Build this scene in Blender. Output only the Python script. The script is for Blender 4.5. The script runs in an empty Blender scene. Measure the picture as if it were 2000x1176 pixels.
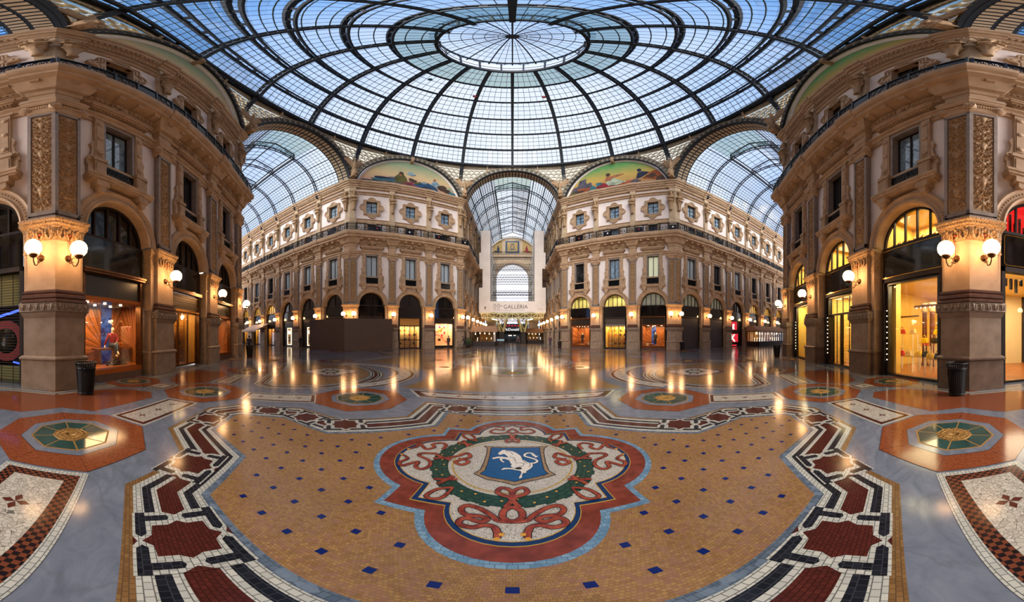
import bpy, math, random
from math import sin, cos, tan, pi, radians, sqrt, atan2, asin, acos, hypot
from mathutils import Vector, Matrix
random.seed(11)
SC = bpy.context.scene
COL = SC.collection
AX, BX = 7.25, 18.926            # half width of an arm, distance of an arm mouth from the centre
CAM = (0.0, -16.6145, 1.7496)

# ------------------------------------------------------------------ materials
def lin(c):
    if isinstance(c, str):
        c = tuple(int(c[i:i+2], 16)/255 for i in (0, 2, 4))
        c = tuple(x/12.92 if x <= .04045 else ((x+.055)/1.055)**2.4 for x in c)
    return (c[0], c[1], c[2], 1)

class NT:
    def __init__(s, name):
        s.m = bpy.data.materials.new(name); s.m.use_nodes = True
        s.t = s.m.node_tree; s.t.nodes.clear()
    def n(s, typ, **kw):
        nd = s.t.nodes.new(typ)
        for k, v in kw.items():
            if k.startswith('i_'):
                key = k[2:]; key = int(key) if key.isdigit() else key.replace('_', ' ')
                nd.inputs[key].default_value = v
            else: setattr(nd, k, v)
        return nd
    def l(s, a, b): s.t.links.new(a, b)
    def coord(s, scale=(1, 1, 1), rot=0, kind='Object'):
        tc = s.n('ShaderNodeTexCoord'); mp = s.n('ShaderNodeMapping')
        mp.inputs['Scale'].default_value = scale; mp.inputs['Rotation'].default_value = (0, 0, rot)
        s.l(tc.outputs[kind], mp.inputs['Vector']); return mp.outputs['Vector']
    def mix(s, f, a, b, bt='MIX'):
        m = s.n('ShaderNodeMix', data_type='RGBA', blend_type=bt)
        for sock, v in ((m.inputs[0], f), (m.inputs[6], a), (m.inputs[7], b)):
            if hasattr(v, 'is_linked'): s.l(v, sock)
            elif isinstance(v, (int, float)): sock.default_value = v
            else: sock.default_value = lin(v)
        return m.outputs[2]
    def out(s, sh): o = s.n('ShaderNodeOutputMaterial'); s.l(sh, o.inputs['Surface']); return s.m

FS = .3
def mat(name, c, r=.6, c2=None, ns=2.5, lo=.35, hi=.65, bump=0, bs=25, metal=0, spec=.5, kind='noise', em=0, emc=None, det=6):
    t = NT(name); p = t.n('ShaderNodeBsdfPrincipled')
    p.inputs['Roughness'].default_value = r; p.inputs['Metallic'].default_value = metal
    p.inputs['Specular IOR Level'].default_value = spec
    p.inputs['Base Color'].default_value = lin(c)
    if c2 or bump: v = t.coord()
    if c2:
        nz = t.n('ShaderNodeTexNoise', i_Scale=ns, i_Detail=det, i_Roughness=.6); t.l(v, nz.inputs['Vector'])
        mr = t.n('ShaderNodeMapRange'); mr.inputs[1].default_value = lo; mr.inputs[2].default_value = hi
        t.l(nz.outputs[0], mr.inputs[0])
        t.l(t.mix(mr.outputs[0], c, c2), p.inputs['Base Color'])
    if bump:
        if kind == 'carve':
            vo = t.n('ShaderNodeTexVoronoi', i_Scale=bs, feature='SMOOTH_F1'); t.l(v, vo.inputs['Vector']); h = vo.outputs['Distance']
        else:
            n2 = t.n('ShaderNodeTexNoise', i_Scale=bs, i_Detail=3.0); t.l(v, n2.inputs['Vector']); h = n2.outputs[0]
        b = t.n('ShaderNodeBump', i_Strength=bump, i_Distance=.05); t.l(h, b.inputs['Height']); t.l(b.outputs[0], p.inputs['Normal'])
    if em:
        p.inputs['Emission Color'].default_value = lin(emc or c); p.inputs['Emission Strength'].default_value = em
    return t.out(p.outputs[0])

def emit(name, c, s):
    t = NT(name); e = t.n('ShaderNodeEmission', i_Strength=s); e.inputs[0].default_value = lin(c); return t.out(e.outputs[0])

def glass(name, tint='ffffff', gl=.08, rough=.02):
    t = NT(name); tr = t.n('ShaderNodeBsdfTransparent'); tr.inputs[0].default_value = lin(tint)
    g = t.n('ShaderNodeBsdfGlossy', i_Roughness=rough); fr = t.n('ShaderNodeLayerWeight', i_Blend=.25)
    mr = t.n('ShaderNodeMapRange'); mr.inputs[3].default_value = gl; mr.inputs[4].default_value = .4
    t.l(fr.outputs['Fresnel'], mr.inputs[0])
    mx = t.n('ShaderNodeMixShader'); t.l(mr.outputs[0], mx.inputs[0]); t.l(tr.outputs[0], mx.inputs[1]); t.l(g.outputs[0], mx.inputs[2])
    return t.out(mx.outputs[0])

def tiles(name, cols, mortar, w, h, rough=.16, noise=None, rot=0, ms=.0022):
    """small square-cut tesserae: brick texture in floor metres"""
    t = NT(name); p = t.n('ShaderNodeBsdfPrincipled', i_Roughness=rough); p.inputs['Specular IOR Level'].default_value = FS
    v = t.coord(rot=rot)
    b = t.n('ShaderNodeTexBrick', offset=.5, i_Scale=1.0, i_Mortar_Size=ms, i_Mortar_Smooth=.1, i_Bias=0.0, i_Brick_Width=w, i_Row_Height=h)
    t.l(v, b.inputs['Vector']); b.inputs['Color1'].default_value = lin(cols[0]); b.inputs['Color2'].default_value = lin(cols[1]); b.inputs['Mortar'].default_value = lin(mortar)
    c = b.outputs['Color']
    if noise:
        wn = t.n('ShaderNodeTexVoronoi', i_Scale=1/w*.8); t.l(v, wn.inputs['Vector'])
        sp = t.n('ShaderNodeSeparateColor'); t.l(wn.outputs['Color'], sp.inputs[0])
        mr = t.n('ShaderNodeMapRange'); mr.inputs[1].default_value = .55; mr.inputs[2].default_value = .8; mr.inputs[4].default_value = .55; t.l(sp.outputs[0], mr.inputs[0])
        c = t.mix(mr.outputs[0], c, noise)
        n3 = t.n('ShaderNodeTexNoise', i_Scale=1.3, i_Detail=4.0); t.l(v, n3.inputs['Vector'])
        m3 = t.n('ShaderNodeMapRange'); m3.inputs[3].default_value = .72; m3.inputs[4].default_value = 1.2; t.l(n3.outputs[0], m3.inputs[0])
        c = t.mix(1.0, c, m3.outputs[0], 'MULTIPLY')
    t.l(c, p.inputs['Base Color'])
    return t.out(p.outputs[0])

def crackle(name, c, line, scale, rough=.16, c2=None, lw=.06):
    """irregular tesserae: Voronoi cells with dark joints"""
    t = NT(name); p = t.n('ShaderNodeBsdfPrincipled', i_Roughness=rough); p.inputs['Specular IOR Level'].default_value = FS; v = t.coord()
    e = t.n('ShaderNodeTexVoronoi', i_Scale=scale, feature='DISTANCE_TO_EDGE'); t.l(v, e.inputs['Vector'])
    f = t.n('ShaderNodeTexVoronoi', i_Scale=scale); t.l(v, f.inputs['Vector'])
    sp = t.n('ShaderNodeSeparateColor'); t.l(f.outputs['Color'], sp.inputs[0])
    col = t.mix(sp.outputs[0], c, c2 or c)
    mr = t.n('ShaderNodeMapRange'); mr.inputs[1].default_value = lw*.4; mr.inputs[2].default_value = lw; t.l(e.outputs['Distance'], mr.inputs[0])
    t.l(t.mix(mr.outputs[0], line, col), p.inputs['Base Color'])
    return t.out(p.outputs[0])

def marble(name, c, c2, rough=.15, sc=.8, rot=.6, vein=None):
    t = NT(name); p = t.n('ShaderNodeBsdfPrincipled', i_Roughness=rough); p.inputs['Specular IOR Level'].default_value = FS; v = t.coord(scale=(1, 2.2, 1), rot=rot)
    n = t.n('ShaderNodeTexNoise', i_Scale=sc*2, i_Detail=9.0, i_Roughness=.65, i_Distortion=1.6); t.l(v, n.inputs['Vector'])
    mr = t.n('ShaderNodeMapRange'); mr.inputs[1].default_value = .3; mr.inputs[2].default_value = .7; t.l(n.outputs[0], mr.inputs[0])
    col = t.mix(mr.outputs[0], c, c2)
    w = t.n('ShaderNodeTexWave', i_Scale=sc*.55, i_Distortion=14.0, i_Detail=6.0); t.l(v, w.inputs['Vector'])
    m2 = t.n('ShaderNodeMapRange'); m2.inputs[1].default_value = .0; m2.inputs[2].default_value = .04; m2.inputs[3].default_value = .3; m2.inputs[4].default_value = 0; t.l(w.outputs['Fac'], m2.inputs[0])
    col = t.mix(m2.outputs[0], col, vein or '59595e')
    t.l(col, p.inputs['Base Color']); return t.out(p.outputs[0])

def checker(name, a, b, s, rough=.18):
    t = NT(name); p = t.n('ShaderNodeBsdfPrincipled', i_Roughness=rough); p.inputs['Specular IOR Level'].default_value = FS; v = t.coord()
    c = t.n('ShaderNodeTexChecker', i_Scale=s); t.l(v, c.inputs['Vector']); c.inputs[1].default_value = lin(a); c.inputs[2].default_value = lin(b)
    t.l(c.outputs[0], p.inputs['Base Color']); return t.out(p.outputs[0])

def rays(name, a, b, n=46, rough=.35):
    """wood strips running out from the object's own origin like sun rays"""
    t = NT(name); p = t.n('ShaderNodeBsdfPrincipled', i_Roughness=rough)
    v = t.coord(); s = t.n('ShaderNodeSeparateXYZ'); t.l(v, s.inputs[0])
    h = t.n('ShaderNodeMath', operation='ADD'); t.l(s.outputs[0], h.inputs[0]); t.l(s.outputs[1], h.inputs[1])
    at = t.n('ShaderNodeMath', operation='ARCTAN2'); t.l(s.outputs[2], at.inputs[0]); t.l(h.outputs[0], at.inputs[1])
    mu = t.n('ShaderNodeMath', operation='MULTIPLY'); mu.inputs[1].default_value = n/2; t.l(at.outputs[0], mu.inputs[0])
    fl = t.n('ShaderNodeMath', operation='FLOOR'); t.l(mu.outputs[0], fl.inputs[0])
    w = t.n('ShaderNodeTexWhiteNoise', noise_dimensions='1D'); t.l(fl.outputs[0], w.inputs['W'])
    t.l(t.mix(w.outputs['Value'], a, b), p.inputs['Base Color']); return t.out(p.outputs[0])

M = {}
M['stone'] = mat('tan_stone', 'b4987a', .7, '9f8466', 1.6, bump=.12, bs=30)
M['stone2'] = mat('pale_stone', 'bba588', .65, 'a69072', 1.2, bump=.08, bs=20)
M['carve'] = mat('carved_stone', 'b79670', .7, '917350', 7, bump=.9, bs=16, kind='carve')
M['carvefine'] = mat('fine_carved_stone', 'b49670', .7, '91734e', 12, bump=.8, bs=34, kind='carve')
M['grey'] = mat('grey_stone', '8f8279', .5, '7b7068', 2.5, bump=.05)
M['stucco'] = mat('white_stucco', 'e2d9d4', .85, 'd8cdc8', .8, bump=.04, bs=40)
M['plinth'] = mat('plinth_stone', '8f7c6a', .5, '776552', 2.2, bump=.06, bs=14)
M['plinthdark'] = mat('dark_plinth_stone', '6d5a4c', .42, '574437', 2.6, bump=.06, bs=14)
M['brown'] = mat('brown_marble', '47302a', .3, '5b3f36', 5)
M['friezegrey'] = mat('carved_grey_band', '8f7f70', .6, '6e5f50', 16, bump=.3, bs=40)
M['iron'] = mat('black_iron', '15161a', .4, metal=.6)
M['steel'] = mat('blue_grey_steel', '2b333b', .6, '232930', 3, spec=.3)
M['steel2'] = mat('dark_steel', '23272c', .6, spec=.3)
M['lap'] = mat('glass_lap', '44626e', .5)
M['dark'] = mat('dark_timber_frame', '1d1614', .6, '271d19', 4, spec=.25)
M['black'] = mat('black_glass_panel', '0b0a0b', .06, spec=.6)
M['blind'] = mat('window_blind', 'a7b5bd', .5, '93a3ad', 6)
M['pane'] = mat('dark_window_pane', '10151a', .03, spec=.9)
M['paneblue'] = mat('window_pane', '8ba3b2', .04, '51697c', 2.2, spec=.9)  # blue-grey of reflected sky put into the pane's base colour
M['shop'] = glass('shop_glass', 'f4f2ee', .04)
M['roofglass'] = glass('roof_glass', 'e9f1f8', .02, .1)
M['roofglassg'] = glass('greenish_roof_glass', 'c3d2c9', .02, .1)
M['bronze'] = mat('bronze_trim', '6d4a2c', .3, '583a22', 5, metal=.7)
M['gold'] = mat('gold_trim', 'b98a3c', .25, metal=.9)
M['lattice'] = mat('cast_lattice', 'b7ac97', .7, '978e7c', 6)
M['latback'] = mat('lattice_band', 'b0a896', .7, '948c7b', 6, bump=.4, bs=12)
M['eagle'] = mat('eagle_stone', 'b89a78', .75, '937757', 6, bump=.4, bs=18)
M['spandrelglass'] = glass('frosted_spandrel_glass', 'f0e8cf', .04, .2)
M['globe'] = emit('lit_globe', (1, .54, .23), 30)
M['copper'] = mat('copper_cord', '9a4a22', .4, metal=.6)
M['skin'] = mat('skin', 'b98468', .6)
M['plastic'] = mat('mannequin_ivory', 'd8c9ae', .4)
M['wood'] = mat('wood', '7a4a26', .4, '5b3317', 3)
M['woodray'] = rays('ray_wood_veneer', 'b4703a', '3e1e0c', 80)
M['woodfloor'] = mat('warm_wood_floor', 'a5622c', .3, '7d4519', 2)
M['blue'] = mat('blue_mountain_picture', '1f4a9a', .5, '0b1c48', 1.6)
M['cream'] = mat('cream_wall', 'd9b45c', .7)
M['cream2'] = mat('pale_cream_wall', 'd8c79a', .7)
M['white'] = mat('white_paint', 'd8d5d0', .6)
M['awn'] = mat('awning_canvas', '8c6a4f', .8, '7a5b43', 5)
M['hoard'] = mat('brown_hoarding', '4a372b', .5, '43312a', 1.5)
M['cover'] = mat('white_scaffold_sheet', 'd3c9bf', .7, 'c9bdb2', .6, bump=.1, bs=2)
M['greenleaf'] = mat('leaf', '27401f', .6, '142411', 20)

# ------------------------------------------------------------------ mesh builder
class MB:
    def __init__(s): s.v = []; s.f = []; s.m = []; s.s = []
    def add(s, vs, fs, m=0, sm=False):
        o = len(s.v); s.v += [tuple(p) for p in vs]
        for f in fs: s.f.append([i+o for i in f]); s.m.append(m); s.s.append(sm)
    def box(s, x0, x1, y0, y1, z0, z1, m=0):
        s.add([(x0,y0,z0),(x1,y0,z0),(x1,y1,z0),(x0,y1,z0),(x0,y0,z1),(x1,y0,z1),(x1,y1,z1),(x0,y1,z1)],
              [(0,3,2,1),(4,5,6,7),(0,1,5,4),(1,2,6,5),(2,3,7,6),(3,0,4,7)], m)
    def beam(s, a, b, w, h, up=(0,0,1), m=0):
        a = Vector(a); b = Vector(b); d = (b-a)
        if d.length < 1e-6: return
        d.normalize(); u = Vector(up); sd = d.cross(u)
        if sd.length < 1e-4: sd = d.cross(Vector((1,0,0)))
        sd.normalize(); u = sd.cross(d)
        c = [sd*(i*w/2)+u*(j*h/2) for i, j in ((-1,-1),(1,-1),(1,1),(-1,1))]
        s.add([a+q for q in c]+[b+q for q in c], [(0,1,2,3),(7,6,5,4),(0,4,5,1),(1,5,6,2),(2,6,7,3),(3,7,4,0)], m)
    def path(s, pts, w, h, up=(0,0,1), m=0):
        for a, b in zip(pts[:-1], pts[1:]): s.beam(a, b, w, h, up(a) if callable(up) else up, m)
    def prism(s, poly, y0, y1, m=0):
        """polygon in x,z pulled along y; y0 is the front"""
        n = len(poly)
        s.add([(x,y0,z) for x,z in poly]+[(x,y1,z) for x,z in poly], [list(range(n)), list(range(2*n-1,n-1,-1))]+[(i,n+i,n+(i+1)%n,(i+1)%n) for i in range(n)], m)
    def hprism(s, poly, z0, z1, m=0):
        n = len(poly)
        s.add([(x,y,z0) for x,y in poly]+[(x,y,z1) for x,y in poly], [list(range(n-1,-1,-1)), list(range(n,2*n))]+[(i,(i+1)%n,n+(i+1)%n,n+i) for i in range(n)], m)
    def loft(s, rings, m=0, sm=False, caps=True, closed=True):
        n = len(rings[0]); fs = []
        for k in range(len(rings)-1):
            for i in range(n if closed else n-1):
                j = (i+1) % n; fs.append((k*n+i, k*n+j, (k+1)*n+j, (k+1)*n+i))
        if caps: fs += [list(range(n-1,-1,-1)), [(len(rings)-1)*n+i for i in range(n)]]
        s.add([p for r in rings for p in r], fs, m, sm)
    def frame(s, outer, inner, y0, y1, m=0):
        """frame between two loops in x,z (same count); front at y0, back at y1"""
        n = len(outer); q = [(x,y0,z) for x,z in outer]+[(x,y0,z) for x,z in inner]+[(x,y1,z) for x,z in outer]+[(x,y1,z) for x,z in inner]
        fs = []
        for i in range(n):
            j = (i+1) % n
            fs += [(i,j,n+j,n+i), (i,2*n+i,2*n+j,j), (n+i,n+j,3*n+j,3*n+i)]
        s.add(q, fs, m)
    def lathe(s, prof, seg=16, c=(0,0,0), m=0, sm=True):
        s.loft([[(c[0]+r*cos(2*pi*i/seg), c[1]+r*sin(2*pi*i/seg), c[2]+z) for i in range(seg)] for r, z in prof], m, sm)
    def tube(s, pts, r, seg=6, m=0, sm=True):
        pts = [Vector(p) for p in pts]; rings = []; up = Vector((.31,.17,.93))
        for i, p in enumerate(pts):
            d = (pts[min(i+1,len(pts)-1)]-pts[max(i-1,0)]).normalized()
            a = d.cross(up)
            if a.length < .05: a = d.cross(Vector((1,0,0)))
            a.normalize(); b = a.cross(d); rr = r[i] if isinstance(r, (list,tuple)) else r
            rings.append([p+a*(rr*cos(2*pi*k/seg))+b*(rr*sin(2*pi*k/seg)) for k in range(seg)])
        s.loft(rings, m, sm)
    def ball(s, c, r, seg=16, m=0, sq=1.0):
        n = seg//2
        s.lathe([(max(r*sin(pi*i/n), 1e-4), -r*sq*cos(pi*i/n)) for i in range(n+1)], seg, c, m)
    def mesh(s, name, mats):
        me = bpy.data.meshes.new(name); me.from_pydata(s.v, [], s.f)
        for x in (mats if isinstance(mats, (list,tuple)) else [mats]): me.materials.append(M[x] if isinstance(x, str) else x)
        me.polygons.foreach_set('material_index', s.m); me.polygons.foreach_set('use_smooth', s.s); me.update(); return me
    def build(s, name, mats, parent=None, mx=None): return obj(name, s.mesh(name, mats), parent, mx)

def obj(name, data, parent=None, mx=None):
    o = bpy.data.objects.new(name, data); COL.objects.link(o)
    if parent is not None: o.parent = parent
    if mx is not None: o.matrix_local = mx
    return o
def tag(o, label, cat, group=None, kind=None):
    o['label'] = label; o['category'] = cat
    if group: o['group'] = group
    if kind: o['kind'] = kind
    return o
def thing(name, label, cat, mx=None, group=None, kind=None):
    return tag(obj(name, None, None, mx), label, cat, group, kind)
def T(x, y, z=0, a=0, s=1): return Matrix.Translation((x, y, z)) @ Matrix.Rotation(a, 4, 'Z') @ Matrix.Scale(s, 4)
ORD = ['first','second','third','fourth','fifth','sixth','seventh','eighth','ninth','tenth']
def arc(cx, cz, r, a0, a1, n): return [(cx+r*cos(a0+(a1-a0)*i/n), cz+r*sin(a0+(a1-a0)*i/n)) for i in range(n+1)]
def skin(verts, edges, rad, sub=1, name='body', mats=('skin',), root=0):
    me = bpy.data.meshes.new(name); me.from_pydata(verts, edges, []); o = bpy.data.objects.new(name, me); COL.objects.link(o)
    o.modifiers.new('s', 'SKIN'); sv = me.skin_vertices[0].data
    for i, r in enumerate(rad): sv[i].radius = (r, r) if not isinstance(r, tuple) else r
    for x in sv: x.use_root = False
    sv[root].use_root = True
    sb = o.modifiers.new('b', 'SUBSURF'); sb.levels = sub; sb.render_levels = sub
    m2 = bpy.data.meshes.new_from_object(o.evaluated_get(bpy.context.evaluated_depsgraph_get()))
    bpy.data.objects.remove(o); m2.name = name; m2.materials.clear()
    for x in mats: m2.materials.append(M[x] if isinstance(x, str) else x)
    m2.polygons.foreach_set('use_smooth', [True]*len(m2.polygons)); return m2
def remesh(mb, name, mats, voxel):
    me = mb.mesh(name, mats); o = bpy.data.objects.new(name, me); COL.objects.link(o)
    r = o.modifiers.new('r', 'REMESH'); r.mode = 'VOXEL'; r.voxel_size = voxel; r.use_smooth_shade = True
    m2 = bpy.data.meshes.new_from_object(o.evaluated_get(bpy.context.evaluated_depsgraph_get()))
    bpy.data.objects.remove(o); m2.name = name; m2.materials.clear()
    for x in (mats if isinstance(mats, (list,tuple)) else [mats]): m2.materials.append(M[x])
    return m2
# ------------------------------------------------------------------ facades
# local axes of a facade: x to the right as one faces it, y into the wall, z up; y=0 is the front of the piers
LEN = 16.512
FAC = {'A': ((-AX,-BX), 135), 'D': ((BX,-AX), 225), 'B': ((-BX,AX), 45), 'C': ((AX,BX), -45),
       'L': ((-BX,AX), 0), 'R': ((BX,AX), 0), 'FL': ((-AX,BX), 90), 'FR': ((AX,BX), -90), 'NL': ((-AX,-BX), 90), 'NR': ((AX,-BX), -90)}
NAME = {'A': 'the near corner building with the red-coat window display', 'D': 'the near corner building with the yellow handbag shop', 'B': 'the far corner building behind the brown hoarding',
        'C': 'the far corner building with two dressed mannequins', 'L': 'the long left arcade wall', 'R': 'the long right arcade wall',
        'FL': 'the central arcade wall left of the scaffold', 'FR': 'the central arcade wall right of the scaffold',
        'NL': 'the near left edge wall', 'NR': 'the near right edge wall'}
SHORT = {'A': 'red-coat corner building', 'D': 'handbag-shop corner building', 'B': 'hoarding corner building', 'C': 'two-mannequin corner building',
         'L': 'left arcade wall', 'R': 'right arcade wall', 'FL': 'central arcade left wall', 'FR': 'central arcade right wall', 'NL': 'near left edge wall', 'NR': 'near right edge wall'}
SIDE = {'A': 'near_left', 'D': 'near_right', 'B': 'far_left', 'C': 'far_right', 'L': 'left_arm', 'R': 'right_arm', 'FL': 'centre_arm_left', 'FR': 'centre_arm_right', 'NL': 'edge_left', 'NR': 'edge_right'}
def FM(k, u=0, y=0, z=0): (x, yy), a = FAC[k]; return T(x, yy, 0, radians(a)) @ Matrix.Translation((u, y, z))
PIL = [2.9505+2.6525, 2.9505+2.6525+5.306]
if True:
    DI = dict(bays=[2.9505, 8.256, 13.5615], pil=PIL, u0=0, u1=LEN, m0=1, m1=1)
    def arm(n, sg): return dict(bays=[sg*2.95]+[sg*(8.1+5*i) for i in range(n-1)], pil=[sg*(5.6+5*i) for i in range(n)], u0=min(0, sg*(5.6+5*(n-1)+.7)), u1=max(0, sg*(5.6+5*(n-1)+.7)), m0=1 if sg > 0 else 0, m1=1 if sg < 0 else 0)
    LAY = {'A': DI, 'B': DI, 'C': DI, 'D': DI, 'L': arm(6, -1), 'R': arm(6, 1), 'FL': arm(6, 1), 'FR': arm(6, -1), 'NL': arm(2, -1), 'NR': arm(2, 1)}
    for q in ('FL','FR'): LAY[q]['pil'] = LAY[q]['pil'][:-1]
C8, S8, T8 = cos(radians(22.5)), sin(radians(22.5)), tan(radians(22.5))
def flat(w, t=.62): return lambda o: [(-w-o,-o), (w+o,-o), (w+o,t), (-w-o,t)]
def corner(w, t=.62):
    def f(o):
        L = w+o
        r = (C8*L+S8*o, S8*L-C8*o); rb = (C8*L-S8*t, S8*L+C8*t)
        return [(-r[0], r[1]), (0, -o/C8), r, rb, (0, t/C8), (-rb[0], rb[1])]
    return f
def stack(mb, fn, lv, m=0): mb.loft([[(x, y, z) for x, y in fn(o)] for z, o in lv], m)
def relief_grid(w, h, z0, seed, dep=.085, nx=40, nz=300):
    """carved candelabra ornament: a mirrored height field of scrolls, leaves, vases and rosettes"""
    rnd = random.Random(seed); el = []; z = .22; k = 0
    while z < h-.35:
        t = (k+seed) % 4; k += 1
        if t == 0: el += [('ring',.42,z+.12,.10),('ring',.55,z+.34,.07),('leaf',.28,z+.3,.2,.7),('leaf',.7,z+.1,.14,-.6)]; z += .48
        elif t == 1: el += [('vase',0,z+.16,.17),('leaf',.45,z+.22,.2,.5),('ring',.6,z+.08,.075),('dot',.72,z+.36,.045)]; z += .5
        elif t == 2: el += [('ring',.34,z+.1,.085),('ring',.68,z+.2,.075),('leaf',.2,z+.34,.18,1.0),('leaf',.52,z+.38,.16,.3),('dot',0,z+.1,.07)]; z += .5
        else: el += [('dot',0,z+.12,.11),('leaf',.3,z+.02,.2,-.8),('leaf',.34,z+.26,.2,.9),('ring',.66,z+.14,.09),('bar',.55,z+.4,.025)]; z += .48
    def hgt(x, z):
        a = abs(x); v = .4*math.exp(-(a/.028)**2)
        for e in el:
            cz = e[2]
            if abs(cz-z) > .3: continue
            dx = a-e[1]*w*.5; dz = z-cz; d = hypot(dx, dz); r = e[3]
            if e[0] == 'ring': q = max(math.exp(-((d-r)/.02)**2), .9*math.exp(-(d/.028)**2))
            elif e[0] == 'dot': q = sqrt(max(0, 1-(d/r)**2))
            elif e[0] == 'vase': q = sqrt(max(0, 1-(a/(.07+.09*(.5+dz*2.2)))**2)) if abs(dz) < .17 else 0
            elif e[0] == 'bar': q = math.exp(-(dz/r)**2) if a < e[1]*w*.5 else 0
            else:
                c, s = cos(e[4]), sin(e[4]); p, n = dx*c+dz*s, -dx*s+dz*c
                q = (1-abs(n)/(.055*max(.05, 1-(p/r)**2)))*(.6+.4*abs(sin(p*40))) if abs(p) < r*.95 and abs(n) < .055*(1-(p/r)**2) else 0
            v = max(v, q)
        return v*max(0, min(1, (w/2-a)*16, z*8, (h-z)*8))*dep
    return [[(-w/2+w*i/nx, -hgt(-w/2+w*i/nx, h*j/nz), z0+h*j/nz) for i in range(nx+1)] for j in range(nz+1)]
def add_grid(mb, g, tr, m=0):
    n = len(g[0]); mb.add([tr(*p) for r in g for p in r], [(k*n+i, k*n+i+1, (k+1)*n+i+1, (k+1)*n+i) for k in range(len(g)-1) for i in range(n-1)], m, True)
def wing(sg, off):   # maps a flat panel centred at distance off along one wing of a corner
    if sg > 0: return lambda x, y, z: (C8*(off+x)-S8*y, S8*(off+x)+C8*y, z)
    return lambda x, y, z: (-C8*(off-x)+S8*y, S8*(off-x)+C8*y, z)
ident = lambda x, y, z: (x, y, z)
def volutes(mb, w, z, tr, y=-.06):
    for sg in (-1, 1):
        for r, d in ((.24, .0), (.17, -.05), (.09, -.09)):
            n = 14; ring = [(sg*w+r*cos(2*pi*i/n), z+r*sin(2*pi*i/n)) for i in range(n)]
            mb.add([tr(x, y+d, q) for x, q in ring]+[tr(x, y+.16, q) for x, q in ring], [list(range(n))]+[(i, n+i, n+(i+1) % n, (i+1) % n) for i in range(n)], 0)
    for i in range(9):
        x = -w*.7+w*1.4*i/8; c = tr(x, y+.02, z+.02); mb.ball(c, .075, 8, 0, 1.3)
PM = {}
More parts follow.
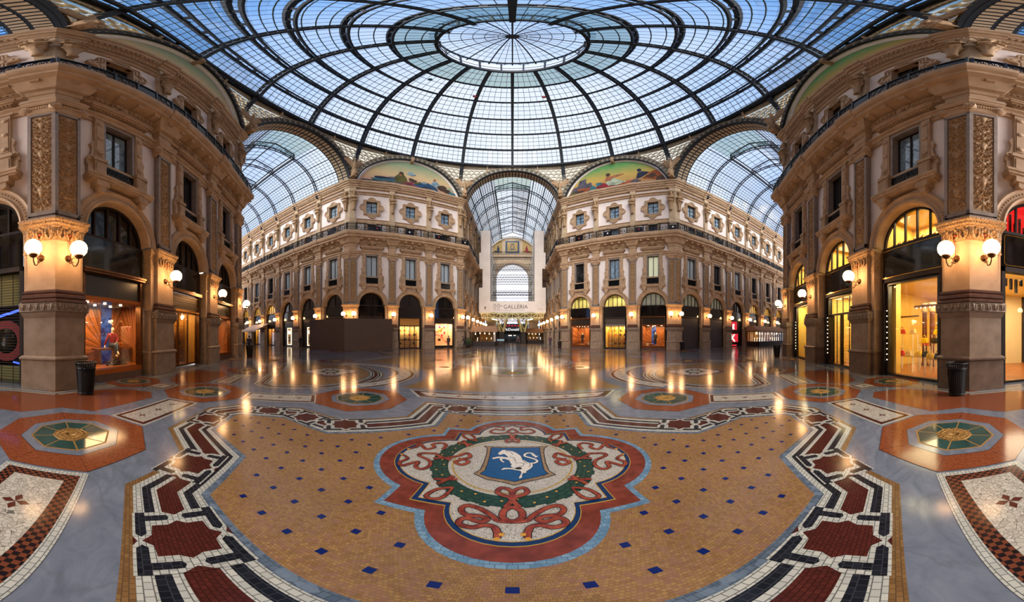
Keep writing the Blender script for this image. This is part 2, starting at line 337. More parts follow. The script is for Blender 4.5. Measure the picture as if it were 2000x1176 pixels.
def pier_meshes():
    for kind, P, J, sh, cw in (('flat', flat(.70), flat(1.06, .8), flat(.60), None), ('corner', corner(1.12), corner(1.36, .8), corner(1.02), 1)):
        a = MB(); stack(a, P, [(0,.04), (.95,.04), (.99,.1), (1.04,.1), (1.1,.02)]); stack(a, J, [(0,-.16), (1.0,-.16), (1.04,-.2)]); PM[kind,'plinth'] = a.mesh('plinth', 'plinth'); PM[kind,'plinth_d'] = a.mesh('plinth', 'plinthdark')
        a = MB(); stack(a, P, [(1.05,-.02), (2.32,-.02), (2.42,.03), (2.5,.06)]); stack(a, J, [(1.04,-.2), (2.9,-.2)]); PM[kind,'dado'] = a.mesh('dado', 'plinth')
        a = MB(); stack(a, P, [(2.5,.06), (2.52,.1), (2.8,.1), (2.84,.05)]); 
        def palm(tr, x0, x1, n, y):
            for i in range(n):
                x = x0+(x1-x0)*(i+.5)/n; r = (x1-x0)/n*.36
                a.tube([tr(x+r*cos(t), y, 2.66+.1*sin(t)) for t in [2*pi*j/10 for j in range(11)]], .018, 5); a.tube([tr(x, y, 2.57), tr(x, y-.01, 2.75)], [.03,.02], 5)
                for s in (-1, 1): a.tube([tr(x, y, 2.58), tr(x+s*r*.5, y-.01, 2.64), tr(x+s*r*.35, y, 2.72)], .016, 4)
            for z in (2.545, 2.775): a.tube([tr(x0, y, z), tr(x1, y, z)], .016, 4)
        if cw: palm(wing(1, .6), -.62, .6, 5, -.1); palm(wing(-1, .6), -.6, .62, 5, -.1)
        else: palm(ident, -.78, .78, 6, -.1); palm(lambda x, y, z: (.7-y, x, z), -.08, .6, 3, -.1); palm(lambda x, y, z: (-.7+y, x, z), -.08, .6, 3, -.1)
        PM[kind,'frieze_band'] = a.mesh('frieze_band', 'friezegrey')
        a = MB(); stack(a, sh, [(2.83,.12), (2.9,.12), (2.94,.06), (2.97,.1), (3.05,.1), (3.1,.03), (3.14,.06), (3.2,.06), (3.24,-.02)]); PM[kind,'base_moulding'] = a.mesh('base_moulding', 'brown')
        a = MB(); stack(a, sh, [(3.2,-.04), (4.88,-.04), (4.9,0), (4.94,0)]); stack(a, J, [(2.9,-.2), (4.55,-.2), (4.58,-.17), (4.62,-.17)]); PM[kind,'shaft'] = a.mesh('shaft', 'stone')
        a = MB(); stack(a, sh, [(4.94,-.02), (5.42,.02)]); stack(a, J, [(4.62,-.19), (5.4,-.17)])
        stack(a, sh, [(5.42,.03), (5.46,.06), (5.5,.06), (5.54,.13), (5.6,.13), (5.66,.19), (5.74,.19), (5.76,.1)]); stack(a, J, [(5.4,-.16), (5.5,-.12), (5.6,-.05), (5.72,-.05)])
        def cap(tr, w):
            for i in range(3):
                x = -w*.62+w*.62*i
                for sg in (-1, 1): a.tube([tr(x+sg*(.02+.1*sin(t*2.4)), -.05, 4.98+.36*t) for t in (0, .3, .55, .8, 1)], [.035,.045,.04,.05,.02], 5)
                a.ball(tr(x, -.05, 5.36), .05, 8)
            n = int(w*2/.08)
            for i in range(n): x = -w+.04+i*2*w/n; a.ball(tr(x, -.12, 5.57), .035, 6)
        if cw: cap(wing(1, .5), .5); cap(wing(-1, .5), .5)
        else: cap(ident, .6)
        PM[kind,'capital'] = a.mesh('capital', 'carvefine')
        # upper order
        U, zb, zt = (flat(.49) if not cw else corner(.98)), 5.78, 11.85
        a = MB(); stack(a, U, [(zb,-.02), (zb+.12,-.02), (zb+.18,-.1), (zt,-.1)])
        def bord(tr, w):
            for x0, x1, z0, z1 in ((-w,-w+.12,zb+.2,zt-.02), (w-.12,w,zb+.2,zt-.02), (-w,w,zb+.2,zb+.34), (-w,w,zt-.16,zt-.02)):
                vs = [tr(x, y, z) for z in (z0, z1) for x, y in ((x0,.03), (x1,.03), (x1,.14), (x0,.14))]
                a.add(vs, [(0,1,5,4), (1,2,6,5), (3,0,4,7), (4,5,6,7), (0,3,2,1)])
        if cw: bord(wing(1, .49), .48); bord(wing(-1, .49), .48)
        else: bord(ident, .48)
        PM[kind,'pilaster_shaft'] = a.mesh('pilaster_shaft', 'grey')
        a = MB(); g = relief_grid(.70, zt-zb-.56, zb+.36, 3)
        if cw:
            add_grid(a, g, lambda x, y, z: wing(1, .49)(x, y+.095, z)); add_grid(a, relief_grid(.70, zt-zb-.56, zb+.36, 8), lambda x, y, z: wing(-1, .49)(x, y+.095, z))
        else: add_grid(a, g, lambda x, y, z: (x, y+.095, z))
        PM[kind,'relief_panel'] = a.mesh('relief_panel', 'carve0')
        a = MB(); stack(a, U, [(zt,-.06), (zt+.1,.0), (zt+.5,.05), (zt+.62,.02)])
        if cw: volutes(a, .5, zt+.42, wing(1, .52)); volutes(a, .5, zt+.42, wing(-1, .52))
        else: volutes(a, .5, zt+.42, ident)
        stack(a, U, [(zt+.62,.1), (zt+.72,.16), (zt+.86,.16), (zt+.9,.2), (zt+1.02,.2), (zt+1.04,.02)])
        PM[kind,'pilaster_capital'] = a.mesh('ionic_capital', 'stone')
        a = MB(); stack(a, U, [(12.88,-.04), (13.6,-.04), (13.64,.02), (13.95,.05), (14.0,.2), (14.7,.5)]); PM[kind,'corbel'] = a.mesh('corbel_block', 'stone')
        V = flat(.42) if not cw else corner(.9)
        a = MB(); stack(a, V, [(15.6,-.1), (17.2,-.1), (17.25,-.04), (17.9,-.04), (17.95,-.12), (22.35,-.12), (22.4,-.05), (23.25,-.05)]); PM[kind,'attic_pilaster'] = a.mesh('attic_pilaster', 'stone2')
M['carve0'] = mat('carved_relief', 'b0926c', .7, '86694a', 14)
pier_meshes()
def herm_mesh():
    """half-length stone figure growing out of a tapered pedestal, arms folded, carrying a scroll on its head"""
    a = MB(); prof = [(0,.20,.12),(.12,.24,.15),(.3,.19,.12),(.9,.24,.16),(1.25,.30,.24),(1.4,.42,.34),(1.62,.36,.30),(1.85,.31,.25),(2.1,.36,.28),(2.32,.42,.28),(2.45,.36,.22),(2.52,.17,.15),(2.6,.11,.12),(2.66,.16,.19),(2.8,.19,.22),(2.95,.17,.2),(3.02,.22,.2),(3.1,.3,.24),(3.24,.34,.26)]
    n = 26
    a.loft([[(rx*cos(2*pi*i/n)*(1+(.1*sin(5*2*pi*i/n+z*3) if 1.2 < z < 1.9 else 0)), -.12+ry*sin(2*pi*i/n)*(1+(.1*sin(7*2*pi*i/n+z*4) if 1.2 < z < 1.9 else 0)), z) for i in range(n)] for z, rx, ry in prof], 0, True)
    for s in (-1, 1):
        a.tube([(s*.40,-.16,2.36), (s*.5,-.24,2.1), (s*.46,-.4,1.92), (s*.1,-.46,2.0), (-s*.14,-.42,2.06)], [.11,.1,.09,.075,.06], 8)
        a.tube([(s*.16,-.2,3.16), (s*.34,-.2,3.14), (s*.4,-.2,3.02), (s*.3,-.2,2.96)], .07, 6)
    a.tube([(-.4,-.3,1.7), (-.2,-.44,1.5), (.1,-.46,1.46), (.42,-.3,1.6)], .1, 7)
    a.tube([(-.07,-.3,2.78), (.07,-.3,2.78)], .03, 5); a.ball((0,-.36,2.76), .045, 8)
    return remesh(a, 'herm_figure', 'carvefine2', .03)
M['carvefine2'] = mat('statue_stone', 'ab8e6a', .7, '8a6e4e', 6, bump=.25, bs=30)
HERM = herm_mesh()
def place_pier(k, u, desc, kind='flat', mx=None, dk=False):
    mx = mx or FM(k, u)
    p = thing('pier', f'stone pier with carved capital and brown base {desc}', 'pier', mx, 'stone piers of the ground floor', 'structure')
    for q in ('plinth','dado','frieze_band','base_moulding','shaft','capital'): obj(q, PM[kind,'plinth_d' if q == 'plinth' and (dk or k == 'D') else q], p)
    p = thing('pilaster', f'tall pilaster with carved relief panels {desc}', 'pilaster', mx, 'relief pilasters', 'structure')
    for q, n in (('pilaster_shaft','shaft'),('relief_panel','relief_panel'),('pilaster_capital','ionic_capital'),('corbel','corbel'),('attic_pilaster','attic_pilaster')): obj(n, PM[kind,q], p)
# ---- bay pieces
def arch_mesh():
    a = MB(); pr = [(2.17,.42),(2.17,.2),(2.08,.13),(1.98,.2),(1.78,.2),(1.7,.12),(1.62,.17),(1.6,.3),(1.6,.8)]
    a.loft([[(r*cos(t), y, 5.78+r*sin(t)) for r, y in pr] for t in [pi*i/36 for i in range(37)]], 0, False, False, False)
    n = 40
    for i in range(n): t = pi*(i+.5)/n; a.ball((1.88*cos(t), .2, 5.78+1.88*sin(t)), .045, 6)
    return a.mesh('archivolt', 'stone')
ARCH = arch_mesh()
W = {}
def window_meshes():
    a = MB()
    for s in (-1, 1):
        x = lambda p, q: (min(s*p, s*q), max(s*p, s*q))
        for (p, q, y0, y1, z0, z1) in ((.84,1.24,.2,.45,9.5,12.6), (.90,1.18,.17,.3,9.75,12.3), (.8,1.32,.1,.45,8.45,9.36), (.86,1.26,.07,.2,8.58,9.22), (.76,1.4,.05,.45,9.34,9.52), (1.3,1.55,.2,.45,8.45,9.1), (.78,1.32,-.06,.4,7.84,8.12)):
            x0, x1 = x(p, q); a.box(x0, x1, y0, y1, z0, z1)
        for z in (9.95, 11.0, 12.1):
            a.lathe([(0,0),(.13,0),(.13,.03),(.07,.05),(0,.06)], 12, (0,0,0)); v = a.v[-60:]; a.v[-60:] = [(s*1.04+q[0], .17-q[2], z+q[1]) for q in v]
        pts = [(s*1.24,9.12),(s*1.6,9.12),(s*1.58,9.5),(s*1.42,9.75),(s*1.34,10.2),(s*1.42,10.5),(s*1.3,10.75),(s*1.24,10.7)]
        a.prism(pts if s < 0 else pts[::-1], .24, .45)
        a.tube([(s*(1.46+.11*cos(t)),.22,9.5+.11*sin(t)) for t in [2*pi*i/10 for i in range(11)]], .035, 5)
        a.prism([(s*(.9),7.84),(s*1.2,7.84),(s*1.2,7.6),(s*1.1,7.52),(s*.96,7.56)][::s], -.02, .35)
    a.box(-.82, .82, .3, .5, 9.36, 9.5)
    a.box(-1.36, 1.36, .16, .45, 12.58, 12.72); a.box(-1.28, 1.28, .2, .45, 12.72, 13.28)
    for z0, z1, o in ((13.26,13.36,.12),(13.36,13.46,.22),(13.46,13.6,.3),(13.6,13.68,.34)): a.box(-1.24-o, 1.24+o, .22-o, .45, z0, z1)
    for i in range(18): x = -1.28+i*.15; a.box(x, x+.08, .02, .2, 13.28, 13.36)
    for z0, z1, o in ((8.12,8.2,.26),(8.2,8.34,.32),(8.34,8.46,.36)): a.box(-1.3-o, 1.3+o, .24-o, .45, z0, z1)
    W['surround'] = a.mesh('stone_surround', 'stone')
    a = MB()
    for s in (-1, 1):
        a.tube([(s*(.25+.95*t), .14, 13.72+.42*(1-t)**1.3+.05*sin(t*9)) for t in [i/10 for i in range(11)]], [.12-.006*i for i in range(11)], 7)
        for cx, r in ((.42,.17),(.72,.12)): a.tube([(s*(cx+r*cos(t)), .1, 13.78+r*.6+r*sin(t)) for t in [2*pi*i/12 for i in range(13)]], .05, 5)
    a.ball((0,.12,14.05), .26, 12, 0, 1.15); a.ball((0,.02,14.08), .13, 10); a.ball((0,.12,14.36), .1, 8)
    a.box(-1.25, 1.25, .18, .42, 13.66, 13.78)
    W['ornament'] = a.mesh('carved_pediment', 'carvefine2')
    a = MB(); a.box(-.8, .8, .3, .33, 8.48, 8.54); a.box(-.8, .8, .3, .33, 9.3, 9.36)
    for i in range(17): x = -.76+i*.095; a.box(x-.02, x+.02, .3, .33, 8.5, 9.34)
    for i in range(8):
        for z in (8.72, 9.1): a.tube([(-.7+i*.2+.08*cos(t), .29, z+.1*sin(t)) for t in [2*pi*q/8 for q in range(9)]], .016, 4)
    a.box(-.82, .82, .4, .43, 8.46, 9.36)
    W['grille'] = a.mesh('balcony_grille', 'iron')
    a = MB()
    for s in (-1, 1): a.box(min(s*.7,s*.86), max(s*.7,s*.86), .26, .8, 9.5, 12.5)
    a.box(-.86, .86, .26, .8, 12.36, 12.58)
    W['architrave'] = a.mesh('grey_architrave', 'grey')
    a = MB()
    for x0, x1, z0, z1 in ((-.7,-.63,9.5,12.38),(.63,.7,9.5,12.38),(-.04,.04,9.5,12.38),(-.7,.7,12.3,12.38),(-.7,.7,9.5,9.6)): a.box(x0, x1, .6, .68, z0, z1)
    W['sash'] = a.mesh('sash_frame', 'dark')
    for nm, m in (('pane','paneblue'),('panelit','panelit'),('paneblind','blind'),('panedark','pane')):
        a = MB(); a.box(-.7, .7, .66, .70, 9.5, 12.4); W[nm] = a.mesh('glass_pane', m)
    # eight-curved window of the attic floor
    def outer(t, k):
        c, s = cos(t), sin(t); hx, hz = 1.12*k, 1.28*k
        d = min(hx/abs(c) if abs(c) > 1e-6 else 9, hz/abs(s) if abs(s) > 1e-6 else 9)
        for bx, bz, r in ((hx-.05,0,.52*k),(-hx+.05,0,.52*k),(0,hz-.08,.56*k),(0,-hz+.08,.56*k)):   # bulges
            b = c*bx+s*bz; q = b*b-(bx*bx+bz*bz-r*r)
            if q > 0: d = max(d, b+sqrt(q))
        return d*c, 19.9+d*s
    def inner(t):
        c, s = cos(t), sin(t); d = min(.72/abs(c) if abs(c) > 1e-6 else 9, 1.0/abs(s) if abs(s) > 1e-6 else 9); return d*c, 19.9+d*s
    ts = [2*pi*i/120+.001 for i in range(120)]
    a = MB()
    lp = [[outer(t, k) for t in ts] for k in (1, .93, .86, .78)]
    a.frame(lp[0], lp[1], .18, .42); a.frame(lp[1], lp[2], .25, .42); a.frame(lp[2], lp[3], .2, .42)
    inn = [inner(t) for t in ts]; mid = [((p[0]*.55+q[0]*.45), (p[1]*.55+q[1]*.45)) for p, q in zip(lp[3], inn)]
    a.frame(lp[3], mid, .28, .42); a.frame(mid, inn, .22, .8)
    W['qframe'] = a.mesh('lobed_stone_frame', 'stone')
    a = MB(); a.box(-.72,.72,.6,.66,18.9,18.97); a.box(-.72,.72,.6,.66,20.83,20.9); a.box(-.05,.05,.6,.66,18.9,20.9); a.box(-.72,-.65,.6,.66,18.9,20.9); a.box(.65,.72,.6,.66,18.9,20.9); a.box(-.72,.72,.61,.64,19.55,19.58); a.box(-.72,.72,.61,.64,20.2,20.23)
    W['qsash'] = a.mesh('sash_frame', 'dark')
    for nm, m in (('qpane','paneblue'),('qpanedark','pane')):
        a = MB(); a.box(-.72,.72,.66,.7,18.9,20.9); W[nm] = a.mesh('glass_pane', m)
    a = MB()
    for s in (-1, 1):
        a.box(min(s*.6,s*.82), max(s*.6,s*.82), .2, .8, 15.6, 17.25); a.box(min(s*1.0,s*1.85), max(s*1.0,s*1.85), .32, .42, 15.95, 17.05, 1)
    a.box(-.82,.82,.2,.8,17.12,17.3)
    W['dframe'] = a.mesh('door_surround', ['stone','stucco'])
    for nm, m in (('dpane','paneblue'),('dpanedark','pane')):
        a = MB(); a.box(-.6,.6,.66,.7,15.6,17.15); a.box(-.03,.03,.62,.67,15.6,17.15,1); W[nm] = a.mesh('door_pane', [m,'dark'])
M['panelit'] = mat('lit_blind_pane', 'c8d2b8', .4, em=.25, emc='d8d8b0')
window_meshes()
NW = [0]
def place_bay(k, i, u, first=True):
    n = NW[0] = NW[0]+1; mx = FM(k, u); s = SHORT[k]; o = ORD[i]
    side = 'from the corner' if k not in 'ABCD' else 'from its left end'
    w = thing(f'trim_{n}', f'round stone archivolt, {o} {side}, {NAME[k]}', 'arch', mx, 'round arches over the shops', 'structure'); obj('archivolt', ARCH, w)
    rnd = random.Random(n*7+1)
    pn = {'A':'panedark','D':'panedark','B':'paneblind','C':'pane'}.get(k) or rnd.choice(['panedark','pane','panedark','paneblind'])
    if k == 'C' and i == 2: pn = 'panelit'
    if k == 'C' and i == 0: pn = 'panedark'
    if k == 'A' and i == 0: pn = 'pane'
    if k == 'D' and i == 2: pn = 'pane'
    w = thing(f'window_{n}', f'tall window with carved pediment above arch, {o} {side}, {s}', 'window', mx, 'pedimented first-floor windows', 'structure')
    sv = obj('stone_surround', W['surround'], w); obj('carved_pediment', W['ornament'], sv); obj('balcony_grille', W['grille'], w); obj('grey_architrave', W['architrave'], w); obj('glass_pane', W[pn], obj('sash_frame', W['sash'], w))
    w = thing(f'window_attic_{n}', f'small lobed attic window above the railing, {o} {side}, {s}', 'window', mx, 'lobed attic windows', 'structure')
    obj('lobed_frame', W['qframe'], w); obj('glass_pane', W['qpanedark' if k in 'AD' else 'qpane'], obj('sash_frame', W['qsash'], w))
    w = thing(f'door_{n}', f'low balcony door behind the railing, {o} {side}, {s}', 'door', mx, 'balcony doors', 'structure')
    obj('door_surround', W['dframe'], w); obj('door_pane', W['dpanedark' if rnd.random() < .5 else 'dpane'], w)
def facade_wall(k):
    L = LAY[k]; a = MB(); edges = sorted([L['u0'], L['u1']]+L['pil'])
    if k in ('L','FR','NL'): edges = sorted(edges)
    bays = sorted(L['bays'])
    def rect(x0, x1, z0, z1, m=0):
        if x1-x0 > 1e-4: a.add([(x0,.4,z0),(x1,.4,z0),(x1,.4,z1),(x0,.4,z1)], [(0,1,2,3)], m)
    for b in bays:
        x0 = max(e for e in edges if e < b); x1 = min(e for e in edges if e > b)
        A = arc(b, 5.78, 1.9, pi, 0, 24)
        rect(x0, b-1.9, 5.6, 8.2); rect(b+1.9, x1, 5.6, 8.2)
        for p, q in zip(A[:-1], A[1:]): a.add([(p[0],.4,p[1]),(q[0],.4,q[1]),(q[0],.4,8.2),(p[0],.4,8.2)], [(0,1,2,3)])
        rect(x0, x1, 8.2, 9.5)
        for z0, z1, h, m in ((9.5,12.4,.7,0),(15.6,17.15,.6,1),(18.9,20.9,.72,0)): rect(x0, b-h, z0, z1, m); rect(b+h, x1, z0, z1, m)
        rect(x0, x1, 12.4, 15.6); rect(x0, x1, 17.15, 17.85, 1); rect(x0, x1, 17.85, 18.9); rect(x0, x1, 20.9, 23.2); rect(x0, x1, 23.2, 24.4, 1)
    return a
def trim_mesh(k, prof, res=None, dent=None, mats='stone'):
    L = LAY[k]; a = MB(); u0, u1 = L['u0'], L['u1']
    ring = lambda u, mi, sg, d=0: [(u+(sg*(o+d)*T8 if mi else 0), -(o+d), z) for o, z in prof]
    a.loft([ring(u0, L['m0'], -1), ring(u1, L['m1'], 1)])
    if res:
        w, d = res
        for p in L['pil']: a.loft([ring(p-w, 0, 0, d), ring(p+w, 0, 0, d)])
        if L['m0']: a.loft([ring(u0, 1, -1, d), ring(u0+w*2, 0, 0, d)])
        if L['m1']: a.loft([ring(u1-w*2, 0, 0, d), ring(u1, 1, 1, d)])
    if dent:
        for (st, wd, o0, o1, z0, z1) in dent:
            n = int((u1-u0)/st)
            for i in range(n): x = u0+(i+.5)*(u1-u0)/n; a.box(x-wd/2, x+wd/2, -o1, -o0, z0, z1)
    return a
def railing(k):
    L = LAY[k]; o = .74; u0 = L['u0']-(o*T8 if L['m0'] else 0); u1 = L['u1']+(o*T8 if L['m1'] else 0); 
    if k not in 'ABCD': u0 += .14*L['m0']; u1 -= .14*L['m1']
    n = max(1, round((u1-u0)/1.06)); st = (u1-u0)/n
    r = thing('balcony_railing', f'black cast-iron balcony railing along {NAME[k]}', 'railing', FM(k), None, 'thing')
    a = MB(); a.box(u0, u1, -o-.05, -o+.05, 16.55, 16.63); a.build('top_rail', 'iron', r)
    a = MB(); a.box(u0, u1, -o-.03, -o+.03, 15.68, 15.74); a.box(u0, u1, -o-.02, -o+.02, 16.38, 16.42); a.build('bottom_rail', 'iron', r)
    a = MB(); a.box(-.05, .05, -.05, .05, 15.6, 16.66); a.ball((0,0,16.7), .06, 8); pm = a.mesh('post', 'iron')
    a = MB(); a.box(.08-st/2, st/2-.08, -.02, .02, 15.76, 16.36); a.box(.03-st/2, st/2-.03, -.012, .012, 15.9, 15.94); cm = a.mesh('crest_plate', 'iron'); a = MB()
    for q in range(3):
        cx = st*(q+.5)/3-st/2
        a.tube([(cx+.13*cos(t), 0, 16.06+.26*sin(t)) for t in [2*pi*j/10 for j in range(11)]], .028, 4); a.box(cx-.02, cx+.02, -.015, .015, 15.7, 16.4); a.box(cx+st/6-.018, cx+st/6+.018, -.015, .015, 15.7, 16.4)
    a.box(-st/2, st/2, -.012, .012, 16.04, 16.08); bm = a.mesh('scrolled_panel', 'iron')
    for i in range(n+1): obj('post', pm, r, T(u0+i*st, -o))
    for i in range(n): obj('crest_plate' if i % 4 == 3 else 'scrolled_panel', cm if i % 4 == 3 else bm, r, T(u0+(i+.5)*st, -o))
    if k in 'BC':
        for q, i in enumerate(range(3, n, 4)):
            d = MB(); x = u0+(i+.5)*st; d.lathe([(.13,0),(.13,.02),(0,.03)], 10); d.v = [(x+p[0], -o-.02-p[2], 16.06+p[1]) for p in d.v]; d.build('crest_roundel', 'white' if q % 2 else 'redpaint', r)
M['redpaint'] = mat('red_paint', '8e1f22', .5)
CORN = [(-.5,23.12),(-.08,23.16),(-.05,23.42),(.06,23.46),(.06,23.74),(.22,23.78),(.28,24.0),(.4,24.06),(.45,24.3),(.4,24.42),(-.7,24.46),(-.7,23.12)]
MOLD = [(-.5,22.08),(-.3,22.1),(-.24,22.2),(-.24,22.38),(-.1,22.46),(-.1,22.6),(-.5,22.64)]
STRIP = [(-.5,17.26),(-.26,17.28),(-.2,17.4),(-.24,17.5),(-.24,17.76),(-.16,17.84),(-.16,17.9),(-.5,17.92)]
BALC = [(-.5,13.9),(-.22,13.95),(-.18,14.12),(-.05,14.16),(-.02,14.5),(.55,14.72),(.66,14.76),(.66,14.98),(.78,15.06),(.86,15.2),(.88,15.5),(.84,15.6),(-.7,15.6),(-.7,13.9)]
ARCHI = [(-.5,12.42),(-.3,12.44),(-.28,12.62),(-.22,12.66),(-.2,12.82),(-.08,12.92),(-.08,13.0),(-.5,13.02)]
TN = [100]
for k in FAC:
    L = LAY[k]
    if k in ('NL','NR','L','R','FL','FR','A','B','C','D'):
        w = facade_wall(k).build(f'wall_{SIDE[k]}', ['stucco','stone2'], None, FM(k)); tag(w, f'white stucco and tan stone wall of {NAME[k]}', 'wall', None, 'structure')
        for pr, res, dent, nm, cat in ((CORN,(.6,.1),[(.26,.15,.05,.17,23.52,23.72)],'dentilled stone cornice at the top','cornice'), (MOLD,None,[(.2,.1,.2,.29,22.22,22.36)],'stone string course below the cornice','moulding'),
                              (STRIP,None,None,'stone band under the attic windows','moulding'), (BALC,(.62,.1),[(.95,.3,-.05,.5,14.45,14.72),(.24,.12,-.1,.02,14.2,14.34)],'projecting balcony ledge on brackets','balcony'), (ARCHI,None,None,'stone architrave under the balcony','moulding')):
            TN[0] += 1; o = trim_mesh(k, pr, res, dent).build(f'trim_{TN[0]}', 'stone', None, FM(k)); tag(o, f'{nm} of {NAME[k]}', cat, None, 'structure')
        railing(k)
    for i, u in enumerate(sorted(L['bays'], key=abs) if k not in 'ABCD' else L['bays']): place_bay(k, i, u)
    for i, u in enumerate(sorted(L['pil'], key=abs)):
        place_pier(k, u, f'{ORD[i]} {"from the left end" if k in "ABCD" else "from the corner"}, {SHORT[k]}')
        hm = obj('caryatid_statue', HERM, None, FM(k, u, .0, 19.1)); tag(hm, f'stone half-figure under the cornice, {ORD[i]} {"from the left end" if k in "ABCD" else "from the corner"}, {SHORT[k]}', 'statue', 'stone half-figures of the attic', 'thing')
# the eight corners of the octagon
CORN8 = {'A0': ((-AX,-BX),112.5,'at left end of red-coat building'), 'A1': ((-BX,-AX),157.5,'at right end of red-coat building'), 'B0': ((-BX,AX),22.5,'behind the brown hoarding'),
         'B1': ((-AX,BX),67.5,'at right end of hoarding building'), 'C0': ((AX,BX),-67.5,'at left end of mannequin building'), 'C1': ((BX,AX),-22.5,'at right end of mannequin building'),
         'D0': ((BX,-AX),202.5,'at left end of handbag-shop building'), 'D1': ((AX,-BX),247.5,'at right end of handbag-shop building')}
for c, ((x, y), a, d) in CORN8.items():
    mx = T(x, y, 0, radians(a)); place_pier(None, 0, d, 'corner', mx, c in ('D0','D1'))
    for s in (-1, 1):
        hm = obj('caryatid_statue', HERM, None, mx @ Matrix.Rotation(s*radians(22.5), 4, 'Z') @ Matrix.Translation((s*.58, .02, 19.1)))
        tag(hm, f'stone half-figure on {"right" if s > 0 else "left"} face of pier {d}', 'statue', 'stone half-figures of the attic', 'thing')
# ------------------------------------------------------------------ glass roof
ZC, RHO = 23.75, 20.0
def dome(r, phi, d=0):       # point on the dome at plan radius r, azimuth phi, pushed in by d
    th = asin(min(1, r/RHO)); R = RHO-d
    return Vector((R*sin(th)*cos(phi), R*sin(th)*sin(phi), ZC+R*cos(th)))
def dirn(r, phi): th = asin(min(1, r/RHO)); return Vector((sin(th)*cos(phi), sin(th)*sin(phi), cos(th)))
RR = [18.6, 17.18, 15.4, 13.36, 10.72, 8.12, 5.07]
P0 = pi/2
root = thing('ceiling_dome', 'great glass dome on dark steel ribs over the crossing', 'glass dome', None, None, 'structure')
a = MB(); n = 64; rows = []
for k in range(len(RR)-1):
    for q in range(3): rows.append(RR[k]+(RR[k+1]-RR[k])*q/3)
rows.append(RR[-1])
a.loft([[dome(r, 2*pi*i/n, -.04) for i in range(n)] for r in rows], 0, False, False)
a.build('dome_glass', 'roofglass', root)
a = MB(); a.loft([[dome(r, 2*pi*i/n, -.02) for i in range(n)] for r in (8.0, 7.0, 6.0, 5.1)], 0, False, False); a.build('weathered_glass', 'roofglassg', root)
for i in range(16):
    ph = P0+i*pi/8; a = MB(); tg = Vector((-sin(ph), cos(ph), 0)); N = 26
    rs = [18.75+(5.0-18.75)*(q/N) for q in range(N+1)]
    th = [asin(18.7/20)+(asin(5.05/20)-asin(18.7/20))*q/N for q in range(N+1)]; rs = [20*sin(t) for t in th]
    for q in range(N):
        for d, w, h in ((.05,.32,.08),(.78,.32,.08)):
            a.beam(dome(rs[q], ph, d), dome(rs[q+1], ph, d), w, h, dirn(rs[q], ph))
        for s in (-1, 1):
            p, r = dome(rs[q], ph, .05 if (q % 2) else .78)+tg*s*.09, dome(rs[q+1], ph, .78 if (q % 2) else .05)+tg*s*.09
            a.beam(p, r, .06, .05, tg)
            p, r = dome(rs[q], ph, .78 if (q % 2) else .05)+tg*s*.09, dome(rs[q+1], ph, .05 if (q % 2) else .78)+tg*s*.09
            a.beam(p, r, .06, .05, tg)
    if i % 2:    # ribs over the pier corners run down to the eagles
        e = Vector((19.85*cos(ph), 19.85*sin(ph), 28.2)); t = dome(18.6, ph, .3)
        a.beam(t, e, .5, .42, (cos(ph), sin(ph), .2))
    a.build('dome_rib', 'steel', root)
for k, r in enumerate(RR[:-1]):
    a = MB(); n = 96; pa = lambda d, j: dome(r, 2*pi*j/n, d)
    big = k == 0
    for j in range(n):
        a.beam(pa(.05, j), pa(.05, j+1), .3 if not big else .34, .2 if not big else .5, dirn(r, 2*pi*j/n)); a.beam(pa(.62, j), pa(.62, j+1), .16 if not big else .3, .16, dirn(r, 2*pi*j/n))
        if j % 2 == 0: a.beam(pa(.05, j), pa(.62, j), .34, .14, (0, 0, 1))
        elif k: a.ball(pa(.12, j+.5), .2, 6)
    a.build('ring_truss', 'steel', root)
a = MB(); b = MB()
for k, ni in enumerate((10, 9, 8, 7, 6, 5)):
    r0, r1 = RR[k], RR[k+1]; nr = 4 if k < 4 else 3
    for g in range(16):
        for i in range(1, ni):
            ph = P0+(g+i/ni)*pi/8; rs = [r0+(r1-r0)*q/3 for q in range(4)]
            for p, q in zip(rs[:-1], rs[1:]): a.beam(dome(p, ph), dome(q, ph), .036, .07, dirn(p, ph))
    for q in range(1, nr):
        r = r0+(r1-r0)*q/nr; n = 96
        for j in range(n): b.beam(dome(r, 2*pi*j/n, .03), dome(r, 2*pi*(j+1)/n, .03), .02, .075, dirn(r, 2*pi*j/n).cross(Vector((0,0,1))).cross(dirn(r, 2*pi*j/n)))
a.build('glazing_bars', 'steel2', root); b.build('glass_laps', 'lap', root)
# oculus ring and the raised conical lantern
L0 = thing('ceiling_lantern', 'round glass lantern with radiating spokes crowning the dome', 'roof lantern', None, None, 'structure')
a = MB(); n = 64
a.loft([[(R*cos(2*pi*i/n), R*sin(2*pi*i/n), z) for i in range(n)] for R, z in ((5.0,43.3),(5.2,43.3),(5.25,42.6),(5.0,42.6),(4.95,42.9),(5.0,43.3))], 0, False, False); a.build('oculus_ring', 'steel', L0)
a = MB(); n = 64
for z, R, w in ((46.6,5.15,.2),(46.9,5.15,.08),(44.1,5.0,.07)):
    for i in range(n): a.beam((R*cos(2*pi*i/n), R*sin(2*pi*i/n), z), (R*cos(2*pi*(i+1)/n), R*sin(2*pi*(i+1)/n), z), w, w)
for i in range(16):
    t = P0+(i+.5)*pi/8; c = Vector((cos(t), sin(t), 0))
    a.beam(c*5.0+Vector((0,0,43.2)), c*5.1+Vector((0,0,46.7)), .14, .14, c)
    for s in (-1, 1): tt = t+s*.16; a.beam(c*5.1+Vector((0,0,45.7)), (5.1*cos(tt), 5.1*sin(tt), 46.5), .05, .05)
a.build('lantern_posts', 'steel', L0)
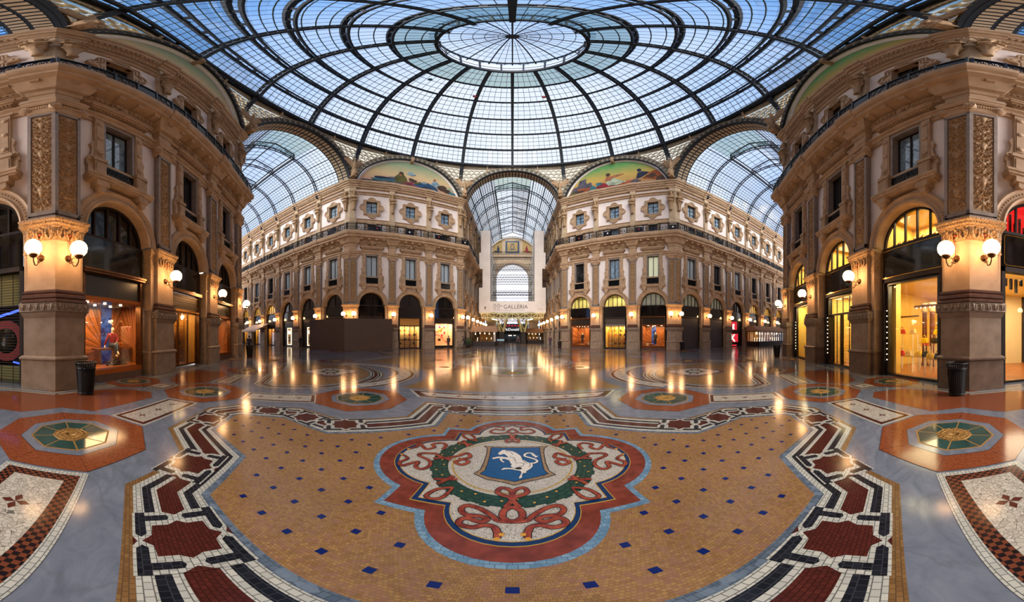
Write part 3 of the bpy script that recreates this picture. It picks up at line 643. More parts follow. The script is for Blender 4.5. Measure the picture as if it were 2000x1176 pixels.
cone = lambda R, t: Vector((R*cos(t), R*sin(t), 49.0-R*.42))
a = MB(); a.loft([[cone(R, 2*pi*i/n)+Vector((0,0,.05)) for i in range(n)] for R in (5.6,3,.1)], 0, False, False); a.build('lantern_glass', 'roofglass', L0)
a = MB()
for i in range(48): t = P0+2*pi*i/48; w = .12 if i % 3 == 0 else .04; a.beam(cone(5.6, t), cone(.5 if i % 3 == 0 else 1.2, t), w, w, (0,0,1))
a.lathe([(.5,0),(.5,.05),(.2,.2)], 20, (0,0,48.62), 0, False); a.build('lantern_spokes', 'steel2', L0)
a = MB()
for R in (1.0, 1.9, 2.7, 3.5, 4.3, 5.1):
    for i in range(n): a.beam(cone(R, 2*pi*i/n), cone(R, 2*pi*(i+1)/n), .05, .05)
a.build('lantern_hoops', 'lap', L0)
# ---- arms: barrel vaults; the vault profile is a circle of radius 7.3 about z = 23.05
VR, VZ = 7.3, 23.05
VA0 = asin((24.3-VZ)/VR); VM = acos(2.9/VR)
def vault(nm, ang, u1, cor, mon, label):
    mx = Matrix.Rotation(ang, 4, 'Z')       # arm runs along local +x from x=BX
    r = thing(nm, label, 'glass vault', mx, None, 'structure')
    pt = lambda x, t, d=0: Vector((x, -(VR-d)*cos(t), VZ+(VR-d)*sin(t)))
    x0 = BX+.3; x1 = BX+u1
    g = MB(); N = 26
    def band(t0, t1, xa, xb, mb, n=10): mb.loft([[pt(xa, t0+(t1-t0)*i/n, -.05) for i in range(n+1)], [pt(xb, t0+(t1-t0)*i/n, -.05) for i in range(n+1)]], 0, False, False, False)
    xm = BX+5.6 if mon else x1
    band(VA0, VM, x0, x1, g); band(pi-VA0, pi-VM, x0, x1, g)
    g.build('vault_glass', 'roofglass', r)
    g = MB(); band(VM, pi-VM, x0, xm, g); g.build('greenish_glass', 'roofglassg', r)
    if mon:
        g = MB(); zb = VZ+VR*sin(VM)
        for s in (-1, 1): g.add([(xm,s*3.0,zb+.9),(x1,s*3.0,zb+.9),(x1,0,zb+2.0),(xm,0,zb+2.0)], [(0,1,2,3)])
        g.build('ridge_glass', 'roofglass', r)
        g = MB()
        for s in (-1, 1):
            g.beam((xm,s*2.9,zb), (x1,s*2.9,zb), .22, .3); g.beam((xm,s*3.0,zb+.9), (x1,s*3.0,zb+.9), .14, .14)
            for i in range(int((x1-xm)/.9)): x = xm+i*.9; g.beam((x,s*3.0,zb+.9), (x,0,zb+2.0), .05, .05)
            for q in (.33, .66): g.beam((xm,s*3.0*(1-q),zb+.9+1.1*q), (x1,s*3.0*(1-q),zb+.9+1.1*q), .05, .05)
        g.beam((xm,0,zb+2.0), (x1,0,zb+2.0), .14, .14)
        i = 0
        while BX+5.6+5*i < x1+.1:
            x = BX+5.6+5*i; i += 1
            for s in (-1, 1):
                g.beam((x,s*3.0,zb+.9), (x,0,zb+2.0), .14, .16); g.beam((x,s*2.9,zb), (x,s*3.0,zb+.9), .12, .12)
                g.path([(x,s*2.9,zb+.1),(x,s*2.3,zb+.7),(x,s*1.4,zb+1.15)], .08, .08)
        g.build('ridge_frame', 'steel', r)
    i = 0; xs = []
    while BX+5.6+5*i < x1+.1: xs.append(BX+5.6+5*i); i += 1
    for x in xs:
        g = MB()
        for q in range(N):
            t0 = VA0+(pi-2*VA0)*q/N; t1 = VA0+(pi-2*VA0)*(q+1)/N
            for d, w in ((.0,.16),(.42,.14)): g.beam(pt(x,t0,d), pt(x,t1,d), .1, w, (1,0,0)) if 0 else g.beam(pt(x,t0,d), pt(x,t1,d), w, .09, pt(0,t0)-Vector((0,0,VZ)))
            g.beam(pt(x,t0,0), pt(x,t0,.42), .08, .08, (1,0,0))
        for s in (0, 1):
            t = VA0 if not s else pi-VA0; g.beam(pt(x,t,.2), pt(x,t,.2)-Vector((0,0,1.0)), .16, .3, (0,1,0))
        g.build('arch_truss', 'steel', r)
    g = MB(); h = MB(); nb = 16
    for s in (0, 1):
        for i in range(1, nb+1):
            t = VA0+(VM-VA0)*i/nb; t = pi-t if s else t; g.beam(pt(x0,t), pt(x1,t), .05 if i % 5 else .12, .07 if i % 5 else .16, pt(0,t)-Vector((0,0,VZ)))
    for i in range(1, 8): t = VM+(pi-2*VM)*i/8; g.beam(pt(x0,t), pt(xm,t), .05, .07, pt(0,t)-Vector((0,0,VZ)))
    m = int((x1-x0)/.62)
    for j in range(m+1):
        x = x0+(x1-x0)*j/m
        for s in (0, 1):
            for i in range(7):
                t0 = VA0+(VM-VA0)*i/7; t1 = VA0+(VM-VA0)*(i+1)/7
                if s: t0, t1 = pi-t0, pi-t1
                h.beam(pt(x,t0,.02), pt(x,t1,.02), .05, .02, pt(0,t0)-Vector((0,0,VZ)))
        if x < xm:
            for i in range(6): t0 = VM+(pi-2*VM)*i/6; t1 = VM+(pi-2*VM)*(i+1)/6; h.beam(pt(x,t0,.02), pt(x,t1,.02), .05, .02, (0,0,1))
    g.build('glazing_bars', 'steel2', r); h.build('glass_laps', 'lap', r)
vault('ceiling_vault', pi/2, 30.6, 'F', True, 'glazed barrel vault of the central arcade above the scaffold')
vault('ceiling_vault', pi, 52, 'L', True, 'glazed barrel vault of the left arcade')
vault('ceiling_vault', 0, 52, 'R', True, 'glazed barrel vault of the right arcade')
vault('ceiling_vault', -pi/2, 11.5, 'N', True, 'corner of glazed barrel vault behind, seen at both top corners')
# ---- the eight big arches under the dome: four arm mouths and four lunettes
def ringband(mb, R, cx, cz, y, hole, n, clip=None, m=0):
    for i in range(n):
        t = pi*(i+.5)/n; x, z = cx+R*cos(t), cz+R*sin(t)
        if z < 24.5: continue
        k = 12; o = [(x+hole*1.7*cos(2*pi*j/k), z+hole*1.7*sin(2*pi*j/k)) for j in range(k)]; q = [(x+hole*cos(2*pi*j/k), z+hole*sin(2*pi*j/k)) for j in range(k)]
        mb.frame(o, q, y-.06, y+.05, m); mb.ball((x, y, z), hole*.45, 6, m)
M['rosette'] = mat('dark_rosette_stone', '5d584f', .7, '4a463f', 8)
def big_arch(mx, R, cz, half, label, lun):
    yf = -.3 if lun else -.45
    r = thing('trim_great_arch', label, 'arch', mx, None, 'structure')
    t0 = asin((24.35-cz)/R); a = MB(); N = 48
    def sweep(mb, prof): mb.loft([[(rr*cos(t), y, cz+rr*sin(t)) for rr, y in prof] for t in [t0+(pi-2*t0)*i/N for i in range(N+1)]], 0, False, False, True)
    sweep(a, [(R+.02,yf-.02),(R+.02,yf+.2),(R-.12,yf+.2),(R-.12,yf)]); a.build('dark_edge', 'steel2', r)
    a = MB(); sweep(a, [(R+.62,yf+.04),(R+.62,.3),(R,.3),(R,yf+.04)]); sweep(a, [(R+.72,yf-.05),(R+.72,.3),(R+.62,.3),(R+.62,yf-.05)]); a.build('pierced_arch_band', 'latback', r); a = MB(); ringband(a, R+.32, 0, cz, yf+.03, .15, int(pi*R/.66)); a.build('arch_rosettes', 'rosette', r)
    if not lun:
        a = MB(); sweep(a, [(R,yf+.2),(R,1.5),(R-.14,1.5),(R-.14,yf+.2)])
        a.build('arch_soffit', 'steel2', r)
        a = MB()
        for i in range(40): t = t0+(pi-2*t0)*(i+.5)/40; c = Vector((cos(t), 0, sin(t))); p = Vector((0,.65,cz))+c*(R-.15); [a.beam(p+Vector((0,q-.3,0)), p+Vector((0,q+.3,0)), .3, .05, c) for q in (-.38, .38)]
        a.build('soffit_panels', 'stone2', r)
    return r, t0
for i, (ang, nm) in enumerate(((0,'far central'),(pi/2,'left'),(-pi/2,'right'),(pi,'rear'))):
    big_arch(Matrix.Rotation(ang, 4, 'Z') @ Matrix.Translation((0, BX-.1, 0)), 7.05, 23.05, AX, f'great pierced stone arch at the mouth of the {nm} arcade', False)
DP = (AX+BX)/sqrt(2)
M['mural0'] = None
def grad(name, c0, c1, c2, z0, z1):
    t = NT(name); p = t.n('ShaderNodeBsdfPrincipled', i_Roughness=.75); v = t.coord(); s = t.n('ShaderNodeSeparateXYZ'); t.l(v, s.inputs[0])
    nz = t.n('ShaderNodeTexNoise', i_Scale=1.2, i_Detail=5.0); t.l(v, nz.inputs['Vector'])
    ad = t.n('ShaderNodeMath', operation='MULTIPLY_ADD'); ad.inputs[1].default_value = 1.6; t.l(nz.outputs[0], ad.inputs[0]); t.l(s.outputs[2], ad.inputs[2])
    mr = t.n('ShaderNodeMapRange'); mr.inputs[1].default_value = z0+.8; mr.inputs[2].default_value = z1+.8; t.l(ad.outputs[0], mr.inputs[0])
    cr = t.n('ShaderNodeValToRGB'); e = cr.color_ramp.elements; e[0].color = lin(c0); e[1].color = lin(c2); m = e.new(.5); m.color = lin(c1); t.l(mr.outputs[0], cr.inputs[0]); t.l(cr.outputs[0], p.inputs['Base Color'])
    return t.out(p.outputs[0])
M['skyB'] = grad('painted_sky_rose', 'b98a78', 'c9b183', '8da383', 24.6, 29.0)
M['skyC'] = grad('painted_sky_green', '9a6a4e', 'b89a4c', '5d9a58', 24.6, 29.0)
for nm, c in (('p_navy','1c2b47'),('p_blue','17507a'),('p_teal','35707e'),('p_olive','5c5a26'),('p_umber','4a3526'),('p_rose','8a3a4e'),('p_red','8a1c28'),('p_orange','a4532a'),('p_pale','a9b8a0'),('p_skyb','8aa9b8'),('p_flesh','a8694a'),('p_slate','565462')): cc = lin(c); M[nm] = mat('painted_'+nm[2:], c, .8, tuple(x*.45 for x in cc[:3]), 1.7)
def blob(cx, cz, rx, rz, n=18, w=.18, seed=1):
    r = random.Random(seed); ph = r.random()*6; return [(cx+rx*cos(t)*(1+w*sin(3*t+ph)), cz+rz*sin(t)*(1+w*cos(2*t+ph))) for t in [2*pi*i/n for i in range(n)]]
MUR = {'B': ('skyB', [('p_slate',[(-7,24.5),(7,24.5),(7,24.75),(3,25.0),(-2,25.1),(-7,24.8)]), ('p_navy',blob(-3.4,25.5,1.7,.5,18,.2,1)), ('p_teal',blob(-3.0,25.35,1.2,.25,18,.2,2)), ('p_olive',[(-2.2,25.1),(-2.3,26.2),(-1.7,27.0),(-1.1,27.1),(-.6,26.2),(-.4,25.1)]), ('p_umber',blob(-1.35,27.2,.34,.26,14,.1,3)), ('p_umber',blob(.2,26.0,.6,.4,14,.25,4)),
              ('p_rose',[(-1.5,25.0),(1.8,24.7),(3,24.75),(1,25.2)]), ('p_blue',[(.3,25.2),(1.2,26.0),(2.6,26.1),(3.9,25.4),(4.2,24.7),(2.0,24.6)]), ('p_skyb',[(2.9,25.9),(3.3,26.7),(3.9,26.8),(4.4,26.1),(3.9,25.6)]), ('p_flesh',blob(3.55,27.0,.22,.26,12,.05,5)), ('p_umber',blob(4.75,25.7,.75,.6,16,.1,6)), ('p_teal',blob(6.2,25.1,1.1,.28,16,.3,7)), ('p_pale',blob(6.1,25.9,.8,.25,14,.3,8)), ('p_skyb',blob(.0,27.3,.6,.3,14,.4,9))]),
       'C': ('skyC', [('p_slate',[(-7.5,24.5),(7,24.5),(7,24.8),(0,24.95),(-4,25.0)]), ('p_slate',[(-7.0,24.6),(-6.2,26.2),(-3.4,26.6),(-3.0,24.8)]), ('p_slate',[(-5.6,26.2),(-5.2,27.4),(-4.2,27.6),(-4.1,26.2)]), ('p_orange',blob(-4.6,25.3,1.0,.5,16,.3,1)), ('p_teal',blob(-3.1,25.3,.5,.4,14,.3,11)), ('p_red',[(-2.6,25.3),(-1.6,25.9),(-.6,25.4),(.6,25.2),(-.3,24.8),(-2.0,24.7)]), ('p_pale',[(-1.2,25.8),(-.1,26.5),(1.5,25.5),(2.2,25.1),(.6,25.0),(-.8,25.1)]), ('p_flesh',[(-1.3,26.1),(-1.1,27.0),(-.5,27.0),(1.4,27.1),(1.35,26.9),(-.3,26.5),(-.4,26.0)]), ('p_umber',blob(-.85,27.4,.33,.36,12,.05,3)),
              ('p_navy',[(3.1,25.6),(3.3,26.8),(3.9,27.0),(4.9,26.7),(4.4,26.2),(3.7,25.7)]), ('p_navy',blob(3.5,27.3,.3,.33,12,.05,4)), ('p_orange',[(3.9,25.5),(5.2,26.8),(6.3,27.1),(7.2,25.4),(6.5,25.0)]), ('p_umber',blob(6.6,25.2,1.0,.5,16,.2,7)), ('p_orange',blob(2.6,25.25,.9,.2,14,.3,8))]),
       'A': ('skyB', []), 'D': ('skyC', [])}
MUR['B'][1].extend([('p_teal',blob(-4.6,25.2,.9,.25,16,.3,21)),('p_slate',blob(-2.6,25.85,.5,.3,12,.3,22)),('p_olive',blob(.9,25.6,.5,.22,12,.3,23)),('p_rose',blob(-.2,25.35,.8,.2,14,.3,24)),('p_navy',blob(2.4,25.0,.9,.3,14,.25,25)),('p_umber',blob(5.5,25.3,.6,.35,14,.3,26)),('p_skyb',blob(1.9,25.9,.5,.18,12,.3,27)),('p_navy',blob(-5.7,24.85,1.0,.2,14,.3,28)),('p_flesh',blob(-1.5,26.6,.2,.18,10,.1,29))])
MUR['C'][1].extend([('p_umber',blob(-5.4,25.1,.9,.35,16,.3,31)),('p_teal',blob(-2.2,25.7,.4,.5,14,.3,32)),('p_orange',blob(1.6,25.0,.9,.2,14,.3,33)),('p_slate',blob(3.0,25.2,.7,.25,14,.3,34)),('p_red',blob(-1.9,25.2,.6,.25,14,.3,35)),('p_pale',blob(.3,25.7,.6,.3,14,.3,36)),('p_umber',blob(5.2,25.9,.7,.35,16,.3,37)),('p_olive',blob(-6.3,24.9,.7,.25,12,.3,38))])
for k, ang in (('B',pi/4),('C',-pi/4),('A',3*pi/4),('D',-3*pi/4)):
    mx = Matrix.Rotation(ang, 4, 'Z') @ Matrix.Translation((0, DP-.1, 0)); R, cz = 7.75, 22.35
    big_arch(mx, R, cz, 8, f'great pierced arch framing the lunette above {NAME[k]}', True)
    m = thing('lunette_mural', {'B':'half-round painted lunette with blue reclining figure, above the hoarding corner','C':'half-round painted lunette with green sky and red cloth, above the mannequin windows','A':'half-round lunette seen edge-on above the red-coat corner building','D':'half-round lunette seen edge-on above the handbag-shop building'}[k], 'mural', mx, None, 'thing')
    t0 = asin((24.4-cz)/R); A = arc(0, cz, R-.3, t0, pi-t0, 40)
    bg, pl = MUR[k]; a = MB(); a.prism(A, .28, .6); a.build('painted_sky', bg, m)
    for q, (pm, poly) in enumerate(pl):
        a = MB(); y = .275-.004*q; a.prism([p for p in poly], y, .29); a.build('painted_figure', pm, m)
    a = MB(); N = 40
    a.loft([[(rr*cos(t), y, cz+rr*sin(t)) for rr, y in ((R-.1,.1),(R-.1,.4),(R-.32,.4),(R-.32,.2))] for t in [t0+(pi-2*t0)*i/N for i in range(N+1)]], 0, False, False); a.build('mural_frame', 'white', m)
    a = MB(); a.prism([(-.17,cz+R-.5),(.17,cz+R-.5),(.22,cz+R+.5),(-.22,cz+R+.5)], -.5, .3); a.ball((0,-.48,cz+R-.3),.16,8); a.build('keystone', 'stone', m)
# pendentives: pierced stone lattice between arches and dome ring
def side_pt(phi):   # plan radius of the octagon in direction phi
    best = 1e9
    for j in range(8):
        ap = BX if j % 2 == 0 else DP; c = cos(phi-j*pi/4)
        if c > .05: best = min(best, ap/c)
    return best-.12
def arch_z(phi):
    j = round(phi/(pi/4)); d = phi-j*pi/4; ap = BX if j % 2 == 0 else DP; x = ap*tan(d)
    R, cz = ((7.05+.72, 23.05) if j % 2 == 0 else (7.75+.72, 22.35))
    return cz+sqrt(max(R*R-x*x, 0)) if abs(x) < R else 24.3
ZT = 31.0
def pend(phi, z):
    t = min(1, max(0, (z-24.2)/(ZT-24.2)))**1.8; r = side_pt(phi)*(1-t)+18.62*t if side_pt(phi) > 18.62 else 18.62-(1-t)*.05
    return Vector((r*cos(phi), r*sin(phi), z))
for c in range(8):
    pc = pi/8+c*pi/4; pc0 = {0: atan2(AX, BX)}.get(c)
    cen = [atan2(AX,BX), atan2(BX,AX), pi-atan2(BX,AX), pi-atan2(AX,BX), pi+atan2(AX,BX), pi+atan2(BX,AX), 2*pi-atan2(BX,AX), 2*pi-atan2(AX,BX)][c]
    lo, hi = c*pi/4, (c+1)*pi/4
    where = ['right arcade and the right far corner','right far corner and the central arcade','central arcade and the left far corner','left far corner and the left arcade','left arcade and the near left corner','near left corner and the rear arcade','rear arcade and the near right corner','near right corner and the right arcade'][c]
    p = thing('pendentive', f'pierced stone lattice spandrel between the {where}', 'lattice spandrel', None, None, 'structure')
    a = MB(); b = MB(); n = 44
    # top band with scrolls
    col = lambda i: lo+(hi-lo)*i/n
    for i in range(n):
        f0, f1 = col(i), col(i+1)
        b.add([pend(f0,min(30.9,max(arch_z(f0)-.3,30.25))), pend(f1,min(30.9,max(arch_z(f1)-.3,30.25))), pend(f1,31.0), pend(f0,31.0)], [(0,1,2,3)])
        if arch_z((f0+f1)/2) < 30.2:
            q = pend((f0+f1)/2, 30.6)*.997; e = Vector((-sin(f0), cos(f0), 0))
            a.path([q+e*(.24*cos(t))+Vector((0,0,.22*sin(t))) for t in [2*pi*j/8 for j in range(9)]], .09, .07, (cos(f0), sin(f0), 0))
    b.build('scroll_band_back', 'latback', p)
    # hexagon lattice with round holes
    hx = .74; row = 0; z = 24.6
    while z < 30.5:
        m = int((hi-lo)*18.9/hx)+1
        for i in range(m+1):
            f = lo+(i+(.5 if row % 2 else 0))*hx/18.9
            if f > hi or arch_z(f) > z+.3: continue
            k = 6; cpt = pend(f, z); e = Vector((-sin(f), cos(f), 0)); big = (row % 3 == 0 and i % 3 == 0)
            R0 = hx*.60; R1 = hx*(.41 if not big else .47)
            if z+R0*.5 > 30.3: continue
            o = []; q = []
            for j in range(12):
                t = 2*pi*j/12+pi/12; h = 1/cos(((t % (pi/3))-pi/6)); v = e*cos(t)+Vector((0,0,1))*sin(t)
                o.append(cpt+v*R0*h*.87); q.append(cpt+v*R1)
            w = cpt.normalized()*-.0; inn = Vector((cos(f), sin(f), 0))*.14
            nn = 12; a.add(o+q+[x+inn for x in q], [(j, (j+1) % nn, nn+(j+1) % nn, nn+j) for j in range(nn)]+[(nn+j, nn+(j+1) % nn, 2*nn+(j+1) % nn, 2*nn+j) for j in range(nn)])
        z += hx*.87; row += 1
    a.build('pierced_lattice', 'lattice', p)
    b = MB()
    for i in range(n):
        f0, f1 = col(i), col(i+1); z0, z1 = arch_z(f0)-.62, arch_z(f1)-.62; g = lambda f, z: pend(f, z)+Vector((cos(f), sin(f), 0))*.18
        if 1: b.add([g(f0,z0), g(f1,z1), g(f1,31.25), g(f0,31.25)], [(0,1,2,3)])
    b.build('frosted_backing', 'spandrelglass', p)
    for s, f in enumerate((lo+.0, lo+pi/16*1.0, hi-pi/16)):
        if s == 0 or True:
            zz = arch_z(f); a = MB(); pts = [Vector(((18.9-.35*t-(.3*sin(t*pi)))*cos(f), (18.9-.35*t-(.3*sin(t*pi)))*sin(f), zz+.1+(31.3-zz)*t)) for t in (0,.3,.6,1)]
            a.path(pts, .2, .2, (cos(f), sin(f), 0)); a.build('stone_bracket', 'stone2', p)
# eagles with spread wings on the eight corners
def eagle_mesh():
    a = MB(); n = 14
    a.loft([[(rx*cos(2*pi*i/n), cy+ry*sin(2*pi*i/n), z) for i in range(n)] for z, rx, ry, cy in ((1.0,.12,.1,0),(1.25,.34,.28,0),(1.7,.42,.34,-.05),(2.1,.34,.3,-.08),(2.4,.2,.2,-.15),(2.6,.19,.22,-.2),(2.8,.12,.14,-.26),(2.86,.02,.02,-.26))], 0, True)
    a.tube([(0,-.4,2.68),(0,-.56,2.64),(0,-.62,2.52)], [.09,.06,.02], 6)
    for s in (-1, 1):
        for q in range(7):
            x0, z0 = .3+.12*q, 1.85+.11*q; x1, z1 = .75+.30*q, 1.35+.22*q
            a.tube([(s*x0,.0,z0), (s*(x0+x1)/2,.05,(z0+z1)/2), (s*x1,.1,z1)], [.15,.14,.05], 6)
        a.tube([(s*.25,-.02,2.0), (s*.9,.0,2.55), (s*1.6,.02,2.95), (s*2.5,.08,3.0)], [.18,.16,.13,.06], 7)
        a.tube([(s*.14,-.1,1.3), (s*.18,-.25,.9), (s*.2,-.3,.75)], .09, 6)
    a.ball((0,.0,.45), .55, 16, 0, 1.05); a.lathe([(.0,0),(.36,0),(.34,.1),(0,.14)], 16, (0,0,0)); v = a.v[-64:]; a.v[-64:] = [(p[0], -.48-p[2], .45+p[1]) for p in v]
    a.tube([(.5*cos(t), -.12, .45+.5*sin(t)) for t in [2*pi*i/16 for i in range(17)]], .09, 6); a.box(-.45,.45,-.25,1.1,-.15,.05); a.box(-.3,.3,.1,1.0,0,1.2)
    return remesh(a, 'stone_eagle', 'eagle', .045)
EAG = eagle_mesh()
for v in EAG.vertices: v.co.x *= .68; v.co.z *= 1.28
for c, ((x, y), ang, d) in CORN8.items():
    o = obj('eagle_statue', EAG, None, T(x, y, 24.64, atan2(y, x)-pi/2) @ Matrix.Translation((0, -1.1, 0)) @ Matrix.Scale(.92, 4)); tag(o, f'stone eagle with spread wings over the cornice {d}', 'statue', 'stone eagles under the dome', 'thing')
SH_O = [(-0.4, 0.503), (-0.352, 0.432), (-0.339, 0.255), (-0.345, 0.017), (-0.363, -0.216), (-0.423, -0.331), (-0.274, -0.444), (-0.102, -0.495), (0.017, -0.561), (0.137, -0.496), (0.304, -0.432), (0.467, -0.364), (0.413, -0.259), (0.403, -0.03), (0.42, 0.269), (0.443, 0.409), (0.499, 0.49)]
SH_I = [(-0.3, 0.462), (-0.296, 0.148), (-0.298, -0.058), (-0.311, -0.246), (-0.353, -0.329), (-0.242, -0.393), (-0.067, -0.447), (0.021, -0.485), (0.117, -0.441), (0.271, -0.387), (0.393, -0.335), (0.36, -0.234), (0.363, -0.005), (0.373, 0.274), (0.388, 0.453)]
BULL = [(-0.193, 0.256), (-0.181, 0.302), (-0.162, 0.333), (-0.146, 0.372), (-0.12, 0.382), (-0.093, 0.388), (-0.097, 0.359), (-0.049, 0.36), (0.004, 0.337), (0.047, 0.295), (0.085, 0.231), (0.111, 0.182), (0.118, 0.128), (0.132, 0.075), (0.165, 0.022), (0.201, -0.02), (0.231, -0.028), (0.239, -0.052), (0.246, -0.101), (0.229, -0.156), (0.201, -0.2), (0.171, -0.233), (0.154, -0.247), (0.163, -0.277), (0.144, -0.293), (0.12, -0.292), (0.107, -0.334), (0.103, -0.4), (0.083, -0.418), (0.068, -0.412), (0.075, -0.383), (0.093, -0.325), (0.103, -0.274), (0.091, -0.239), (0.063, -0.225), (0.023, -0.211), (-0.001, -0.196), (-0.049, -0.189), (-0.094, -0.198), (-0.113, -0.213), (-0.129, -0.206), (-0.122, -0.186), (-0.099, -0.161), (-0.05, -0.16), (-0.005, -0.16), (-0.016, -0.123), (-0.019, -0.085), (-0.005, -0.058), (-0.025, -0.027), (-0.031, 0.017), (-0.045, 0.053), (-0.081, 0.087), (-0.117, 0.096), (-0.134, 0.079), (-0.123, 0.038), (-0.103, 0.011), (-0.1, -0.015), (-0.117, -0.006), (-0.145, 0.029), (-0.162, 0.078), (-0.16, 0.111), (-0.198, 0.109), (-0.24, 0.079), (-0.264, 0.098), (-0.253, 0.122), (-0.201, 0.156), (-0.137, 0.163), (-0.082, 0.144), (-0.046, 0.136), (-0.074, 0.183), (-0.094, 0.231), (-0.122, 0.248), (-0.14, 0.229), (-0.166, 0.219), (-0.187, 0.233)]
TAIL = [(0.23, -0.042), (0.273, -0.035), (0.307, 0.001), (0.299, 0.053), (0.258, 0.098), (0.199, 0.145), (0.162, 0.18), (0.167, 0.235), (0.206, 0.271), (0.253, 0.267), (0.278, 0.227), (0.293, 0.181), (0.31, 0.125)]
TAIL2 = [(0.261, 0.24), (0.283, 0.171), (0.337, 0.162)]
BLINES = [[(-0.086, 0.294), (-0.058, 0.33), (-0.02, 0.295), (0.004, 0.228)], [(-0.037, 0.162), (0.017, 0.119), (0.043, 0.016)], [(0.034, -0.023), (0.093, -0.024), (0.14, -0.046), (0.124, -0.103), (0.073, -0.139)], [(0.205, -0.03), (0.217, -0.089), (0.197, -0.144)], [(0.117, 0.16), (0.139, 0.034), (0.186, -0.048)], [(-0.017, -0.138), (0.016, -0.174), (0.064, -0.193)]]
HOLE = [(0.072, -0.175)]
RIB = [[(0.003, -0.983), (-0.067, -1.041), (-0.076, -1.151), (-0.004, -1.219), (0.069, -1.164), (0.066, -1.055), (0.003, -0.997)], [(-0.01, -1.219), (-0.106, -1.205), (-0.164, -1.13), (-0.273, -1.03), (-0.38, -0.998), (-0.418, -1.064), (-0.366, -1.145), (-0.256, -1.154), (-0.191, -1.193), (-0.244, -1.236), (-0.343, -1.195), (-0.392, -1.244), (-0.373, -1.305), (-0.281, -1.325), (-0.201, -1.281), (-0.125, -1.306), (-0.094, -1.376), (-0.072, -1.402)], [(-0.124, -1.311), (-0.101, -1.388), (-0.1, -1.46)], [(0.003, -0.808), (-0.083, -0.784), (-0.143, -0.714), (-0.106, -0.632), (-0.021, -0.682), (0.003, -0.799)], [(-0.987, 0.104), (-1.179, 0.054), (-1.207, -0.034), (-1.026, -0.133), (-0.974, -0.269), (-1.031, -0.388), (-1.122, -0.351), (-1.145, -0.216), (-1.227, -0.32), (-1.282, -0.398), (-1.347, -0.324), (-1.305, -0.175), (-1.432, -0.092)], [(-0.966, 0.261), (-0.961, 0.423), (-1.054, 0.484), (-1.16, 0.395), (-1.102, 0.301), (-1.197, 0.203), (-1.352, 0.359), (-1.35, 0.221), (-1.422, 0.11)], [(-0.804, 0.044), (-0.703, 0.107), (-0.609, 0.216), (-0.546, 0.1), (-0.646, 0.001), (-0.699, -0.088), (-0.605, -0.141), (-0.545, -0.03), (-0.687, 0.034)], [(0.035, 1.046), (-0.081, 1.109), (-0.023, 1.243), (0.037, 1.261)], [(-0.066, 1.093), (-0.238, 1.031), (-0.373, 1.093), (-0.31, 1.232), (-0.158, 1.198), (-0.179, 1.345), (-0.319, 1.355), (-0.102, 1.384), (-0.009, 1.458)], [(0.025, 0.805), (-0.088, 0.768), (-0.08, 0.665), (0.025, 0.734)], [(-0.548, 0.68), (-0.709, 0.746), (-0.808, 0.893), (-0.719, 0.957), (-0.621, 0.85), (-0.548, 0.68)], [(-0.576, -0.689), (-0.713, -0.764), (-0.778, -0.916), (-0.715, -0.961), (-0.627, -0.906), (-0.58, -0.709)]]
# ------------------------------------------------------------------ mosaic floor
M['f_grey'] = marble('grey_marble', '5e646e', '7a7e87', .13)
M['f_greyd'] = tiles('blue_grey_tesserae', ('4d5a68','5f6b77'), '3c4248', .05, .05, .18, '76838f')
M['f_tan'] = tiles('golden_tesserae', ('9c7748','836039'), '5f4a38', .028, .026, .15, '876050', ms=.0012)
M['f_yel'] = tiles('ochre_tesserae', ('84613a','6f4f2e'), '4f3f2c', .05, .03, .18)
M['f_white'] = crackle('white_mosaic', 'aaa59a', '57534c', 52, .15, '98938a', .06)
M['f_whitebig'] = crackle('large_white_mosaic', 'aba596', '57534b', 21, .15, '968f82', .045)
M['f_wt'] = tiles('white_tesserae', ('a4a398','94958c'), '50504c', .07, .045, .16, ms=.003)
M['f_black'] = tiles('black_tesserae', ('17181d','22242a'), '3d3d40', .06, .05, .14)
M['f_brown'] = tiles('brown_tesserae', ('54261f','47201b'), '2e1613', .045, .03, .15)
M['f_brownp'] = mat('brown_inlay', '54261f', .18)
M['f_check'] = checker('brown_black_checks', '6e3a26', '1d1517', 22)
M['f_orange'] = mat('orange_granite', '8c4a2c', .13, '733a20', 22, det=3)
M['f_orangeg'] = mat('speckled_orange_granite', '8c4a2a', .13, '6b3a26', 30, det=3)
M['f_red'] = mat('red_marble', '7e3a2d', .14, '602a20', 7, bump=0)
M['f_lblue'] = tiles('light_blue_tesserae', ('5e8096','7896a8'), '44586a', .06, .05, .16, '4c6c86')
M['f_navy'] = mat('navy_inlay', '0f2c52', .2)
M['f_dot'] = mat('blue_smalti_tile', '0d1e58', .15)
M['f_ribbon'] = mat('red_ribbon_mosaic', '9a4632', .2, '6a261f', 14, det=2)
M['f_line'] = mat('dark_outline_mosaic', '231a1a', .25)
M['f_green'] = mat('dark_green_mosaic', '16302a', .2, '223f35', 30)
M['f_leaf'] = mat('leaf_green_mosaic', '2c4a3c', .2, '1f382e', 24)
M['f_goldm'] = mat('gold_mosaic', 'a88438', .25)
M['f_berry'] = mat('orange_mosaic', 'c08a34', .25)
M['f_shield'] = crackle('blue_mosaic', '134f7d', '103a5c', 60, .18, '104470', .03)
M['f_buff'] = crackle('buff_mosaic', '9c8162', '4a3a2c', 40, .18, '86694c', .05)
M['f_bull'] = crackle('pale_bull_mosaic', 'c4beb4', '8a857d', 60, .18, 'b3aca2', .04)
M['f_glass'] = mat('sea_green_glass', '233d36', .08, '30504a', 2, spec=.6)
M['f_brass'] = mat('brass_grille', '80602f', .5, metal=.35, spec=.3)
M['f_dark'] = mat('grille_dark', '120e0b', .6)
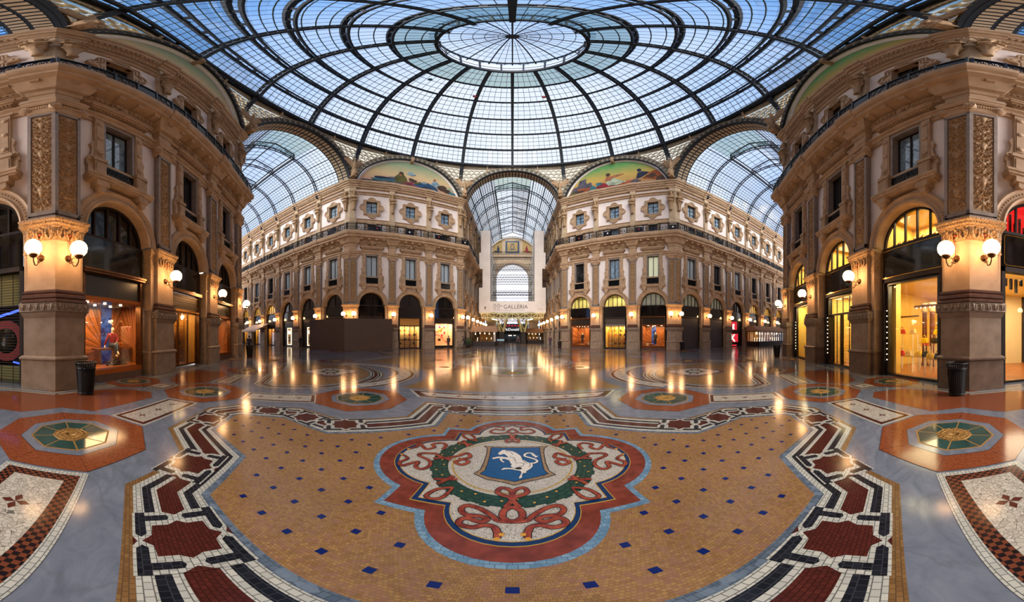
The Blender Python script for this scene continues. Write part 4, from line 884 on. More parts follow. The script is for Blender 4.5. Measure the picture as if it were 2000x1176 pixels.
for q in ('f_orange','f_orangeg','f_red','f_navy','f_dot','f_brownp','f_ribbon','f_line','f_green','f_leaf','f_goldm','f_berry'): M[q].node_tree.nodes['Principled BSDF'].inputs['Specular IOR Level'].default_value = FS
def tone(m, k):
    for nd in M[m].node_tree.nodes:
        for s in nd.inputs:
            if s.type == 'RGBA' and not s.is_linked and nd.bl_idname in ('ShaderNodeMix','ShaderNodeTexBrick','ShaderNodeTexChecker','ShaderNodeBsdfPrincipled') and s.name != 'Emission Color':
                c = s.default_value; s.default_value = (c[0]*k[0], c[1]*k[1], c[2]*k[2], 1)
for q in list(M):
    if q.startswith('f_') and q not in ('f_brass',): tone(q, (.60,.63,.66) if 'white' not in q and q not in ('f_wt','f_bull') else (.80,.82,.84))
class FL:
    def __init__(s): s.a = MB(); s.k = {}; s.mats = []; s.c = 0
    def mi(s, m):
        if m not in s.k: s.k[m] = len(s.mats); s.mats.append(m)
        return s.k[m]
    def poly(s, pts, m, lv): s.c = (s.c+1) % 200; s.a.add([(x, y, lv*.0007+s.c*3e-6) for x, y in pts], [list(range(len(pts)))] if area(pts) > 0 else [list(range(len(pts)))[::-1]], s.mi(m))
    def stroke(s, pts, w, m, lv, closed=False):
        n = len(pts); L = []; R = []
        for i in range(n):
            p = pts[i]; a = pts[i-1] if i or closed else pts[i]; b = pts[(i+1) % n] if i < n-1 or closed else pts[i]
            d = (b[0]-a[0], b[1]-a[1]); l = hypot(*d) or 1; nx, ny = -d[1]/l, d[0]/l; ww = w(i/(n-1)) if callable(w) else w
            L.append((p[0]+nx*ww/2, p[1]+ny*ww/2)); R.append((p[0]-nx*ww/2, p[1]-ny*ww/2))
        for i in range(n if closed else n-1): j = (i+1) % n; s.poly([L[i], R[i], R[j], L[j]], m, lv)
    def done(s, name, parent, label=None):
        o = s.a.build(name, s.mats, parent)
        if label: o['label'] = label
        return o
def area(p): return sum(p[i-1][0]*p[i][1]-p[i][0]*p[i-1][1] for i in range(len(p)))/2
def inset(p, d):
    if area(p) < 0: p = p[::-1]
    n = len(p); out = []
    for i in range(n):
        a, b, c = p[i-1], p[i], p[(i+1) % n]
        d1 = Vector((b[0]-a[0], b[1]-a[1])).normalized(); d2 = Vector((c[0]-b[0], c[1]-b[1])).normalized()
        n1 = Vector((-d1.y, d1.x)); n2 = Vector((-d2.y, d2.x)); k = 1+n1.dot(n2)
        v = (n1+n2)*(d/max(k, .25)); out.append((b[0]+v.x, b[1]+v.y))
    return out
def smooth(pts, n=4):
    out = []
    for i in range(len(pts)-1):
        p0, p1, p2, p3 = pts[max(i-1,0)], pts[i], pts[i+1], pts[min(i+2,len(pts)-1)]
        for q in range(n):
            t = q/n; out.append(tuple(.5*(2*p1[k]+(p2[k]-p0[k])*t+(2*p0[k]-5*p1[k]+4*p2[k]-p3[k])*t*t+(3*p1[k]-p0[k]-3*p2[k]+p3[k])*t**3) for k in (0, 1)))
    return out+[pts[-1]]
def octa(cx, cy, r, a=pi/8, n=8): return [(cx+r*cos(a+2*pi*i/n), cy+r*sin(a+2*pi*i/n)) for i in range(n)]
def rot(p, a, c=(0,0)): return [(c[0]+x*cos(a)-y*sin(a), c[1]+x*sin(a)+y*cos(a)) for x, y in p]
SYM = [lambda x, y: (x, y), lambda x, y: (-x, y), lambda x, y: (x, -y), lambda x, y: (-x, -y), lambda x, y: (-y, -x), lambda x, y: (y, -x), lambda x, y: (-y, x), lambda x, y: (y, x)]
floor = MB(); 
floor.add([(-60,-60,-.0),(60,-60,0),(60,60,0),(-60,60,0),(-60,-60,-.3),(60,-60,-.3),(60,60,-.3),(-60,60,-.3)], [(0,1,2,3),(4,7,6,5),(0,4,5,1),(1,5,6,2),(2,6,7,3),(3,7,4,0)])
FLOOR = tag(floor.build('floor', 'f_grey'), 'polished grey marble floor inlaid with mosaic fields and granite octagons', 'floor', None, 'structure')
def border(F, p, lv, k=1.0):
    for i, (d, m) in enumerate(((0,'f_yel'),(.08,'f_wt'),(.17,'f_black'),(.255,'f_wt'),(.31,'f_brown'),(.50,'f_wt'),(.555,'f_black'),(.635,'f_wt'),(.71,'f_greyd'),(.79,'f_tan'))): F.poly(inset(p, d*k) if d else p, m, lv+i)
    return inset(p, .79*k)
def knot(F, x, y, a, lv, k=1.0):
    q = lambda pts: [(x+(px*cos(a)-py*sin(a))*k, y+(px*sin(a)+py*cos(a))*k) for px, py in pts]
    F.poly(q([(-.40,-.33),(.40,-.33),(.40,.33),(-.40,.33)]), 'f_wt', lv)
    F.poly(q([(-.2,-.19),(-.07,-.2),(0,-.27),(.07,-.2),(.2,-.19),(.2,-.07),(.25,0),(.2,.07),(.2,.19),(.07,.2),(0,.27),(-.07,.2),(-.2,.19),(-.2,.07),(-.25,0),(-.2,-.07)]), 'f_brown', lv+1)
    for s in (-1, 1):
        F.poly(q([(s*.40,-.09),(s*.34,0),(s*.40,.09)]), 'f_brown', lv+1)
        for t in (-1, 1):
            F.poly(q([(s*.27,t*.07),(s*.31,t*.05),(s*.35,t*.07),(s*.35,t*.235),(s*.27,t*.235)]), 'f_black', lv+1)
            F.poly(q([(s*.09,t*.235),(s*.05,t*.272),(s*.09,t*.31),(s*.40,t*.31),(s*.40,t*.235)]), 'f_black', lv+1)
        F.poly(q([(-.06,s*.33),(0,s*.30),(.06,s*.33)]), 'f_brown', lv+1)
def flower(F, x, y, r, a, lv, m='f_brownp'):
    for i in range(4):
        t = a+i*pi/2; F.poly([(x,y),(x+r*.62*cos(t-.5),y+r*.62*sin(t-.5)),(x+r*cos(t),y+r*sin(t)),(x+r*.62*cos(t+.5),y+r*.62*sin(t+.5))], m, lv)
def panel(F, cx, cy, a, ln, wd, nf, lv=4, big=False):
    r = lambda l, w: rot([(-l/2,-w/2),(l/2,-w/2),(l/2,w/2),(-l/2,w/2)], a, (cx, cy)); q = .17 if big else .09
    F.poly(r(ln, wd), 'f_wt', lv); F.poly(r(ln-.08-q*.5, wd-.08-q*.5), 'f_check' if big else 'f_brown', lv+1); F.poly(r(ln-.12-2.0*q, wd-.12-2.0*q), 'f_whitebig', lv+2)
    for i in range(nf):
        t = (i-(nf-1)/2)*(ln*.8/nf if nf > 1 else 0); flower(F, cx+t*cos(a), cy+t*sin(a), (.14 if big else .1), a, lv+3)
# central pavement
F = FL()
F.poly([(-9.3,-9.3),(9.3,-9.3),(9.3,9.3),(-9.3,9.3)], 'f_tan', 1)
for sx in (-1, 1):
    for sy in (-1, 1):
        c = (8*sx, 8*sy); F.poly([(c[0]+4.6*cos(2*pi*i/72), c[1]+4.6*sin(2*pi*i/72)) for i in range(72)], 'f_grey', 2)
        a0 = atan2(-sy, -sx)
        for r0, r1, m, lv in ((3.05,4.02,'f_wt',3),(3.1,3.97,'f_brown',4),(3.25,3.83,'f_white',5)):
            for i in range(30):
                t0, t1 = a0-radians(76)+radians(152)*i/30, a0-radians(76)+radians(152)*(i+1)/30
                F.poly([(c[0]+r*cos(t), c[1]+r*sin(t)) for r, t in ((r0,t0),(r1,t0),(r1,t1),(r0,t1))], m, lv)
        for i in range(13): t = a0-radians(66)+radians(132)*i/12; flower(F, c[0]+3.54*cos(t), c[1]+3.54*sin(t), .1, t, 6)
for q in range(4):
    R = lambda p: rot(p, q*pi/2)
    for d, m, lv in ((0,'f_wt',5),(.06,'f_brown',6),(.2,'f_white',7)): F.poly(R([(-3.2+d*2.2,-9.5-d),(-2.6+d*1.2,-10.3+d),(2.6-d*1.2,-10.3+d),(3.2-d*2.2,-9.5-d)]), m, lv)
    for i in range(7): x, y = R([(-2.25+.75*i, -9.9)])[0]; flower(F, x, y, .12, q*pi/2, 8)
    F.poly(R([(-2.9,-9.45),(-2.9,-9.2),(2.9,-9.2),(2.9,-9.45)]), 'f_grey', 5)
for r, m, lv in ((7.6,'f_grey',2),(7.2,'f_tan',3)):
    if 0: F.poly([(r*cos(2*pi*i/72), r*sin(2*pi*i/72)) for i in range(72)], m, lv)
for r, m, lv in ((4.3,'f_grey',3),(4.0,'f_wt',4),(3.9,'f_brown',5),(3.75,'f_white',6),(3.2,'f_brown',7),(3.05,'f_grey',8),(2.8,'f_tan',9),(1.7,'f_lblue',10),(1.6,'f_red',11),(1.1,'f_white',12)):
    F.poly([(r*cos(2*pi*i/72), r*sin(2*pi*i/72)) for i in range(72)], m, lv)
F.poly(rot([(-.6,-.6),(.6,-.6),(.6,.6),(-.6,.6)], 0), 'f_red', 13)
for p in ([(-.1,-.6),(.1,-.6),(.1,.6),(-.1,.6)], [(-.6,-.1),(.6,-.1),(.6,.1),(-.6,.1)]): F.poly(p, 'f_wt', 14)
F.done('centre_mosaic', FLOOR, 'golden mosaic centre with grey and white curved bands')
# panels, granite fields, wall bands
F = FL(); G = FL()
for q, f in enumerate(SYM):
    def pn(cx, cy, ax, ay, ln, wd, nf):
        x, y = f(cx, cy); u, v = f(ax, ay); panel(F, x, y, atan2(v, u), ln, wd, nf)
    pn(5.55,-15.97, 1,1, 2.05,.93, 3); pn(5.52,-12.72, 1,-1, 2.05,.93, 3); pn(8.36,-15.57, 1,-1, .95,.85, 1); pn(9.0,-12.58, 1,1, 2.3,.85, 3); pn(10.55,-14.6, 1,1, .01,.01, 0) if 0 else None
    for pts, m in (([(7.45,-18.53),(7.86,-16.78),(7.42,-15.98),(6.75,-16.01),(5.4,-17.45),(5.54,-18.22),(4.88,-18.98),(4.8,-20.6),(6.45,-20.6)],'f_orangeg'), ([(8.5,-13.9),(9.95,-12.45),(11.0,-12.25),(11.9,-13.1),(10.6,-14.6),(9.4,-15.1),(8.6,-14.95)],'f_orangeg')):
        if q in (5, 6, 7) and m == 'f_orangeg' and pts[0][0] == 8.5: continue
        if q > 3 and pts[0][0] == 8.5: continue
        G.poly([f(*p) for p in pts], m, 3)
for s in (-1, 1):
    pass
panel(F, 0, -17.6, 0, 5.42, 1.04, 9, 4, True); panel(F, 0, 17.6, 0, 5.42, 1.04, 9, 4, True); panel(F, 17.6, 0, pi/2, 5.42, 1.04, 9, 4, True); panel(F, -17.6, 0, pi/2, 5.42, 1.04, 9, 4, True)
F.done('flower_panels', FLOOR, 'white mosaic panels with brown four-petal flowers'); G.done('granite_fields', FLOOR, 'orange granite fields with small green specks')
F = FL()
per = []
for k in ('A','NL','B','C','D','NR','L','R','FL','FR'):
    m = FM(k); L = LAY[k]
    for d, w, c, lv in ((.34,.34,'f_wt',4),(.34,.14,'f_brown',5),(.34,.05,'f_white',6)):
        p = [m @ Vector((u, -d, 0)) for u in ((L['u0']-(d*T8 if L['m0'] else 0)), (L['u1']+(d*T8 if L['m1'] else 0)))]; F.stroke([(v.x, v.y) for v in p], w, c, lv)
for q in range(4):   # arcade floors
    for i in range(6):
        y = 22+i*6.4; F.poly(rot([(-5.2,y),(5.2,y),(5.2,y+5.6),(-5.2,y+5.6)], q*pi/2), 'f_wt', 2); F.poly(rot([(-5.1,y+.1),(5.1,y+.1),(5.1,y+5.5),(-5.1,y+5.5)], q*pi/2), 'f_brown', 3); F.poly(rot([(-4.7,y+.4),(4.7,y+.4),(4.7,y+5.2),(-4.7,y+5.2)], q*pi/2), 'f_tan', 4); F.poly(rot(octa(0,y+2.8,1.5), q*pi/2), 'f_orange', 5)
F.done('wall_bands', FLOOR, 'white and brown inlaid bands along the walls')
# the field round the emblem
F = FL()
FP = [(0,-10.72),(2.2,-10.72),(2.15,-12.0),(3.15,-12.88),(4.35,-12.9),(5.45,-14.0),(5.45,-14.8),(4.35,-15.93),(3.2,-15.93),(2.5,-16.67),(0,-16.67)]
FP = FP+[(-x, y) for x, y in FP[-2:0:-1]]
TANP = border(F, FP, 4)
def inside(p, poly):
    c = False
    for i in range(len(poly)):
        a, b = poly[i-1], poly[i]
        if (a[1] > p[1]) != (b[1] > p[1]) and p[0] < (b[0]-a[0])*(p[1]-a[1])/(b[1]-a[1])+a[0]: c = not c
    return c
for s in (-1, 1):
    for x, y, a in ((1.25,-11.13,0),(2.9,-13.08,radians(-42)),(4.62,-13.64,-pi/4),(4.68,-15.05,pi/4),(2.9,-15.86,pi/4),(1.55,-16.27,0)):
        knot(F, s*x, y, s*a, 16)
knot(F, 3.75*-1, -13.3, 0, 16); knot(F, 3.75, -13.3, 0, 16)
TI = inset(TANP, .08)
EC = (0, -13.6)
def quat(cx, cy, tx, ty, hx, hy, n=18):
    """four-lobed cartouche: square corners (cx,cy), lobes reaching tx,ty with half-chords hx (top) and hy (side)"""
    def lobe(h, base, tip):
        d = tip-base; r = (h*h+d*d)/(2*d); c = tip-r; t = asin(min(1, h/r)); t = pi-t if c > base else t; return [(r*sin(-t+2*t*i/n), c+r*cos(-t+2*t*i/n)) for i in range(n+1)]
    top = lobe(hx, cy, ty); sd = lobe(hy, cx, tx)
    p = [(cx, cy)]+[(y, -x) for x, y in sd]+[(cx, -cy)]+[(-x, -y) for x, y in top]+[(-cx, -cy)]+[(-y, x) for x, y in sd]+[(-cx, cy)]+top
    return p
for i in range(-17, 18):
    for j in range(-20, 22):
        x, y = i*.335, -13.6+j*.335-.0
        if inside((x, y), TI) and not inside((x, y+13.6), quat(1.2,1.3,1.86,1.86,.85,.95)):
            F.poly([(x-.03,y-.03),(x+.03,y-.03),(x+.03,y+.03),(x-.03,y+.03)], 'f_dot', 16)
F.done('mosaic_field', FLOOR, 'golden mosaic field with blue squares and a knotted dark border')
F = FL()
def at(pts, c=EC, k=1, a=0): return [(c[0]+(x*cos(a)-y*sin(a))*k, c[1]+(x*sin(a)+y*cos(a))*k) for x, y in pts]
for q, lv, m in ((quat(1.15,1.22,1.76,1.80,.76,.88), 20, 'f_lblue'), (quat(1.09,1.15,1.69,1.73,.70,.81), 21, 'f_red'), (quat(.90,1.03,1.50,1.55,.57,.70), 22, 'f_goldm'), (quat(.89,1.015,1.49,1.54,.565,.69), 23, 'f_navy'), (quat(.84,.965,1.44,1.49,.53,.655), 24, 'f_goldm'), (quat(.83,.955,1.43,1.48,.525,.645), 25, 'f_white')): F.poly(at(q), m, lv)
cir = lambda r, n=64: [(r*cos(2*pi*i/n), r*sin(2*pi*i/n)) for i in range(n)]
F.done('emblem_cartouche', FLOOR, 'four-lobed red, blue and white cartouche round the bull')
F = FL()
for i in range(64):
    t0, t1 = 2*pi*i/64, 2*pi*(i+1)/64; w = .985+.02*(i % 2)
    F.poly(at([(.79*cos(t0),.79*sin(t0)),(w*cos(t0),w*sin(t0)),(w*cos(t1),w*sin(t1)),(.79*cos(t1),.79*sin(t1))]), 'f_green', 30)
for i in range(56):
    t = 2*pi*i/56
    for r in (.83, .89, .95):
        d = 1 if (t % pi) < pi else -1; u = t+(.03 if r == .89 else 0); F.poly(at([(r*cos(u),r*sin(u)),((r+.025)*cos(u+.05),(r+.025)*sin(u+.05)),(r*cos(u+.1),r*sin(u+.1)),((r-.022)*cos(u+.05),(r-.022)*sin(u+.05))]), 'f_leaf', 31)
for i in range(40):
    t = 2*pi*i/40+.05; r = (.84,.93,.88)[i % 3]; F.poly(at([(r*cos(t)+.014*cos(a), r*sin(t)+.014*sin(a)) for a in [2*pi*j/8 for j in range(8)]]), 'f_berry', 32)
for i in range(64):
    t0, t1 = 2*pi*i/64, 2*pi*(i+1)/64; F.poly(at([(.725*cos(t0),.725*sin(t0)),(.742*cos(t0),.742*sin(t0)),(.742*cos(t1),.742*sin(t1)),(.725*cos(t1),.725*sin(t1))]), 'f_goldm', 30)
F.done('wreath', FLOOR, 'green leaf wreath with orange berries')
F = FL()
F.poly(at(inset(SH_O, -.012)), 'f_line', 33); F.poly(at(SH_O), 'f_buff', 34); F.poly(at(inset(SH_I, -.01)), 'f_line', 35); F.poly(at(SH_I), 'f_shield', 36)
F.done('shield', FLOOR, 'blue shield with buff edge')
F = FL()
F.poly(at(inset(BULL, -.005)), 'f_line', 37); F.poly(at(BULL), 'f_bull', 38)
for p, w in ((TAIL, .03), (TAIL2, .02)): q = at(smooth(p)); F.stroke(q, w+.01, 'f_line', 37); F.stroke(q, w, 'f_bull', 39)
for l in BLINES: F.stroke(at(smooth(l)), .007, 'f_line', 40)
F.poly(at([(HOLE[0][0]+.04*cos(2*pi*i/16), HOLE[0][1]+.03*sin(2*pi*i/16)) for i in range(16)]), 'f_dark', 41)
F.done('bull', FLOOR, 'white rearing bull facing left')
F = FL(); cx = .0
for i, r in enumerate(RIB):
    for s in (1, -1):
        p = at(smooth([((x-cx)*s+cx, y) for x, y in r], 6)); w = .045 if i in (0,1,2,3) else .042 if i < 7 else .036
        tp = (lambda w: (lambda t: w*(1 if t < .85 else 1-(t-.85)*3)))(w)
        F.stroke(p, lambda t, tp=tp: tp(t)+.014, 'f_line', 42); F.stroke(p, tp, 'f_ribbon', 43)
        if i in (1, 2, 4, 5):
            e = p[-1]; F.poly([(e[0]+.022*cos(a), e[1]+.022*sin(a)) for a in [2*pi*j/8 for j in range(8)]], 'f_berry', 44)
for t in (pi/2, -pi/2, 0, pi, radians(38), radians(142), radians(-38), radians(-142)):
    for s in (-.06, .06): F.stroke(at([(.77*cos(t-s),.77*sin(t-s)),(1.0*cos(t+s),1.0*sin(t+s))]), .06, 'f_line', 42); F.stroke(at([(.77*cos(t-s),.77*sin(t-s)),(1.0*cos(t+s),1.0*sin(t+s))]), .046, 'f_ribbon', 43)
F.done('ribbons', FLOOR, 'red ribbons tied round the wreath')
# the diagonal fields
for sx in (-1, 1):
    for sy in (-1, 1):
        F = FL(); c = (8.0, -8.0); b = [(4.96,-9.43),(5.45,-10.83),(6.72,-12.38),(7.67,-12.44),(9.37,-10.71),(10.71,-9.37),(12.44,-7.67),(12.38,-6.72),(10.83,-5.45),(9.43,-4.96)]
        t0 = atan2(-4.96+8, 9.43-8); t1 = atan2(-9.43+8, 4.96-8)+2*pi; r0 = 3.25
        b += [(8+(3.36-.9*sin(pi*i/8))*cos(t0+(t1-t0)*i/8), -8+(3.36-.9*sin(pi*i/8))*sin(t0+(t1-t0)*i/8)) for i in range(1, 8)]
        b = [(x*sx, -y*sy*1.0) for x, y in b]
        if area(b) < 0: b = b[::-1]
        border(F, b, 4, .8)
        for q, lv, m in ((quat(1.15,1.22,1.76,1.80,.76,.88), 20, 'f_lblue'), (quat(1.09,1.15,1.69,1.73,.70,.81), 21, 'f_red'), (quat(.89,1.015,1.49,1.54,.565,.69), 23, 'f_navy'), (quat(.83,.955,1.43,1.48,.525,.645), 25, 'f_white')): F.poly(at(q, (8*sx, 8*sy), .82, pi/4), m, lv)
        for i in range(4):
            t = i*pi/2+pi/4; F.stroke(at(smooth([(.55*cos(t-.3),.55*sin(t-.3)),(1.1*cos(t-.2),1.1*sin(t-.2)),(1.0*cos(t+.2),1.0*sin(t+.2)),(.55*cos(t+.3),.55*sin(t+.3))]), (8*sx, 8*sy), .82), .08, 'f_ribbon', 27)
        F.poly(at(cir(.45, 24), (8*sx, 8*sy)), 'f_green', 27); F.poly(at(cir(.3, 24), (8*sx, 8*sy)), 'f_white', 28)
        for i in range(-9, 10):
            for j in range(-9, 10):
                x, y = 8*sx+i*.335, 8*sy+j*.335
                if inside((x, y), inset(b, .8)) and hypot(i, j)*.335 > 1.6: F.poly([(x-.03,y-.03),(x+.03,y-.03),(x+.03,y+.03),(x-.03,y+.03)], 'f_dot', 20)
        F.done('diagonal_mosaic', FLOOR)
# octagonal glass floor lights: rosso granite ring, grey marble ring, green panes, brass rose grille
def light_meshes():
    F = FL(); z = 9
    o = octa(0,0,1.3); F.poly(o, 'f_orange', z)
    for i in range(8): F.stroke([(.9*cos(pi/8+i*pi/4), .9*sin(pi/8+i*pi/4)), (1.3*cos(pi/8+i*pi/4), 1.3*sin(pi/8+i*pi/4))], .008, 'f_brownp', z+1)
    g = F.a.mesh('granite_ring', F.mats)
    F = FL(); F.poly(octa(0,0,.84), 'f_line', z+1); F.poly(octa(0,0,.83), 'f_grey', z+2); m = F.a.mesh('marble_ring', F.mats)
    F = FL()
    F.poly(octa(0,0,.67), 'f_brass', z+3)
    for i in range(8):
        t0, t1 = pi/8+i*pi/4, pi/8+(i+1)*pi/4; q = [(.30*cos(t0),.30*sin(t0)),(.65*cos(t0),.65*sin(t0)),(.65*cos(t1),.65*sin(t1)),(.30*cos(t1),.30*sin(t1))]; F.poly(inset(q, .012), 'f_glass', z+4)
    p = F.a.mesh('green_glass_panes', F.mats)
    a = MB(); a.hprism(octa(0,0,.275,0,32), .0, .007, 1)
    for R in (.27, .2, .1): a.tube([(R*cos(2*pi*i/32), R*sin(2*pi*i/32), .009) for i in range(33)], .008, 5)
    for i in range(16):
        t = 2*pi*i/16; a.tube([(.04*cos(t),.04*sin(t),.009),(.15*cos(t+.12),.15*sin(t+.12),.009),(.27*cos(t),.27*sin(t),.009)], .007, 4)
        a.tube([((.235)*cos(t)+.028*cos(v), (.235)*sin(t)+.028*sin(v), .009) for v in [2*pi*j/8 for j in range(9)]], .006, 4)
    return g, m, p, a.mesh('brass_grille', ['f_brass','f_dark'])
LG = light_meshes()
spots = []
for f in SYM:
    for x, y, s, d in ((3.93,-11.2,1,'front corner of bull field'),(3.95,-17.6,1,'rear corner of bull field'),(7.15,-14.35,1,'side of bull field'),(9.25,-16.5,.85,'at foot of corner building'),(10.75,-10.7,1,'outer tip of diagonal mosaic')):
        p = f(x, y)
        if all(hypot(p[0]-q[0], p[1]-q[1]) > .6 for q in spots): spots.append((p[0], p[1], s, d))
for i in range(8): spots.append((5.2*sin(i*pi/4), -5.2*cos(i*pi/4), .92, 'in the central ring'))
spots = [(p[0], p[1], p[2], p[3]) for p in spots]
for x, y, s, d in spots:
    if y < -19: continue
    side = 'left' if x < -.1 else 'right' if x > .1 else 'middle'
    near = 'near' if y < -9.0 else 'far' if y > 3 else 'halfway'
    t = thing('floor_light', f'octagonal green-glass floor light, {near} {side}, {d}', 'floor light', T(x, y, 0, 0, s), 'octagonal glass floor lights', 'thing')
    for nm, me in zip(('granite_ring','marble_ring','glass_panes','brass_grille'), LG): obj(nm, me, t)
# ------------------------------------------------------------------ globe lamps
def lamp_meshes():
    a = MB(); a.ball((0,-.62,4.5), .27, 16); g = a.mesh('globe', 'globe')
    a = MB(); a.lathe([(.03,0),(.1,.03),(.13,.08),(.15,.12),(.06,.1)], 12, (0,-.62,4.16)); c = a.mesh('globe_cup', 'bronze')
    a = MB(); a.tube([(0,-.02,4.33),(0,-.12,4.36),(0,-.2,4.28),(0,-.22,4.12),(0,-.34,3.98),(0,-.5,3.96),(0,-.6,4.06),(0,-.62,4.18)], .022, 6)
    a.tube([(0,-.14+.07*cos(t),4.2+.07*sin(t)) for t in [i*.6 for i in range(12)]], .016, 5); a.tube([(0,-.3+.08*cos(t),4.2+.08*sin(t)) for t in [i*.6-2 for i in range(9)]], .014, 5); b = a.mesh('scroll_arm', 'bronze')
    a = MB(); a.lathe([(0,0),(.13,0),(.12,.03),(.07,.05),(.05,.09),(0,.1)], 14); a.v = [(x, -z+.0, 4.33+y) for x, y, z in a.v]; p = a.mesh('wall_plate', 'bronze')
    a = MB(); a.tube([(.02,-.1,4.4),(.05,-.14,4.55),(.0,-.1,4.8),(-.04,-.14,5.05),(0,-.06,5.15)], .017, 5); a.ball((0,-.08,5.15), .06, 8)
    for s in (-1, 1): a.tube([(0,-.08,5.15),(s*.12,-.08,5.2),(s*.2,-.06,5.08)], .02, 5)
    return (('globe',g),('scroll_arm',b),('globe_cup',c),('wall_plate',p),('feed_cord',a.mesh('feed_cord','copper')))
LM = lamp_meshes()
def lamp(mx, label):
    t = thing('globe_lamp', label, 'wall lamp', mx, 'white globe wall lamps', 'thing')
    q = {}
    for nm, me in LM: q[nm] = obj(nm, me, q.get({'globe_cup':'scroll_arm','feed_cord':'wall_plate'}.get(nm), t))
for k in FAC:
    for i, u in enumerate(sorted(LAY[k]['pil'], key=abs)): lamp(FM(k, u, .04), f'lit globe lamp on the {ORD[i]} flat pier {"from the left end" if k in "ABCD" else "from the corner"}, {SHORT[k]}')
for c, ((x, y), a, d) in CORN8.items():
    for s in (-1, 1): lamp(T(x, y, 0, radians(a)) @ Matrix.Rotation(s*radians(22.5), 4, 'Z') @ Matrix.Translation((s*.5, .04, 0)), f'lit globe lamp on the {"right" if s > 0 else "left"} face of the pier {d}')
# ------------------------------------------------------------------ litter bins
def bin_meshes():
    a = MB(); R = lambda z: .225+.075*z
    for i in range(30):
        t = 2*pi*i/30; c = Vector((cos(t), sin(t), 0)); a.beam(c*R(.06)+Vector((0,0,.06)), c*R(.86)+Vector((0,0,.86)), .032, .012, c); a.beam(c*R(.86)+Vector((0,0,.86)), c*(R(.95)+.03)+Vector((0,0,.95)), .03, .012, c)
    s = a.mesh('slats', 'iron')
    hp = []
    for z, e, nm in ((.06,.012,'base_hoop'),(.8,.012,'upper_hoop'),(.955,.035,'rim_hoop')): a = MB(); a.tube([((R(z)+e-.01)*cos(2*pi*i/30), (R(z)+e-.01)*sin(2*pi*i/30), z) for i in range(31)], .022, 6); hp.append((nm, a.mesh(nm, 'iron')))
    a = MB(); a.lathe([(0,.0),(.22,.0),(.23,.05),(.21,.06),(.245,.86),(.23,.86),(.2,.1),(0,.1)], 24); return [('slats',s),('liner',a.mesh('liner','dark'))]+hp
BN = bin_meshes()
for x, y, s, lb in ((-7.1,-17.93,1,'black slatted litter bin beside the near left pier'), (6.86,-18.42,1,'black slatted litter bin in front of the near right pier'), (-17.85,-7.08,1,'black slatted litter bin at the right end of the red-coat corner building'), (17.93,-7.2,1,'black slatted litter bin at the left end of the handbag-shop building'), (19.7,6.82,1,'dark litter bin by the pier right of the mannequin windows'), (6.9,18.4,.95,'dark litter bin by the pier left of the mannequin windows')):
    t = thing('litter_bin', lb, 'litter bin', T(x, y, 0, 0, s), 'slatted litter bins', 'thing')
    for nm, me in BN: obj(nm, me, t)
# ------------------------------------------------------------------ shopfronts
def arealight(mx, sx, sy, p, c=(1,.72,.38), nm='shop_ceiling_light'):
    l = bpy.data.lights.new(nm, 'AREA'); l.shape = 'RECTANGLE'; l.size = sx; l.size_y = sy; l.energy = p; l.color = c
    o = bpy.data.objects.new(nm, l); COL.objects.link(o); o.matrix_world = mx; return o
M['spotlit'] = emit('lit_ceiling_spot', (1,.75,.45), 9)
M['tube'] = emit('lit_fluorescent_tube', (1,.93,.7), 22)
M['shutter'] = mat('shutter_slats', '6a5636', .4, metal=.4)
M['greyclose'] = mat('dark_grey_closing_panel', '2a2627', .5, '312d2d', 2)
M['room_y'] = mat('yellow_lit_wall', 'dcb85a', .6)
M['room_c'] = mat('greenish_cream_wall', 'c9c690', .7)
M['room_g'] = mat('golden_wall', 'b98b3f', .45)
M['room_w'] = mat('blush_white_wall', 'e8c9a4', .7)
M['pink'] = mat('pink_balloon', 'd02470', .35); M['ylw'] = mat('yellow_paper', 'e0a020', .6); M['redl'] = mat('red_leather', 'b01c20', .35); M['yll'] = mat('yellow_leather', 'd8b012', .35); M['blk'] = mat('black_leather', '141212', .35); M['crm'] = mat('cream_leather', 'c9b28a', .4); M['orl'] = mat('orange_leather', 'c8701c', .4)
M['redsign'] = emit('lit_red_sign', (.75,.03,.05), .8); M['whitesign'] = emit('lit_white_sign', (1,.9,.7), 1.3); M['bluelit'] = emit('blue_neon', (.06,.12,1), 2.2); M['redlit'] = emit('red_lit_back', (1,.02,.02), .9); M['vitlit'] = emit('lit_vitrine_frame', (1,.78,.5), 1.6)
M['tilegrn'] = tiles('glazed_wall_tiles', ('8a8a5c','7d7f55'), '2a2416', .5, .25, .2, ms=.02)
LUN = {}
def lun_meshes():
    a = MB(); A = arc(0,5.78,1.6,0,pi,32); B = arc(0,5.78,1.5,0,pi,32)
    for p in range(32): a.add([(A[p][0],.6,A[p][1]),(A[p+1][0],.6,A[p+1][1]),(B[p+1][0],.6,B[p+1][1]),(B[p][0],.6,B[p][1]),(B[p+1][0],.72,B[p+1][1]),(B[p][0],.72,B[p][1])], [(0,1,2,3),(3,2,4,5)])
    for x in (-.96,-.32,.32,.96): a.box(x-.035,x+.035,.6,.7,5.7,5.78+sqrt(1.55**2-x*x))
    a.box(-1.6,1.6,.55,.75,5.62,5.76); LUN['f'] = a.mesh('lunette_frame', 'dark')
    a = MB(); a.box(-1.6,1.6,.55,.75,5.62,5.76); a.box(-.03,.03,.6,.7,5.7,7.3); LUN['f0'] = a.mesh('lunette_frame', 'dark')
    for nm, m in (('dark','black'),('clear','shop'),('grey','greypane')):
        a = MB(); a.prism(arc(0,5.74,1.58,0,pi,32), .7, .72); LUN[nm] = a.mesh('lunette_pane', m)
    a = MB(); a.box(-1.6,1.6,.52,.74,4.28,5.64); LUN['fas'] = a.mesh('fascia', 'black')
